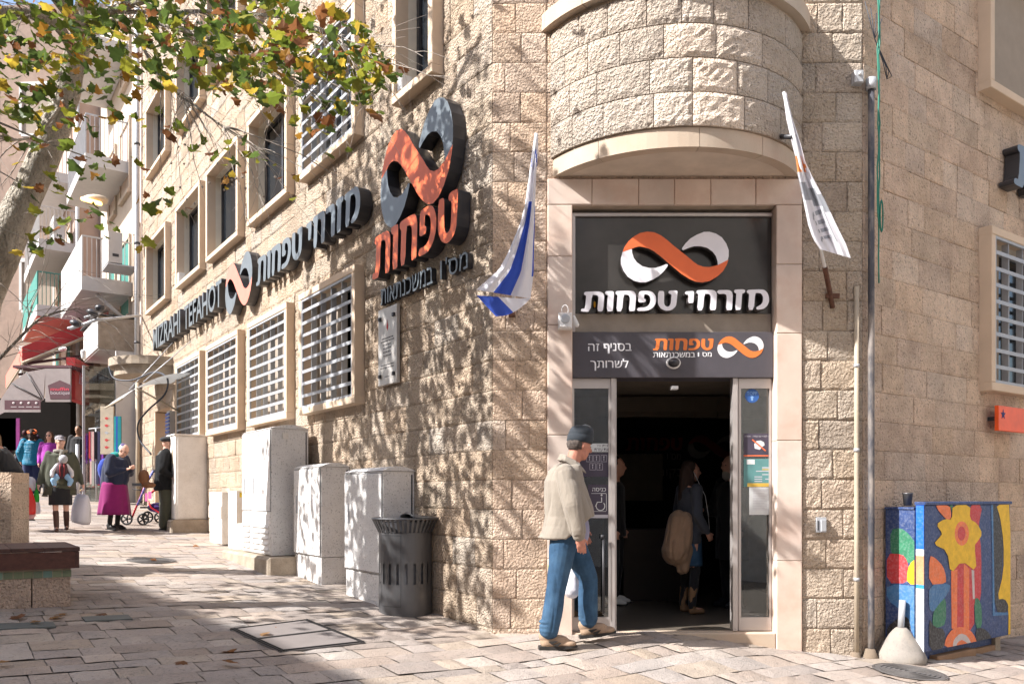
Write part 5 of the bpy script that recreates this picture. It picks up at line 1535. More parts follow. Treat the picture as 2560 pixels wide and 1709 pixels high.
def ac_unit(label, c, w=.8, h=.6, d=.32, fr=FL):
    u, p, z = c; q = fr.P(u, p, z)
    t = thing('air_conditioner', label, 'air conditioner', q, 'air conditioning units on the house fronts')
    obj('case', MB().box(fr, u, u+w, p, p+d, z, z+h, bev=.015), M['white_paint'], t)
    k = MB(); n = 20
    for i in range(n): a = 2*math.pi*i/n; k.v.append(fr.P(u+w*.42+.22*math.cos(a), p+d+.004, z+h/2+.22*math.sin(a)))
    k.face(range(n)); obj('fan_grille', k, M['grey_metal'], t)
    obj('bracket', MB().box(fr, u, u+w, 0, p+d, z-.05, z-.02), M['grey_metal'], t)
    obj('outlet', MB().box(fr, u-.006, u-.001, p+.08, p+.22, z+.15, z+.22), M['dark_metal'], t)
sh = M['tan_plaster']; gp_ = M['green_paint']
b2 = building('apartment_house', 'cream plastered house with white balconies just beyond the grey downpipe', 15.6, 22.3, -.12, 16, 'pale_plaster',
   [(17.3, 18.5, 6.3, 8.3, gp_), (19.4, 20.3, 6.3, 8.3, gp_), (17.3, 18.5, 9.6, 11.4, sh), (19.4, 20.3, 9.6, 11.4, sh), (15.9, 16.6, 6.6, 8.2, sh), (17.3, 18.5, 12.6, 14.4, sh)])
zb1 = EYE+(HY-727)/F_PX*20.8
balcony(b2, 17.1, 21.3, -.11, 1.07, zb1, .36, 1.0, solid=M['white_paint'])
bb = balcony(b2, 17.4, 21.0, -.11, .95, zb1+3.3, .3, 1.0, railm='grey_metal')
balcony(b2, 17.4, 21.0, -.11, .9, zb1+6.4, .3, 1.0, railm='grey_metal')
obj('brace', MB().tube([FL.P(17.3, -.1, zb1-.7), FL.P(17.3, .7, zb1-.02)], .05, 6).tube([FL.P(20.8, -.1, zb1-.7), FL.P(20.8, .7, zb1-.02)], .05, 6), M['white_paint'], b2)
# shop front below
obj('shop_front', MB().box(FL, 16.0, 17.2, -.11, .02, .6, 3.9), M['dark_glass'], b2)
obj('shop_front', MB().box(FL, 17.4, 19.6, -.11, .02, .6, 3.6), M['dark_glass'], b2)
obj('shop_post', MB().box(FL, 15.7, 15.95, -.11, .15, .6, 4.4), M['pale_plaster'], b2)
obj('shop_post', MB().box(FL, 17.22, 17.38, -.11, .12, .6, 4.2), M['white_paint'], b2)
obj('shop_post', MB().box(FL, 19.62, 19.9, -.11, .25, .6, 4.2), M['rose_plaster'], b2)
ac_unit('white air conditioner on brackets above the white balcony beside the downpipe', (15.75, .35, EYE+(HY-660)/F_PX*20), .9, .75)
ac_unit('white air conditioner further up the street below a railing', (23.2, .75, EYE+(HY-622)/F_PX*26.5), 1.0, .8)
# box sign
t = thing('box_sign', 'blank white light box sign with grey end below the balcony', 'sign', FL.P(17, .5, 4.6))
za, zb_2 = EYE+(HY-868)/F_PX*19.6, EYE+(HY-785)/F_PX*19.6
obj('case', MB().box(FL, 15.85, 18.2, .0, .86, za, zb_2, bev=.01), M['concrete'], t)
obj('face', MB().box(FL, 15.86, 18.19, .861, .88, za+.02, zb_2-.02), M['white_paint'], t)
obj('bottom', MB().box(FL, 15.86, 18.19, .01, .85, za-.014, za-.002), M['white_paint'], t)
obj('top_sheet', MB().box(FL, 15.8, 18.3, .0, .95, zb_2+.02, zb_2+.05), M['dark_metal'], t)

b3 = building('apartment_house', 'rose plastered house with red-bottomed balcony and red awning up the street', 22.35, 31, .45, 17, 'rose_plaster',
   [(24, 25, 5.4, 7.4, gp_), (27, 28, 5.4, 7.4, gp_), (24, 25, 8.6, 10.4, sh), (27, 28, 8.6, 10.4, sh), (24, 25, 11.6, 13.4, sh)])
balcony(b3, 22.9, 28, .46, 1.55, EYE+(HY-775)/F_PX*24.4, .35, 1.0, railm='green_paint', under='salmon', solid=gp_)
balcony(b3, 22.9, 28, .46, 1.5, EYE+(HY-600)/F_PX*24.4, .3, 1.0, railm='white_paint')
balcony(b3, 22.9, 28, .46, 1.5, EYE+(HY-420)/F_PX*24.4, .3, 1.0, railm='white_paint')
obj('shop_front', MB().box(FL, 22.6, 30.8, .46, .5, .6, 4.6), paint('shop_shade', (.010, .008, .007), rough=.9, spec=.1), b3)  # shade under the house put into a near-black shop front
obj('cornice_pipe', MB().tube([FL.P(22.3, .5, 1), FL.P(22.3, .5, 16)], .06, 8), M['grey_metal'], b3)
b4 = building('apartment_house', 'tall pale house with pink walls far up the street', 31.2, 46, .9, 20, 'pale_plaster',
   [(33, 34.4, 7, 9, sh), (37, 38.4, 7, 9, sh), (33, 34.4, 10.5, 12.5, sh), (37, 38.4, 10.5, 12.5, sh), (33, 34.4, 14, 16, sh)])
balcony(b4, 32, 37, .9, 2.3, 7.0, .3, 1.0, under='rose_plaster', solid=M['white_paint'])
balcony(b4, 32, 37, .9, 2.3, 10.6, .3, 1.0, under='rose_plaster', solid=M['white_paint'])
balcony(b4, 32, 37, .9, 2.3, 14.2, .3, 1.0, under='rose_plaster')
# house closing the view at the far left
FE = Fr((-24, 31), (1, -.05), (-.05, -1), 1)
b5 = thing('apartment_house', 'pinkish house closing the far end of the street behind the tree', 'building', (-20, 31, G(-20, 31)))
obj('wall', MB().box(FE, -6, 7.5, -6, 0, -1, 20), paint('brown_plaster', (.30, .215, .17), rough=.9, stain=(.2, .15, .12), stain_amt=.5, stain_scale=.8), b5)
for i in range(5):
    for j in range(4):
        u = -4+i*2.4; z = 5.2+j*3.3
        w = obj('window', MB().box(FE, u, u+1.2, .001, .12, z-.1, z-.001).box(FE, u-.1, u, .002, .09, z, z+1.8).box(FE, u+1.2, u+1.3, .002, .09, z, z+1.8).box(FE, u-.1, u+1.3, .001, .1, z+1.801, z+1.95), M['white_paint'], b5)
        obj('shutter', MB().box(FE, u+.001, u+1.199, .003, .03, z, z+1.8), M['green_paint'] if (i+j) % 3 == 0 else M['curtain'], w)
# red awning: sunlit valance and shaded underside are put into its colours
t = thing('red_awning', 'long sloping red awning above the shops up the street', 'awning', FL.P(25, 1.4, 4.6))
u0, u1 = 19.3, 25.6
aw = MB()
for (u) in (u0, u1):
    for (p, z) in ((.1, 6.72), (2.2, 5.50), (2.2, 5.12)): aw.v.append(FL.P(u, p, z))
aw.face((0, 1, 4, 3)); obj('canvas', aw, M['maroon'], t, recalc=False)
aw = MB(); aw.v = [FL.P(u0, 2.2, 5.50), FL.P(u0, 2.2, 5.10), FL.P(u1, 2.2, 5.10), FL.P(u1, 2.2, 5.50)]; aw.face((0, 1, 2, 3)); obj('valance', aw, M['salmon'], t, recalc=False)
aw = MB(); aw.v = [FL.P(u0, .1, 6.72), FL.P(u0, 2.2, 5.50), FL.P(u0, 2.2, 5.10), FL.P(u0, .1, 6.30)]; aw.face((0, 1, 2, 3)); obj('side_flap', aw, M['red_paint'], t, recalc=False)
obj('front_bar', MB().box(FL, u0, u1, 2.14, 2.19, 5.06, 5.10).tube([FL.P(u0-.03, .1, 6.26), FL.P(u0-.03, 2.2, 5.06)], .04, 6), M['pvc_cream'], t)
for u in (u0+.3, 22, 25): obj('arm', MB().tube([FL.P(u, .1, 5.6), FL.P(u, 2.1, 5.1)], .04, 5), M['maroon'], t)
# hanging red sign
Y_ = 20.6
FS1 = Fr((0, Y_), (1, 0), (0, -1), 1)
t = thing('hanging_sign', 'tall red projecting shop sign with pale script', 'sign', wpx(200, 930, Y_))
a0 = wpx(177, 895, Y_-.0); a1 = wpx(216, 985, Y_)
sg = MB(); P0, P1 = wpx(177, 893, 20.0), wpx(213, 868, 21.2); z_t0, z_b0 = wpx(0, 893, 20).z, wpx(0, 998, 20).z
FH = Fr((P0.x, P0.y), (P1.x-P0.x, P1.y-P0.y), (P1.y-P0.y, -(P1.x-P0.x)), 1); Lh = (Vector((P1.x, P1.y, 0))-Vector((P0.x, P0.y, 0))).length
obj('panel', MB().box(FH, 0, Lh, -.10, .10, z_b0, z_t0, bev=.01), M['red_paint'], t)
text(t, FH, "lizi", Lh*.25, Lh*.8, z_b0+(z_t0-z_b0)*.42, z_b0+(z_t0-z_b0)*.72, .10, .004, paint('lilac', (.45, .35, .55)), 'lettering', shear=.3)
obj('bracket', MB().tube([FH.P(Lh*.8, 0, z_t0-.2), FH.P(Lh+.8, 0, z_t0-.2)], .02, 6), M['dark_metal'], t)
# boutique awning facing the camera
Y_ = 19.6; FA = Fr((0, Y_), (1, 0), (0, -1), 1)
def ax(x, y): q = wpx(x, y, Y_); return q.x, q.z
t = thing('boutique_awning', 'grey fabric shop awning with a dark pentagon badge and pink lettering', 'awning', wpx(100, 960, Y_))
x0, z1 = ax(113, 921); x1, z0 = ax(176, 1004)
obj('front_panel', MB().box(FA, x0, x1, -.05, .0, z0, z1), M['awning_grey'], t)
gm = MB(); pr = [ax(*q) for q in ((113, 921), (65, 930), (28, 957), (0, 1000), (-20, 1035), (100, 1003), (108, 998))]
gm.prism(FA, pr, -.04, -.01)
obj('side_gore', gm, M['awning_grey'], t)
ve = MB(); pr = [ax(*q) for q in ((12, 1000), (102, 1000), (102, 1024), (12, 1024))]; ve.prism(FA, pr, .0, .01); obj('valance', ve, M['maroon'], t)
obj('valance_edge', MB().prism(FA, [ax(*q) for q in ((-20, 1036), (12, 1024), (102, 1024), (102, 1030), (12, 1030), (-20, 1046))], .0, .012), M['awning_grey'], t)
rb = MB()
for (xa, ya, xb, yb) in ((106, 998, 28, 957), (106, 998, 66, 930)): q, r = wpx(xa, ya, Y_-.02), wpx(xb, yb, Y_-.02); rb.tube([q, r], .012, 5)
obj('seam', rb, M['dark_metal'], t)
pg = [ax(*q) for q in ((120, 963), (150, 950), (180, 963), (174, 997), (126, 997))]; obj('badge', MB().prism(FA, pg, .001, .008), M['maroon'], t)
a, z1 = ax(127, 968); b, z0 = ax(172, 976); text(t, FA, "muffin", a, b, z0, z1, .008, .002, paint('pink_print', (.65, .06, .10)), 'lettering', .01)
a, z1 = ax(127, 977); b, z0 = ax(175, 988); text(t, FA, "boutique", a, b, z0, z1, .008, .002, paint('grey_print', (.45, .40, .42)), 'lettering')
for k in range(4):
    q = wpx(34+k*19, 1007, Y_-.015); obj('icon', MB().ellip(q, (.035, .004, .028), n=8).box(FA, q.x-.07, q.x+.07, .011, .013, q.z-.10, q.z-.085), paint('pale_icon', (.5, .45, .45)), t)
obj('roof_fabric', MB().box(FA, ax(28, 0)[0], x1, -2.2, -.06, ax(0, 921)[1]+.03, ax(0, 921)[1]+.09), M['maroon'], t)
# shop mouth with wares: its shade is put into a near-black back
t = thing('souvenir_shop', 'dark open shop mouth crowded with hanging wares beneath the grey awning', 'shop', wpx(90, 1200, 21))
obj('back', MB().box(Fr((0, 22.4), (1, 0), (0, -1), 1), wpx(-60, 0, 22.4).x, wpx(176, 0, 22.4).x, -.3, 0, .8, 4.2), paint('shop_shade', (.010, .008, .007)), t)
for k in range(70):
    q = wpx(uni(0, 165), uni(1080, 1190), uni(21.6, 22.2)); r = uni(.04, .09)
    obj('ware', MB().ellip(q, (r, .06, r*uni(.7, 1.5)), n=6), paint('ware_%d' % (k % 7), [(.05, .01, .015), (.015, .01, .03), (.06, .03, .015), (.01, .01, .01), (.04, .015, .04), (.09, .07, .05), (.02, .02, .02)][k % 7]), t)
for k, (x, c) in enumerate(((5, (.25, .02, .1)), (14, (.35, .02, .03)), (24, (.05, .03, .08)), (33, (.2, .02, .15)))):
    q = wpx(x, 1075, 20.4); obj('hanging_shirt', MB().box(FW, q.x-.18, q.x+.16, q.y, q.y+.05, q.z-.5, q.z+.3, bev=.02), paint('shirt_%d' % k, c), t)
# clothes rack and board
Yr = 19.0
t = thing('clothes_rack', 'street rack of red, purple and patterned scarves beside the beige board', 'clothes rack', wpx(238, 1240, Yr))
obj('rail', MB().tube([wpx(222, 1072, Yr), wpx(256, 1068, Yr)], .015, 6).tube([wpx(240, 1070, Yr), wpx(241, 1250, Yr)], .02, 6), M['grey_metal'], t)
for k in range(14):
    q = wpx(225+k*2.2, 1078, Yr+uni(-.12, .12))
    c = [(.35, .02, .03), (.20, .05, .35), (.05, .04, .05), (.45, .30, .28), (.02, .02, .06), (.25, .25, .22)][k % 6]
    obj('scarf', MB().box(FW, q.x-.03, q.x+.03, q.y, q.y+.06, q.z-uni(.55, .75), q.z, bev=.01), paint('scarf_%d' % (k % 6), c), t)
for k in range(12):
    q = wpx(228+k*2.2, 1152, Yr+uni(-.12, .12)); c = k % 6
    obj('scarf', MB().box(FW, q.x-.03, q.x+.03, q.y, q.y+.06, q.z-uni(.5, .62), q.z, bev=.01), bpy.data.materials['scarf_%d' % ((c+3) % 6)], t)
t = thing('display_board', 'beige hanging board with a column of small red bird motifs', 'board', wpx(270, 1130, 18.4))
FB2 = Fr((0, 18.4), (1, 0), (0, -1), 1); q0_, q1_ = wpx(253, 1016, 18.4), wpx(286, 1135, 18.4)
obj('board', MB().box(FB2, q0_.x, q1_.x, 0, .04, q1_.z, q0_.z, bev=.005), M['pvc_cream'], t)
for k in range(5):
    z = q0_.z-.27-.155*k*1.05; obj('motif', MB().prism(FB2, [((q0_.x+q1_.x)/2+a*.05, z+b*.035) for a, b in ((-1, .6), (0, 1), (.6, .3), (1.4, .1), (.6, -.1), (0, -.9), (-.8, -.4))], .04, .043), M['red_paint'] if k != 2 else M['grey_metal'], t)
t = thing('hanging_scarves', 'teal and blue scarves hanging right of the beige board', 'scarves', wpx(292, 1130, 18.3))
for k, (x, c) in enumerate(((289, (.0, .22, .22)), (294, (.01, .05, .30)), (298, (.0, .18, .2)))):
    q = wpx(x, 1040, 18.3-k*.05); obj('scarf', MB().box(FW, q.x-.035, q.x+.035, q.y, q.y+.05, q.z-.85, q.z, bev=.01), paint('sc_%d' % k, c), t)
t = thing('glass_shopfront', 'narrow glazed shop window with pale frames left of the bank side entrance', 'shopfront', wpx(320, 1200, 18.4))
obj('frame', MB().box(FL, 14.9+.5, 15.5, .02, .55, 1.1, 5.0), M['white_paint'], t)
obj('pane', MB().box(FL, 15.52, 15.56, .1, 1.2, 1.3, 4.6), M['glass'], t)
obj('mullion', MB().box(FL, 15.5, 15.56, 1.2, 1.25, 1.2, 4.6), M['pale_bar'], t)
# street lamps: two black spot lamps on an arm, one lit wall lamp
t = thing('spot_lamps', 'pair of black street spotlights on a bracket over the red awning', 'street lamp', wpx(240, 800, 16.5))
for (x, y) in ((190, 812), (232, 785)):
    q = wpx(x, y, 16.6)
    obj('head', MB().ellip(q+Vector((0, 0, .03)), (.13, .10, .07), Euler((0, .35, 0)).to_matrix(), n=12), M['black_side'], t)
    obj('rim', MB().tube([q+Vector((-.17, 0, -.07)), q+Vector((.15, 0, .02))], .025, 6), M['grey_metal'], t)
q = wpx(250, 770, 16.8); obj('head', MB().ellip(q, (.10, .1, .08), n=12), M['black_side'], t)
obj('arm', MB().tube([wpx(175, 822, 16.6), wpx(240, 800, 16.6), FL.P(15.2, .05, wpx(0, 772, 19).z)], .03, 6), M['grey_metal'], t)
t = thing('wall_lamp', 'wall lamp with a glowing orange tube high on the house front', 'street lamp', wpx(230, 505, 19))
obj('hood', MB().ellip(wpx(238, 500, 19), (.30, .2, .12), n=12), M['pvc_cream'], t)
obj('tube', MB().capsule(wpx(207, 497, 18.75), wpx(250, 509, 18.75), .05, .05, 8), M['lamp_glow'], t)
# downpipe at the end of the bank
t = thing('downpipe', 'tall dark grey downpipe at the far end of the bank facade', 'pipe', FL.P(15.25, .1, 1))
obj('pipe', MB().tube([FL.P(15.3, .1, z) for z in (4.6, 7, 10, 14)], .06, 8).tube([FL.P(15.42, .1, 4.6), FL.P(15.42, .1, 14)], .03, 6), M['grey_metal'], t)
obj('lower_pipe', MB().tube([FL.P(15.28, .1, 4.6), FL.P(15.2, .1, 1)], .05, 8), M['pvc_cream'], t)
for z in (5.2, 7.6, 10): obj('clip', MB().lathe(FL.P(15.3, .1, z), [(.075, 0), (.075, .05)], 8), M['dark_metal'], t)
# side entrance of the bank with its concrete canopy and plastic awning
zc_ = EYE+(HY-900)/F_PX*17.5
cn = MB(); pr = []
t = thing('entrance_canopy', 'rounded concrete canopy slab over the side entrance', 'canopy', FL.P(12.9, .5, zc_))
for (za, zb_3, sc_) in ((zc_-.17, zc_+.0, 1.0), (zc_-.36, zc_-.174, .9)):
    mb = MB(); n_ = 18; o_ = []
    for i in range(n_+1):
        a = math.pi*i/n_; o_.append((12.95+.95*sc_*math.cos(a), 1.08*sc_*(max(math.sin(a), 0))**.75))
    for z in (za, zb_3): mb.v += [FL.P(u, p+.01, z) for u, p in o_]
    k = len(o_)
    mb.face(range(k)); mb.face(range(k, 2*k))
    for i in range(k): mb.face((i, (i+1) % k, k+(i+1) % k, k+i))
    obj('slab', mb, M['concrete'], t)
obj('porch_wall', MB().box(FL, 12.3, 13.7, -1.2, -1.1, .5, 3.95), M['window_stone'], bank)
obj('porch_side', MB().box(FL, 13.70, 13.76, -1.1, .02, .5, 3.4), M['window_stone'], bank)
obj('porch_side', MB().box(FL, 12.2, 12.26, -1.1, .02, .5, 3.4), M['window_stone'], bank)
obj('intercom_panel', MB().box(FL, 13.60, 13.695, -.6, -.25, 2.2, 2.75), M['dark_metal'], bank)
t = thing('curved_awning', 'curved translucent plastic awning on thin rods over the side window', 'awning', FL.P(11, .6, 3.3))
mb = MB(); n_ = 10
for i in range(n_+1):
    q = i/n_; p = .05+1.25*q; z = 3.86-.02*q-.55*q**2.2
    for u in (10.2, 12.0): mb.v.append(FL.P(u, p, z))
for i in range(n_): mb.face((2*i, 2*i+1, 2*i+3, 2*i+2), 0, None, True)
obj('sheet', mb, M['poly'], t, recalc=False)
obj('rail', MB().tube([FL.P(10.2, 1.3, 3.28), FL.P(12, 1.3, 3.28)], .02, 6).tube([FL.P(10.2, .06, 3.86), FL.P(12, .06, 3.86)], .02, 6).tube([FL.P(11.1, .1, 3.2), FL.P(11.1, .9, 3.62)], .018, 6), M['pvc_cream'], t)
obj('stay', MB().tube([FL.P(11.8, .9, 3.65), FL.P(11.9, .05, 4.7)], .008, 4).tube([FL.P(10.4, .9, 3.65), FL.P(10.4, .05, 4.5)], .008, 4), M['grey_metal'], t)
t = thing('hanging_hose', 'thick black hose looping down from the canopy past the intercom', 'cable', FL.P(12.5, .5, 3))
P_, R_2 = subdiv([wpx(272, 915, 16.9), wpx(285, 945, 16.8), wpx(330, 950, 16.6), wpx(385, 930, 16.4), wpx(418, 945, 16.0), wpx(412, 985, 15.9), wpx(370, 1025, 16.0), wpx(345, 1060, 16.1), wpx(350, 1100, 16.2), wpx(378, 1135, 16.0)], [.017]*10, 5)
obj('hose', MB().tube(P_, R_2, 6), M['cable_dark'], t)
t = thing('blue_slat_shutter', 'small blue and white slatted sign between side entrance and window', 'shutter', FL.P(11.7, .05, 2.9))
obj('board', MB().box(FL, 11.5, 11.75, .03, .2, 2.35, 3.25), M['white_paint'], t)
for k in range(12): obj('slat', MB().box(FL, 11.47, 11.78, .2, .22, 2.37+k*.072, 2.41+k*.072), paint('slat_blue', (.12, .17, .45)), t)
t = thing('grey_post', 'slim grey metal post in the street before the souvenir shop', 'post', gpx(194, 1290))
Yp = 17.0; obj('shaft', MB().tube([Vector((wpx(194, 0, Yp).x, Yp, G(wpx(194, 0, Yp).x, Yp))), wpx(194, 1110, Yp)], .04, 8), M['grey_metal'], t)
t = thing('security_camera', 'white bullet camera hanging left of the light box sign', 'camera', wpx(208, 885, 18.5))
obj('case', MB().capsule(wpx(208, 880, 18.5), wpx(209, 893, 18.5), .06, .05, 8), M['plastic_white'], t)
t = thing('security_camera', 'white bullet camera under the red awning further up the street', 'camera', wpx(156, 873, 20.5))
obj('case', MB().capsule(wpx(152, 873, 20.5), wpx(162, 871, 20.5), .05, .05, 8), M['plastic_white'], t)

# ---- the other sides of the junction, out of view: they shade the street and throw light back
t = thing('opposite_house', 'stone house across the street, out of view at the left', 'building', (-13, 4, 0))
A, B_ = Vector((-5.78, 10.9, 0)), Vector((-1.16, 5.3, 0)); dv = (B_-A).normalized()
k_ = 13.0; hor = Vector((-math.cos(SUN_AZ), -math.sin(SUN_AZ), 0)); A2 = A+hor*k_; B2_ = B_+hor*k_
FO = Fr((A2.x, A2.y), (dv.x, dv.y), (-dv.y, dv.x), 1)
zO = G(-3.5, 8)+k_*math.tan(SUN_EL)
obj('wall', MB().box(FO, -10, 34, -7, 0, -2, zO), M['pale_plaster'], t)
t = thing('opposite_house', 'pale house added unseen behind the viewer to throw light back', 'building', (8, -5, 0))
FO2 = Fr((1.5, -5.5), (.817, .576), (-.576, .817), 1)
obj('wall', MB().box(FO2, 0, 26, -6, 0, -2, 14), paint('bounce_white', (.8, .74, .66), rough=.9), t)  # unseen house added for bounce light, wall kept very pale
# ================================================================== people
class Pose:
    """local axes: x forward, y left, z up; metres for a figure 1.75 tall, scaled afterwards"""
    def __init__(s, loc, yaw, H, **k):
        s.loc = Vector(loc); s.yaw = yaw; s.k = H/1.75
        s.R = Matrix.Rotation(yaw, 3, 'Z')
        j = dict(pel=(0, 0, .95), chest=(0, 0, 1.28), neck=(0, 0, 1.48), head=(.03, 0, 1.63),
                 shl=(0, .19, 1.42), shr=(0, -.19, 1.42), ell=(-.02, .25, 1.13), elr=(-.02, -.25, 1.13), wrl=(.05, .25, .89), wrr=(.05, -.25, .89),
                 hil=(0, .10, .92), hir=(0, -.10, .92), knl=(.02, .11, .50), knr=(.02, -.11, .50), anl=(-.02, .11, .09), anr=(-.02, -.11, .09))
        j.update(k); s.j = {a: Vector(b) for a, b in j.items()}
        s.hyaw = 0; s.hpitch = 0
    def W(s, p): return s.loc+s.R @ (Vector(p)*s.k)
    def J(s, n): return s.W(s.j[n])
    def D(s, v): return s.R @ Vector(v)
def remesh(name, mb, vox, m, parent, smooth=2, fold=0, fscale=8, fdir=(1, 1, .35), color=None, dec=None):
    me = mb.mesh(name+'_raw', m, org(parent))
    o = bpy.data.objects.new(name, me); COL.objects.link(o)
    r = o.modifiers.new('r', 'REMESH'); r.mode = 'VOXEL'; r.voxel_size = vox; r.use_smooth_shade = True
    if smooth:
        sm = o.modifiers.new('s', 'SMOOTH'); sm.iterations = smooth; sm.factor = .6
    dg = bpy.context.evaluated_depsgraph_get()
    m2 = bpy.data.meshes.new_from_object(o.evaluated_get(dg)); m2.name = name
    bpy.data.objects.remove(o); bpy.data.meshes.remove(me)
    if fold:
        off = Vector((rnd()*50, rnd()*50, rnd()*50))
        ns = [v.normal.copy() for v in m2.vertices]
        for v, n in zip(m2.vertices, ns):
            q = Vector((v.co.x*fdir[0], v.co.y*fdir[1], v.co.z*fdir[2]))*fscale+off
            a = noise.noise(q); b = noise.noise(q*2.3)
            v.co += n*fold*(-.55*max(0, 1-abs(a)*3.2)**1.5+.25*b+.7*noise.noise(q*.6))
    m2.polygons.foreach_set('use_smooth', [True]*len(m2.polygons))
    if not m2.materials: m2.materials.append(m)
    o = bpy.data.objects.new(name, m2); COL.objects.link(o)
    if parent: o.parent = parent
    ORG[o.name] = org(parent)
    return o
def head_geo(mb, P, r=1.0):
    H = P.J('head'); k = P.k*r
    R = P.R @ Matrix.Rotation(P.hyaw, 3, 'Z') @ Matrix.Rotation(P.hpitch, 3, 'Y')
    h = lambda x, y, z: H+R @ (Vector((x, y, z))*k)
    mb.ellip(h(-.01, 0, .02), (.098*k, .078*k, .105*k), R, 18)
    mb.ellip(h(.025, 0, -.045), (.068*k, .058*k, .075*k), R, 16)
    mb.ellip(h(.055, 0, -.085), (.030*k, .032*k, .026*k), R, 12)        # chin
    mb.capsule(h(.083, 0, .022), h(.108, 0, -.018), .011*k, .017*k, 8)    # nose
    mb.ellip(h(.075, 0, .038), (.022*k, .055*k, .012*k), R, 10)           # brow
    mb.ellip(h(.078, 0, -.052), (.018*k, .026*k, .013*k), R, 10)          # mouth
    mb.ellip(h(.055, .04, -.01), (.03*k, .026*k, .028*k), R, 8); mb.ellip(h(.055, -.04, -.01), (.03*k, .026*k, .028*k), R, 8)
    for s in (1, -1): mb.ellip(h(-.005, .078*s, -.005), (.018*k, .009*k, .032*k), R, 10)
    mb.capsule(P.J('neck')-Vector((0, 0, .05*P.k)), h(-.02, 0, -.04), .062*P.k, .056*P.k, 12)
    return h, R, k
def hand_geo(mb, P, w, el, side, curl=.5, fwd=None, scale=1.):
    k = P.k*scale; d = (w-el).normalized()
    f = (fwd or P.D((1, 0, 0))); f = (f-d*f.dot(d)).normalized(); n = d.cross(f)*side
    pal = w+d*.045*k
    R = Matrix((f, n, d)).transposed()
    mb.capsule(w-d*.03*k, w+d*.03*k, .027*k, .03*k, 8)
    mb.ellip(pal, (.040*k, .016*k, .048*k), R, 10)
    for i, (o, L) in enumerate(((.030, .070), (.010, .078), (-.010, .072), (-.029, .056))):
        b = w+d*.080*k+f*o*k; c = curl*(1+.12*i)
        d1 = (d*math.cos(c)+n*math.sin(c)); d2 = (d*math.cos(c*2.2)+n*math.sin(c*2.2))
        m1 = b+d1*L*.5*k; mb.capsule(b-d*.01*k, m1, .0095*k, .0085*k, 6); mb.capsule(m1, m1+d2*L*.5*k, .0085*k, .0065*k, 6)
    t0 = w+d*.025*k+f*.03*k; t1 = t0+(f*.6+d*.7+n*.3).normalized()*.04*k
    mb.capsule(t0, t1, .012*k, .010*k, 6); mb.capsule(t1, t1+(d*.9+n*.4).normalized()*.028*k, .010*k, .008*k, 6)
def body(P, t, skin, vox=.012, hands=True, curl=.5, legs=True, r=1., hand_vox=None):
    mb = MB(); k = P.k
    h, R, hk = head_geo(mb, P, r)
    mb.ellip((P.J('chest')+P.J('neck'))/2-Vector((0, 0, .05*k)), (.09*k, .15*k, .18*k), P.R, 14)
    mb.ellip((P.J('chest')+P.J('pel'))/2, (.09*k, .13*k, .26*k), P.R, 14)
    for s in 'lr':
        mb.capsule(P.J('sh'+s), P.J('el'+s), .045*k, .036*k, 8); mb.capsule(P.J('el'+s), P.J('wr'+s), .036*k, .025*k, 8)
        if hands: hand_geo(mb, P, P.J('wr'+s), P.J('el'+s), -1 if s == 'r' else 1, curl)
        mb.capsule(P.J('hi'+s), P.J('kn'+s), .078*k, .052*k, 10); mb.capsule(P.J('kn'+s), P.J('an'+s), .052*k, .034*k, 10)
        a = P.J('an'+s); mb.capsule(a-Vector((0, 0, .03*k)), a+P.D((.12, 0, 0))*k-Vector((0, 0, .045*k)), .035*k, .025*k, 8)
    return remesh('body', mb, vox, skin, t, 1), h, R, hk
def eyes(t, h, R, k, glasses=None):
    e = MB()
    for s in (1, -1): e.ellip(h(.078, .031*s, .008), (.010*k, .014*k, .007*k), R, 8)
    obj('eyes', e, paint('eye_dark', (.05, .035, .03), rough=.3), t)
    if glasses == 'sun':
        g = MB()
        for s in (1, -1): g.ellip(h(.092, .034*s, .008), (.008*k, .030*k, .021*k), R, 10)
        g.capsule(h(.095, .07, .015), h(-.01, .08, .015), .003*k, .003*k, 5); g.capsule(h(.095, -.07, .015), h(-.01, -.08, .015), .003*k, .003*k, 5)
        obj('sunglasses', g, M['black_side'], t)
    elif glasses:
        g = MB()
        for s in (1, -1): g.tube([h(.10, .034*s+.024*math.cos(a), .006+.018*math.sin(a)) for a in [q*math.pi/6 for q in range(13)]], .0022*k, 4)
        for s in (1, -1): g.capsule(h(.10, .06*s, .012), h(0, .08*s, .012), .002*k, .002*k, 4)
        obj('glasses', g, M['dark_metal'], t)
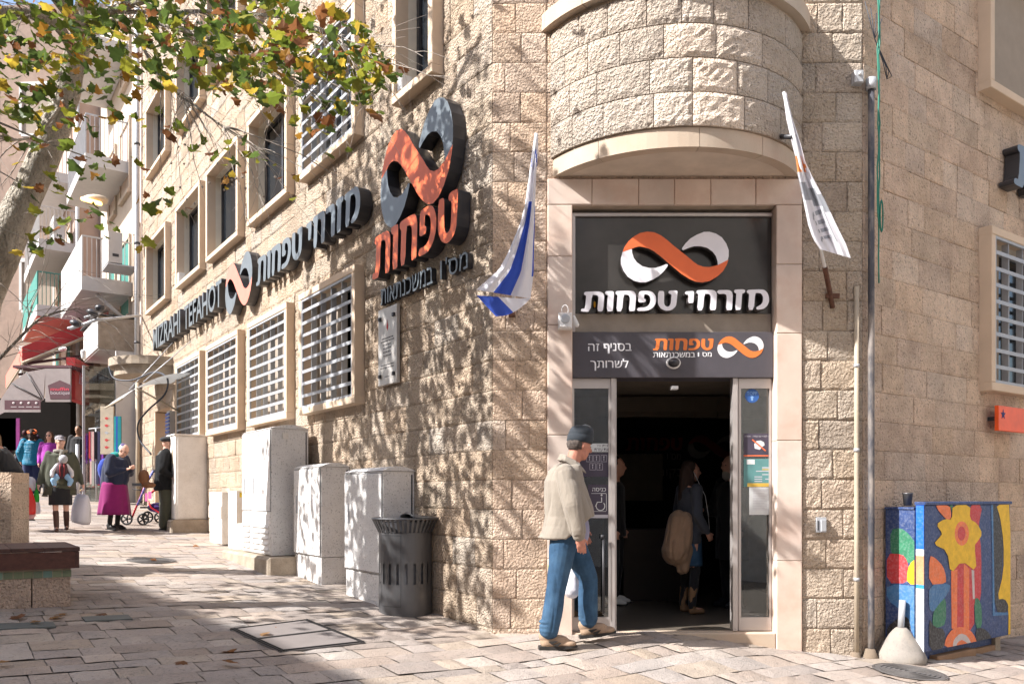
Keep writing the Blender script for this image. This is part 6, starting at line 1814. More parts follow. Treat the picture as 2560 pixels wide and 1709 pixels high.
def shoe(P, t, s, m, sole, tip=0, yaw=0, name='shoe', k2=1., vox=.008, laces=False, heel=0):
    k = P.k*k2; a = P.J('an'+s); R = P.R @ Matrix.Rotation(yaw, 3, 'Z') @ Matrix.Rotation(tip, 3, 'Y')
    q = lambda x, y, z: a+R @ (Vector((x, y, z))*k)
    mb = MB(); mb.ellip(q(-.02, 0, .0), (.055*k, .042*k, .05*k), R, 12); mb.capsule(q(-.02, 0, -.045), q(.13, 0, -.055), .043*k, .036*k, 12)
    mb.ellip(q(.06, 0, -.03), (.085*k, .042*k, .04*k), R, 12); mb.ellip(q(.145, 0, -.055), (.055*k, .045*k, .028*k), R, 12)
    o = remesh(name, mb, vox, m, t, 2)
    sb = MB(); pts = [(-.075, -.02), (-.07, -.036), (0, -.036), (.08, -.045), (.16, -.046), (.20, -.025), (.205, 0), (.20, .025), (.16, .046), (.08, .045), (0, .036), (-.07, .036), (-.075, .02)]
    b0 = 0
    for z in (-.092, -.068):
        for x, y in pts: sb.v.append(q(x, y, z+(.012 if x > .15 and z < -.08 else 0)))
    n = len(pts); sb.face(range(n)); sb.face(range(n, 2*n))
    for i in range(n): sb.face((i, (i+1) % n, n+(i+1) % n, n+i))
    obj('sole', sb, sole, o)
    return o, q
def person(label, P, group=None): return thing('person', label, 'person', P.loc, group)
def cloth(name, col, **k):
    kw = dict(rough=.85, var=.10, scale=10, bump=.25, bscale=220, bumpdist=.002, sheen=.15); kw.update(k)
    return mat(name, col, **kw)

# ------------------------------------------------------------------ the man in the beige jacket walking to the doorway
mz = gpx(1386, 1617); 
P = Pose((mz.x+.13, 6.80, G(mz.x, 6.83)+.012), math.radians(4), 1.80,
  pel=(-.03, 0, .93), chest=(-.04, 0, 1.26), neck=(.0, 0, 1.47), head=(.075, 0, 1.61), shl=(-.06, .185, 1.40), shr=(-.07, -.185, 1.40),
  elr=(-.02, -.265, 1.13), wrr=(.03, -.27, .885), ell=(.03, .26, 1.12), wrl=(.12, .22, .92),
  hir=(-.06, -.10, .90), knr=(-.13, -.12, .48), anr=(-.19, -.12, .09), hil=(.0, .10, .90), knl=(.16, .11, .52), anl=(.16, .11, .14))
P.hyaw = math.radians(22); P.hpitch = math.radians(14)
man = person('older man in beige jacket, blue jeans and dark knitted cap walking towards the doorway', P)
sk = mat('ruddy_skin', (.46, .20, .14), rough=.5, var=.15, scale=30, bump=.1, bscale=150, bumpdist=.001)
bo, h, R, hk = body(P, man, sk, .0075, curl=.35)
eyes(man, h, R, hk)
hm = MB(); hm.ellip(h(-.035, 0, .005), (.082*hk, .083*hk, .075*hk), R, 16)
hair = remesh('hair', hm, .008, mat('grey_brown_hair', (.10, .08, .07), rough=.9, var=.5, scale=60, bump=.8, bscale=160), man, 1, .006, 40, (1, 1, 1))
cm = MB(); b0 = 0
prof = [(.100, .020), (.106, .030), (.107, .075), (.101, .083), (.102, .088), (.099, .118), (.086, .146), (.055, .164), (.015, .170)]
n = 28
for (r, z) in prof:
    for i in range(n):
        w = 2*math.pi*i/n; cm.v.append(h(-.008+r*1.04*math.cos(w), r*.86*math.sin(w), z+.012*math.cos(w)*1.0))
for j in range(len(prof)-1):
    for i in range(n): cm.face((j*n+i, j*n+(i+1) % n, (j+1)*n+(i+1) % n, (j+1)*n+i), 0, None, True)
cm.face([(len(prof)-1)*n+i for i in range(n)]); cm.face(list(range(n))[::-1])
obj('knitted_cap', cm, cloth('navy_knit', (.022, .028, .036), bump=.9, bscale=260, stretch=(1, 1, .3)), man)
# jacket: wide, boxy, belly forward
k = P.k; mb = MB()
sec = [(1.475, .072, .080, -.005), (1.445, .105, .145, -.02), (1.40, .130, .195, -.04), (1.32, .155, .215, -.05), (1.22, .175, .22, -.035), (1.12, .192, .22, -.015), (1.04, .198, .22, -.005), (.96, .195, .222, -.025), (.90, .195, .225, -.05), (.865, .196, .225, -.065), (.858, .17, .20, -.065)]
n = 28; b0 = len(mb.v)
for (z, rx, ry, ox) in sec:
    for i in range(n):
        w = 2*math.pi*i/n; c_, s_ = math.cos(w), math.sin(w)
        zz = z+(.15*max(c_, 0)*min(1, (1.04-z)/.16) if z < 1.04 else 0)
        mb.v.append(P.W((ox+rx*abs(c_)**.9*(1 if c_ > 0 else -1), ry*abs(s_)**.85*(1 if s_ > 0 else -1), zz)))
for j in range(len(sec)-1):
    for i in range(n): mb.face((b0+j*n+i, b0+j*n+(i+1) % n, b0+(j+1)*n+(i+1) % n, b0+(j+1)*n+i), 0, None, True)
mb.face([b0+i for i in range(n)]); mb.face([b0+(len(sec)-1)*n+i for i in range(n)][::-1])
for s in 'lr':
    sh, el, wr = P.J('sh'+s), P.J('el'+s), P.J('wr'+s)
    mb.capsule(sh+Vector((0, 0, -.02)), sh+(el-sh)*.5, .080*k, .082*k, 16); mb.capsule(sh+(el-sh)*.5, el, .082*k, .078*k, 16)
    mb.capsule(el, el+(wr-el)*.80, .078*k, .066*k, 16); mb.capsule(el+(wr-el)*.75, wr-(wr-el)*.02, .052*k, .047*k, 12)
beige = cloth('beige_jacket', (.25, .215, .175), var=.06, bump=.5, bscale=9, bumpdist=.03, stretch=(1, 1, .45))
jk = remesh('jacket', mb, .0065, beige, man, 3, .017, 7.5, (1, 1, .28))
# collar
co = MB()
for sg in (1, -1):
    co.add([P.W(p) for p in ((-.085, 0, 1.545), (-.05, .078*sg, 1.53), (.03, .088*sg, 1.485), (.10, .06*sg, 1.42), (.115, .095*sg, 1.385), (.035, .125*sg, 1.43), (-.06, .12*sg, 1.475), (-.11, 0, 1.495))], [(0, 1, 6, 7), (1, 2, 5, 6), (2, 3, 4, 5)])
cob = obj('collar', co, beige, man); so = cob.modifiers.new('s', 'SOLIDIFY'); so.thickness = .008
cf = MB()
for s in 'r': 
    el, wr = P.J('el'+s), P.J('wr'+s); d = (wr-el).normalized(); cf.capsule(wr-d*.05, wr-d*.012, .051*k, .052*k, 14)
remesh('cuff', cf, .007, beige, man, 1)
# shirt tail
stl = MB(); stl.ellip(P.W((.085, -.05, .93)), (.062*k, .12*k, .13*k), P.R, 16)
remesh('shirt_tail', stl, .009, cloth('lilac_shirt', (.24, .23, .33)), man, 2, .006, 12)
# jeans
mb = MB()
mb.ellip(P.W((.0, 0, .90)), (.15*k, .175*k, .12*k), P.R, 20)
for s in 'lr':
    hi, kn, an = P.J('hi'+s), P.J('kn'+s), P.J('an'+s)
    mb.capsule(hi, hi+(kn-hi)*.5, .115*k, .100*k, 16); mb.capsule(hi+(kn-hi)*.5, kn, .100*k, .084*k, 16)
    mb.capsule(kn, kn+(an-kn)*.55, .084*k, .083*k, 16); mb.capsule(kn+(an-kn)*.55, an+Vector((0, 0, .045)), .083*k, .078*k, 16)
    for q in range(3):
        c_ = an+Vector((0, 0, .05+.035*q)); mb.ellip(c_, (.083*k, .080*k, .026*k), P.R, 16)
denim = mat('blue_denim', (.024, .065, .125), rough=.85, var=.22, scale=14, bump=.3, bscale=300, bumpdist=.002, stain=(.075, .15, .24), stain_amt=.5, stain_scale=4)
remesh('jeans', mb, .0065, denim, man, 4, .010, 8, (1, 1, .45))
lx_ = P.J('hir')
ys = wpx(1373, 1423, 7.2); obj('jamb_tag', MB().box(FW, ys.x-.012, ys.x+.012, ys.y-.02, ys.y, ys.z-.04, ys.z+.04, bev=.003), paint('neon_yellow', (.62, .62, .02)), None, at=ys, label='small neon yellow tag stuck on the door jamb behind the walking man', cat='tag')
tan = mat('tan_suede', (.34, .235, .16), rough=.85, var=.12, scale=14); sole_m = paint('shoe_sole', (.03, .027, .025), rough=.7)
for s, tip in (('r', 0), ('l', -.10)):
    o_, q = shoe(P, man, s, tan, sole_m, tip, k2=1.12)
    pt = MB()
    for sy in (-1, 1):
        pt.add([q(x, sy*.049, z) for x, z in ((-.01, -.03), (.06, -.028), (.015, -.052))], [(0, 1, 2)]); pt.add([q(x, sy*.050, z) for x, z in ((.02, -.056), (.085, -.038), (.055, -.066))], [(0, 1, 2)])
    e = obj('dark_patch', pt, sole_m, o_); so = e.modifiers.new('s', 'SOLIDIFY'); so.thickness = .012; so.offset = 0
    ss = MB(); ss.capsule(q(-.015, 0, .02), q(-.01, 0, .075), .048*k, .05*k, 12); obj('sock', ss, M['black_rubber'], man)
    lc = MB()
    for i in range(4): lc.tube([q(.05+.022*i, -.028, -.0-.008*i), q(.055+.022*i, 0, .014-.010*i), q(.05+.022*i, .028, -.0-.008*i)], .003, 5)
    obj('laces', lc, sole_m, o_)
# white shopping bag in the far hand
t = thing('shopping_bag', 'thin white and green plastic bag carried behind the walking man\'s legs', 'bag', P.W((.12, .25, .4)))
mb = MB(); mb.capsule(P.W((.06, .25, .56)), P.W((.05, .25, .42)), .05, .085, 12); remesh('bag_body', mb, .012, M['cloth_white'], t, 2, .01, 14)
mb = MB(); mb.capsule(P.W((.08, .25, .68)), P.W((.07, .25, .62)), .03, .05, 10); remesh('green_top', mb, .012, paint('bag_green', (.01, .22, .06)), t, 1)

# ------------------------------------------------------------------ far people
def torso(P, mb, z0, z1, rx0, ry0, rx1, ry1, ox0=0, ox1=0, n=20, steps=8, belly=0):
    b0 = len(mb.v)
    for j in range(steps+1):
        t_ = j/steps; z = z0+(z1-z0)*t_; rx = rx0+(rx1-rx0)*t_+belly*math.sin(math.pi*t_); ry = ry0+(ry1-ry0)*t_
        for i in range(n): w = 2*math.pi*i/n; mb.v.append(P.W((ox0+(ox1-ox0)*t_+rx*math.cos(w), ry*math.sin(w), z)))
    for j in range(steps):
        for i in range(n): mb.face((b0+j*n+i, b0+j*n+(i+1) % n, b0+(j+1)*n+(i+1) % n, b0+(j+1)*n+i), 0, None, True)
    mb.face([b0+i for i in range(n)][::-1]); mb.face([b0+steps*n+i for i in range(n)])
def sleeves(P, mb, ra=.062, rb=.05, upto=.92):
    for s in 'lr':
        sh, el, wr = P.J('sh'+s), P.J('el'+s), P.J('wr'+s)
        mb.capsule(sh, el, ra*P.k*1.15, ra*P.k, 10); mb.capsule(el, el+(wr-el)*upto, ra*P.k, rb*P.k, 10)
def jacket(P, t, m, hem=.85, rx=.14, ry=.19, vox=.018, fold=.012, name='jacket', ra=.062, top=1.46, belly=.0, flare=0):
    mb = MB(); torso(P, mb, hem, 1.40, rx+flare, ry+flare, rx*.85, ry*1.0, P.j['pel'].x*.6, P.j['chest'].x, belly=belly); torso(P, mb, 1.39, top, rx*.85, ry, .07, .09, P.j['chest'].x, P.j['neck'].x, steps=3)
    sleeves(P, mb, ra); return remesh(name, mb, vox, m, t, 2, fold, 7, (1, 1, .5))
def trousers(P, t, m, r0=.095, r1=.06, vox=.018, upto=1., name='trousers', fold=.01):
    mb = MB(); mb.ellip(P.J('pel')-Vector((0, 0, .02)), (.13*P.k, .165*P.k, .12*P.k), P.R, 14)
    for s in 'lr':
        hi, kn, an = P.J('hi'+s), P.J('kn'+s), P.J('an'+s)
        mb.capsule(hi, kn, r0*P.k, r1*1.2*P.k, 10)
        if upto > .5: mb.capsule(kn, kn+(an-kn)*(upto-.5)*2, r1*1.2*P.k, r1*P.k, 10)
    return remesh(name, mb, vox, m, t, 1, fold, 9)
def skirt(P, t, m, zt, zb_, r0x, r0y, r1x, r1y, name='skirt', folds=9, amp=.02, ox=0):
    mb = MB(); n = 60; st = 10
    for j in range(st+1):
        t_ = j/st; z = zt+(zb_-zt)*t_
        for i in range(n):
            w = 2*math.pi*i/n; a = 1+amp*t_*6*.3*math.sin(folds*w+.6*math.sin(3*w))
            mb.v.append(P.W((ox+(r0x+(r1x-r0x)*t_)*a*math.cos(w), (r0y+(r1y-r0y)*t_)*a*math.sin(w), z)))
    for j in range(st):
        for i in range(n): mb.face((j*n+i, j*n+(i+1) % n, (j+1)*n+(i+1) % n, (j+1)*n+i), 0, None, True)
    mb.face(list(range(n))[::-1]); mb.face([st*n+i for i in range(n)])
    return obj(name, mb, m, t)
def hair(P, t, h, R, k, m, long=0, bun=False):
    mb = MB(); mb.ellip(h(-.03, 0, .035), (.098*k, .092*k, .102*k), R, 14)
    if long:
        for s in (1, -1): mb.capsule(h(-.03, .07*s, .0), h(.0, .085*s, -long), .04*k, .035*k, 8)
        mb.capsule(h(-.07, 0, 0), h(-.08, 0, -long), .07*k, .08*k, 8)
    if bun: mb.ellip(h(-.12, 0, .0), (.05*k, .055*k, .06*k), R, 10)
    return remesh('hair', mb, .012, m, t, 1, .006, 25, (1, 1, .4))
def boots(P, t, m, z=.38, name='boot', r=.055):
    for s in 'lr':
        kn, an = P.J('kn'+s), P.J('an'+s); mb = MB(); a = an+(kn-an)*((z-.09)/.42)
        mb.capsule(an, a, .045*P.k, r*P.k, 10); mb.capsule(an-Vector((0, 0, .05*P.k)), an+P.D((.13, 0, 0))*P.k-Vector((0, 0, .055*P.k)), .042*P.k, .034*P.k, 10)
        remesh(name, mb, .014, m, t, 1, .004, 14)
def shoes(P, t, m, vox=.014):
    for s in 'lr': shoe(P, t, s, m, M['black_rubber'], vox=vox)
def bagp(label, top, w, h, d, m, yaw=0, group=None, extra=None, tilt=0):
    t = thing('shopping_bag', label, 'bag', (top.x, top.y, top.z-h), group)
    R = Matrix.Rotation(yaw, 3, 'Z') @ Matrix.Rotation(tilt, 3, 'Y')
    mb = MB(); n = 5
    vs = []
    for j, (zz, ww, dd) in enumerate(((0, .75, .35), (-.15, .9, .6), (-.55, 1.0, 1.0), (-.9, 1.05, 1.0), (-1, .95, .8))):
        for x, y in ((-1, -1), (0, -1.1), (1, -1), (1.05, 0), (1, 1), (0, 1.1), (-1, 1), (-1.05, 0)): vs.append(top+R @ Vector((x*w/2*ww, y*d/2*dd, zz*h)))
    fs = [[i for i in range(8)][::-1], [32+i for i in range(8)]]
    for j in range(4):
        for i in range(8): fs.append((j*8+i, j*8+(i+1) % 8, (j+1)*8+(i+1) % 8, (j+1)*8+i))
    mb.add(vs, fs, 0, None, True); obj('bag_body', mb, m, t)
    obj('handle', MB().tube([top+R @ Vector((-w*.25, 0, -.01)), top+R @ Vector((-.02, 0, .1)), top+R @ Vector((.02, 0, .1)), top+R @ Vector((w*.25, 0, -.01))], .006, 5), m, t)
    if extra: extra(t, top, R)
    return t
FACE = math.radians(-62)      # facing down the street towards the camera
# woman with a baby carrier and bags
g = gpx(151, 1327)
P = Pose((g.x, g.y, g.z+.0), FACE, 1.62, shl=(0, .19, 1.41), shr=(0, -.19, 1.41), ell=(-.03, .29, 1.12), wrl=(.03, .36, .86), elr=(-.03, -.28, 1.12), wrr=(.03, -.34, .86), knl=(.05, .09, .5), anl=(-.06, .10, .10), knr=(.06, -.08, .5), anr=(.13, -.06, .085), head=(.04, 0, 1.64))
P.hyaw = math.radians(20)
t = person('woman in olive jacket, black skirt and brown boots walking with a baby on her chest', P)
bo, h, R, hk = body(P, t, M['skin_pale'], .012); eyes(t, h, R, hk)
ol = cloth('olive_cloth', (.065, .068, .045)); bl = cloth('black_cloth', (.012, .012, .014)); 
jacket(P, t, ol, .78, .15, .24, fold=.02, flare=.03)
jk2 = MB(); torso(P, jk2, .66, 1.0, .12, .29, .15, .24); remesh('jacket_hem', jk2, .018, ol, t, 2, .03, 9)
skirt(P, t, bl, .95, .48, .17, .19, .16, .19)
fr_ = MB(); torso(P, fr_, .86, 1.36, .165, .13, .12, .10, .035, .03); remesh('blouse', fr_, .018, cloth('khaki_blouse', (.10, .095, .06)), t, 1, .006)
boots(P, t, paint('brown_leather', (.075, .035, .025), rough=.4), .36)
cp_ = MB(); cp_.ellip(h(-.02, 0, .06), (.105*hk, .088*hk, .065*hk), R, 16); cp_.ellip(h(.06, 0, .035), (.06*hk, .075*hk, .015*hk), R, 10)
remesh('flat_cap', cp_, .010, mat('patterned_cap', (.30, .28, .30), rough=.9, var=.3, stain=(.02, .02, .03), stain_amt=1, stain_scale=22), t, 1)
sc_ = MB(); sc_.tube([P.W((.09*math.cos(a), .09*math.sin(a), 1.47+.0*a)) for a in [i*math.pi/6 for i in range(13)]], .035, 8); sc_.capsule(P.W((.10, .03, 1.45)), P.W((.13, .0, 1.34)), .04, .03, 8)
remesh('scarf', sc_, .012, cloth('check_scarf', (.22, .20, .17)), t, 1, .006)
# baby
bc_ = P.W((.22, .02, 1.15))
PB = Pose((bc_.x, bc_.y, bc_.z-.42), FACE+math.pi, .62)
baby = thing('baby', 'baby in white top, light blue trousers and cap in a dark carrier', 'baby', bc_)
mb = MB(); kk = P.k
bw = lambda x, y, z: P.W((x, y, z))
mb.ellip(bw(.24, .05, 1.30), (.062, .062, .072), None, 14); mb.ellip(bw(.21, .03, 1.12), (.07, .085, .13), P.R, 12)
for s in (1, -1):
    mb.capsule(bw(.22, .03+.07*s, 1.20), bw(.22, .03+.15*s, 1.09), .033, .03, 8); mb.capsule(bw(.22, .03+.15*s, 1.09), bw(.25, .03+.16*s, 1.00), .03, .022, 8)
    mb.capsule(bw(.22, .03+.06*s, 1.02), bw(.24, .03+.14*s, .93), .045, .035, 8); mb.capsule(bw(.24, .03+.14*s, .93), bw(.24, .03+.12*s, .84), .035, .025, 8)
remesh('body', mb, .009, M['skin_pale'], baby, 1)
mb = MB(); mb.ellip(bw(.255, .05, 1.315), (.072, .070, .074), None, 14); remesh('cap', mb, .010, paint('speckled_cap', (.42, .42, .45)), baby, 1)
mb = MB()
for s in (1, -1): mb.capsule(bw(.22, .03+.07*s, 1.20), bw(.22, .03+.15*s, 1.09), .041, .038, 8); mb.capsule(bw(.22, .03+.15*s, 1.09), bw(.25, .03+.16*s, 1.02), .038, .032, 8)
remesh('sleeves', mb, .010, M['cloth_white'], baby, 1)
mb = MB()
for s in (1, -1): mb.capsule(bw(.22, .03+.06*s, 1.02), bw(.24, .03+.14*s, .93), .055, .045, 8); mb.capsule(bw(.24, .03+.14*s, .93), bw(.24, .03+.12*s, .86), .045, .038, 8)
remesh('trousers', mb, .010, paint('baby_blue', (.25, .42, .62)), baby, 1)
mb = MB(); mb.ellip(bw(.22, .03, 1.12), (.088, .10, .155), P.R, 14); remesh('carrier', mb, .010, paint('carrier_dark', (.055, .02, .028)), baby, 1)
st_ = MB()
for s in (1, -1): st_.tube([bw(.305, .03+.03*s, 1.22), bw(.312, .03+.035*s, 1.12), bw(.30, .03+.03*s, 1.0)], .005, 5)
obj('red_piping', st_, M['red_paint'], baby)
wl, wr = P.J('wrl')-Vector((0, 0, .12)), P.J('wrr')-Vector((0, 0, .10))
bagp('pale grey shopping bag hanging from the left hand of the woman with the baby', wl-Vector((0, 0, .05)), .34, .50, .16, M['cloth_white'], FACE+.5, 'bags carried by the woman with the baby', tilt=.12)
rb_ = paint('red_plastic', (.52, .02, .02), rough=.3)
bagp('shiny red bag carried by the woman with the baby', wpx(70, 1222, g.y-.2), .30, .46, .22, rb_, FACE, 'bags carried by the woman with the baby', tilt=-.25)
bagp('white crumpled bag above the red bag', wpx(72, 1199, g.y-.15), .26, .14, .18, M['cloth_white'], FACE, 'bags carried by the woman with the baby', tilt=.6)
bagp('bright green paper bag between red bag and olive jacket', wpx(91, 1222, g.y-.1), .10, .22, .08, paint('bright_green', (.03, .40, .04)), FACE, 'bags carried by the woman with the baby')
bagp('thin white bag behind the bright green bag', wpx(92, 1243, g.y+.1), .22, .28, .10, M['cloth_white'], FACE, 'bags carried by the woman with the baby')

# elderly woman with purple skirt
g = gpx(286, 1326)
P = Pose((g.x, g.y, g.z), math.radians(-12), 1.56, pel=(-.02, 0, .95), chest=(.06, 0, 1.27), neck=(.12, 0, 1.46), head=(.22, 0, 1.58), shl=(.08, .20, 1.41), shr=(.08, -.20, 1.41), ell=(.12, .30, 1.14), elr=(.12, -.30, 1.14), wrl=(.34, .08, 1.22), wrr=(.34, -.10, 1.20))
P.hpitch = math.radians(32); P.hyaw = math.radians(-12)
t = person('stout elderly woman in navy jacket, purple skirt and teal hood looking at her hands', P)
bo, h, R, hk = body(P, t, M['skin_pale'], .012, curl=.9); eyes(t, h, R, hk, 'g')
nv = cloth('navy_jacket', (.012, .018, .045))
jacket(P, t, nv, .84, .23, .27, fold=.022, ra=.095, belly=.05)
skirt(P, t, cloth('purple_cloth', (.20, .006, .10), bump=.1), .95, .30, .22, .26, .28, .34, folds=8, amp=.03)
trousers(P, t, bl, .06, .05)
shoes(P, t, paint('black_shoe', (.018, .016, .016), rough=.5))
mb = MB(); mb.ellip(h(-.035, 0, .03), (.092*hk, .088*hk, .09*hk), R, 14); remesh('hair', mb, .010, mat('white_hair', (.50, .48, .48), rough=.9, var=.2, scale=60), t, 1, .006, 30)
mb = MB(); mb.ellip(h(-.05, 0, .085), (.075*hk, .075*hk, .035*hk), R, 12); remesh('head_kerchief', mb, .010, paint('violet_kerchief', (.12, .09, .20)), t, 1)
mb = MB(); mb.ellip(P.W((.04, 0, 1.48)), (.11, .12, .07), P.R, 12); remesh('hood', mb, .014, cloth('teal_cloth', (.0, .20, .19)), t, 1, .008)
bp_ = thing('backpack', 'bright blue backpack on the back of the elderly woman', 'backpack', P.W((-.2, 0, 1.1)))
mb = MB(); mb.ellip(P.W((-.20, 0, 1.20)), (.11, .16, .21), P.R, 14); remesh('pack', mb, .016, cloth('blue_nylon', (.02, .05, .32)), bp_, 1, .008)
# rollator
g1, g2 = gpx(323, 1317), gpx(408, 1312)
t = thing('rollator', 'red walking frame with dark wheels, purple basket and patterned tube', 'walking frame', (g1+g2)/2)
def wheel(c, r=.115):
    w = obj('wheel', MB(), M['black_rubber'], t)
    mb = MB(); mb.tube([c+Vector((r*.86*math.cos(a), 0, r*.86*math.sin(a)+r)) for a in [i*math.pi/10 for i in range(21)]], r*.15, 8, caps=False); obj('tyre', mb, M['black_rubber'], w)
    mb = MB()
    for i in range(5):
        a = i*2*math.pi/5; mb.tube([c+Vector((0, 0, r)), c+Vector((r*.8*math.cos(a), 0, r*.8*math.sin(a)+r))], .014, 5)
    mb.ellip(c+Vector((0, 0, r)), (.03, .03, .03), n=8); obj('spokes', mb, M['black_rubber'], w)
w1, w2 = g1+Vector((0, -.1, 0)), g1+Vector((.16, .42, 0)); w3, w4 = Vector((g2.x, g1.y-.0, 0)), Vector((g2.x+.1, g1.y+.5, 0))
for c in (w1, w2, w3, w4): c.z = G(c.x, c.y); wheel(c)
redm = paint('red_frame', (.42, .02, .035), rough=.3)
Y1, Y2 = w1.y+.03, w1.y+.45
mb = MB()
for Yq in (Y1, Y2):
    mb.tube([wpx(328, 1298, Yq), wpx(352, 1240, Yq), wpx(366, 1205, Yq)], .018, 7)
    mb.tube([wpx(370, 1252, Yq), wpx(378, 1268, Yq), wpx(398, 1280, Yq), wpx(404, 1298, Yq)], .017, 7)
    mb.tube([wpx(375, 1232, Yq), wpx(398, 1219, Yq)], .020, 7)
    obj('side_frame', mb, redm, t); mb = MB()
mb = MB()
for Yq in (Y1, Y2): mb.tube([wpx(344, 1262, Yq-.02), wpx(368, 1205, Yq-.02), wpx(384, 1176, Yq-.02)], .022, 7)
obj('patterned_tube', mb, mat('patterned_blue', (.06, .10, .38), stain=(.6, .5, .6), stain_amt=.9, stain_scale=22), t)
obj('handle', MB().capsule(wpx(383, 1176, Y1), wpx(392, 1178, Y1), .03, .03, 8).capsule(wpx(383, 1176, Y2), wpx(392, 1178, Y2), .03, .03, 8), M['black_rubber'], t)
obj('brake', MB().box(FW, wpx(330, 0, Y1).x, wpx(366, 0, Y1).x, Y1, Y2, wpx(0, 1214, Y1).z, wpx(0, 1207, Y1).z, bev=.006).tube([wpx(332, 1222, Y1), wpx(362, 1226, Y1)], .01, 5), M['black_rubber'], t)
mb = MB(); mb.ellip((wpx(395, 1268, Y1)+wpx(395, 1268, Y2))/2, (.20, .2, .10), None, 12); remesh('basket', mb, .015, cloth('purple_basket', (.05, .02, .16)), t, 1, .02, 12)
obj('tags', MB().box(FW, wpx(366, 0, Y1).x, wpx(372, 0, Y1).x, Y1-.06, Y1-.05, wpx(0, 1252, Y1).z, wpx(0, 1232, Y1).z).box(FW, wpx(374, 0, Y1).x, wpx(382, 0, Y1).x, Y1-.06, Y1-.05, wpx(0, 1246, Y1).z, wpx(0, 1228, Y1).z), paint('pink_tag', (.70, .16, .42)), t)
obj('seat', MB().box(FW, wpx(350, 0, Y1).x, wpx(378, 0, Y1).x, Y1, Y2, wpx(0, 1270, Y1).z, wpx(0, 1266, Y1).z), M['black_rubber'], t)
bgm = thing('handbag', 'brown leather bag hanging between the elderly woman and the person in black', 'bag', wpx(360, 1230, 14.6))
mb = MB(); mb.ellip(wpx(360, 1192, 14.7), (.10, .09, .14), None, 12); mb.ellip(wpx(372, 1212, 14.7), (.14, .08, .06), None, 12); remesh('pouch', mb, .014, paint('tan_leather', (.20, .09, .04)), bgm, 1, .012)

# person in black behind the far cabinet
Yk = 15.0; q = wpx(412, 0, Yk); q.z = G(q.x, q.y)
P = Pose(q, math.radians(28), 1.70, elr=(-.08, -.30, 1.13), wrr=(.10, -.26, 1.0), head=(.06, 0, 1.62))
t = person('person in black fur jacket, black beret and olive trousers standing behind the narrow cabinet', P)
bo, h, R, hk = body(P, t, M['skin_pale'], .012); eyes(t, h, R, hk)
jacket(P, t, mat('black_fur', (.008, .008, .009), rough=1, var=.4, scale=30, bump=1, bscale=60, bumpdist=.02), .74, .19, .25, fold=.02, ra=.09)
trousers(P, t, cloth('olive_trousers', (.055, .055, .035)), .12, .09); shoes(P, t, paint('grey_shoe', (.10, .10, .12)))
mb = MB(); mb.ellip(h(-.02, 0, .085), (.135*hk, .125*hk, .06*hk), R, 14); remesh('beret', mb, .012, bl, t, 1, .008, 14)
mb = MB(); mb.ellip(P.W((-.02, .14, 1.38)), (.10, .10, .13), P.R, 12); remesh('scarf', mb, .012, mat('camouflage', (.05, .055, .045), stain=(.30, .28, .26), stain_amt=.9, stain_scale=18), t, 1, .01)

# woman in blue puffer jacket seen from behind
Yk = 20.5; q = wpx(80, 0, Yk); q.z = wpx(0, 1238, Yk).z
P = Pose(q, math.radians(112), 1.66, elr=(-.02, -.30, 1.12), wrr=(.05, -.27, .9), ell=(-.02, .30, 1.12), wrl=(.05, .27, .9))
t = person('woman in turquoise puffer jacket and orange head scarf seen from behind', P)
bo, h, R, hk = body(P, t, M['skin_pale'], .014)
jacket(P, t, mat('turquoise_nylon', (.0, .17, .30), rough=.35, bump=.6, bscale=3.5, bumpdist=.05, stretch=(.1, .1, 12)), .80, .16, .23, fold=.012, ra=.08)
trousers(P, t, cloth('navy_trousers', (.012, .02, .07)), .13, .10); shoes(P, t, M['black_rubber'])
hair(P, t, h, R, hk, paint('dark_hair', (.035, .02, .015), rough=.8), .10, True)
mb = MB(); mb.tube([h(-.02+.102*math.cos(a), .092*math.sin(a), .06+.05*math.cos(a)) for a in [i*math.pi/8 for i in range(17)]], .03, 8); remesh('head_scarf', mb, .012, paint('orange_scarf', (.60, .12, .03)), t, 1)
# woman in pink and purple with sunglasses
Yk = 20.0; q = wpx(124, 0, Yk); q.z = wpx(0, 1240, Yk).z
P = Pose(q, math.radians(-80), 1.58); t = person('woman in sunglasses and pink and purple jacket behind the woman with the baby', P)
bo, h, R, hk = body(P, t, M['skin_pale'], .014); eyes(t, h, R, hk, 'sun')
jacket(P, t, cloth('magenta_cloth', (.30, .03, .30)), .8, .15, .2); trousers(P, t, bl); shoes(P, t, M['black_rubber']); hair(P, t, h, R, hk, paint('brown_hair', (.10, .05, .03), rough=.8), .16)
# young man in black
Yk = 21.5; q = wpx(197, 0, Yk); q.z = wpx(0, 1230, Yk).z
P = Pose(q, math.radians(-85), 1.76, wrl=(.14, .22, 1.0), wrr=(.06, -.25, .9)); t = person('young man with short black hair in black jacket and dark trousers walking down the street', P)
bo, h, R, hk = body(P, t, M['skin_dark'], .014); eyes(t, h, R, hk)
jacket(P, t, bl, .84, .15, .23, ra=.075); trousers(P, t, cloth('charcoal_cloth', (.02, .022, .03)), .10, .075); shoes(P, t, paint('tan_shoe', (.30, .2, .1)))
mb = MB(); mb.ellip(h(-.025, 0, .05), (.098*hk, .086*hk, .085*hk), R, 12); remesh('hair', mb, .012, paint('black_hair', (.012, .01, .01), rough=.7), t, 1)
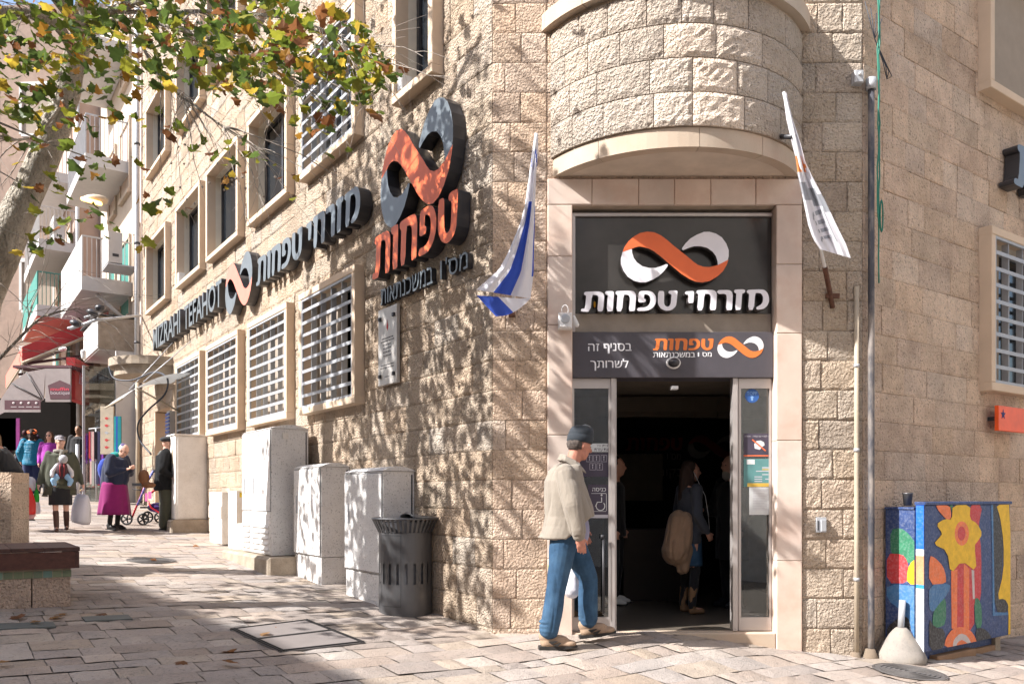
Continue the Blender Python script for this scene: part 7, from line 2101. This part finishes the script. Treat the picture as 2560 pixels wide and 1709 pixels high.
# woman leaning at the left edge
Yk = 13.6; q = wpx(30, 0, Yk); q.z = wpx(0, 1300, Yk).z
P = Pose(q, math.radians(192), 1.60, pel=(-.02, 0, .86), chest=(.16, 0, 1.14), neck=(.24, 0, 1.32), head=(.30, 0, 1.46), shl=(.20, .18, 1.28), shr=(.20, -.18, 1.28), ell=(.24, .24, 1.0), elr=(.26, -.24, 1.02), wrl=(.44, .1, 1.06), wrr=(.46, -.1, 1.08), hil=(-.02, .10, .83), hir=(-.02, -.10, .83), knl=(-.14, .10, .46), anl=(-.34, .10, .09), knr=(.25, -.1, .58), anr=(.30, -.1, .12))
P.hyaw = math.radians(60)
t = person('woman with long brown hair, sunglasses and shorts leaning at the left edge', P)
bo, h, R, hk = body(P, t, M['skin'], .012); eyes(t, h, R, hk, 'sun')
mb = MB(); mb.capsule(P.J('pel'), P.J('chest'), .17*P.k, .18*P.k, 14); mb.capsule(P.J('chest'), P.J('neck')-Vector((0, 0, .04)), .17*P.k, .08*P.k, 14); sleeves(P, mb, .07)
remesh('jacket', mb, .016, cloth('charcoal_jacket', (.03, .03, .03)), t, 2, .014, 8)
mb = MB(); mb.ellip(P.J('pel'), (.16, .18, .13), P.R, 12)
for s in 'lr': mb.capsule(P.J('hi'+s), P.J('hi'+s)+(P.J('kn'+s)-P.J('hi'+s))*.35, .105*P.k, .10*P.k, 10)
remesh('shorts', mb, .014, bl, t, 1, .006)
hair(P, t, h, R, hk, paint('light_brown_hair', (.20, .12, .07), rough=.8), .26); shoes(P, t, paint('pink_sneaker', (.55, .32, .33)))

# ------------------------------------------------------------------ people inside the hall
q = FD.P(1726*0+1.95-.07, -1.3, .29); q = Vector((wpx(1722, 0, 8.5).x, 8.5, .29))
P = Pose(q, math.radians(15), 1.58, wrl=(.10, .2, .95), wrr=(.12, -.22, .93)); P.hyaw = math.radians(-10)
t = person('young woman with long dark hair and white earphone cord standing inside the hall', P)
bo, h, R, hk = body(P, t, M['skin'], .012); eyes(t, h, R, hk)
jacket(P, t, cloth('slate_jacket', (.05, .055, .07)), .80, .13, .19); skirt(P, t, denim, .88, .55, .14, .17, .15, .17, folds=5); boots(P, t, paint('tan_boot', (.25, .14, .07)), .30); trousers(P, t, bl, .07, .05)
hair(P, t, h, R, hk, bpy.data.materials['dark_hair'], .30)
obj('earphone_cord', MB().tube([h(.0, -.085, 0), P.W((.14, -.13, 1.35)), P.W((.17, -.14, 1.15)), P.W((.18, -.16, .95))], .0035, 5), M['plastic_white'], t)
cmb = MB(); cmb.capsule(P.W((-.16, -.10, 1.05)), P.W((-.20, -.08, .72)), .13, .15, 12); cmb.capsule(P.W((-.1, -.12, .75)), P.W((-.12, -.1, .52)), .07, .06, 10)
ct = thing('folded_coat', 'tan coat hanging over the arm of the young woman inside', 'coat', P.W((-.16, -.1, .6))); remesh('coat', cmb, .014, cloth('tan_coat', (.30, .19, .12)), ct, 2, .03, 9)
q = Vector((wpx(1830, 0, 9.0).x, 9.0, .29)); P = Pose(q, math.radians(200), 1.66, wrr=(.30, -.15, 1.12), elr=(.08, -.27, 1.1))
t = person('elderly bearded man in a black coat inside the hall near the right door post', P)
bo, h, R, hk = body(P, t, M['skin_pale'], .013); eyes(t, h, R, hk); jacket(P, t, bl, .55, .17, .24, ra=.08); trousers(P, t, bl); shoes(P, t, M['black_rubber'])
mb = MB(); mb.ellip(h(.05, 0, -.10), (.05*hk, .055*hk, .07*hk), R, 10); remesh('beard', mb, .01, paint('grey_beard', (.35, .33, .31)), t, 1)
q = Vector((wpx(1536, 0, 9.2).x, 9.2, .29)); P = Pose(q, math.radians(-20), 1.66); t = person('person in dark clothes just inside the left door post', P)
bo, h, R, hk = body(P, t, M['skin'], .014); jacket(P, t, bl, .8); trousers(P, t, bl); shoes(P, t, M['plastic_white']); hair(P, t, h, R, hk, bpy.data.materials['dark_hair'], 0)
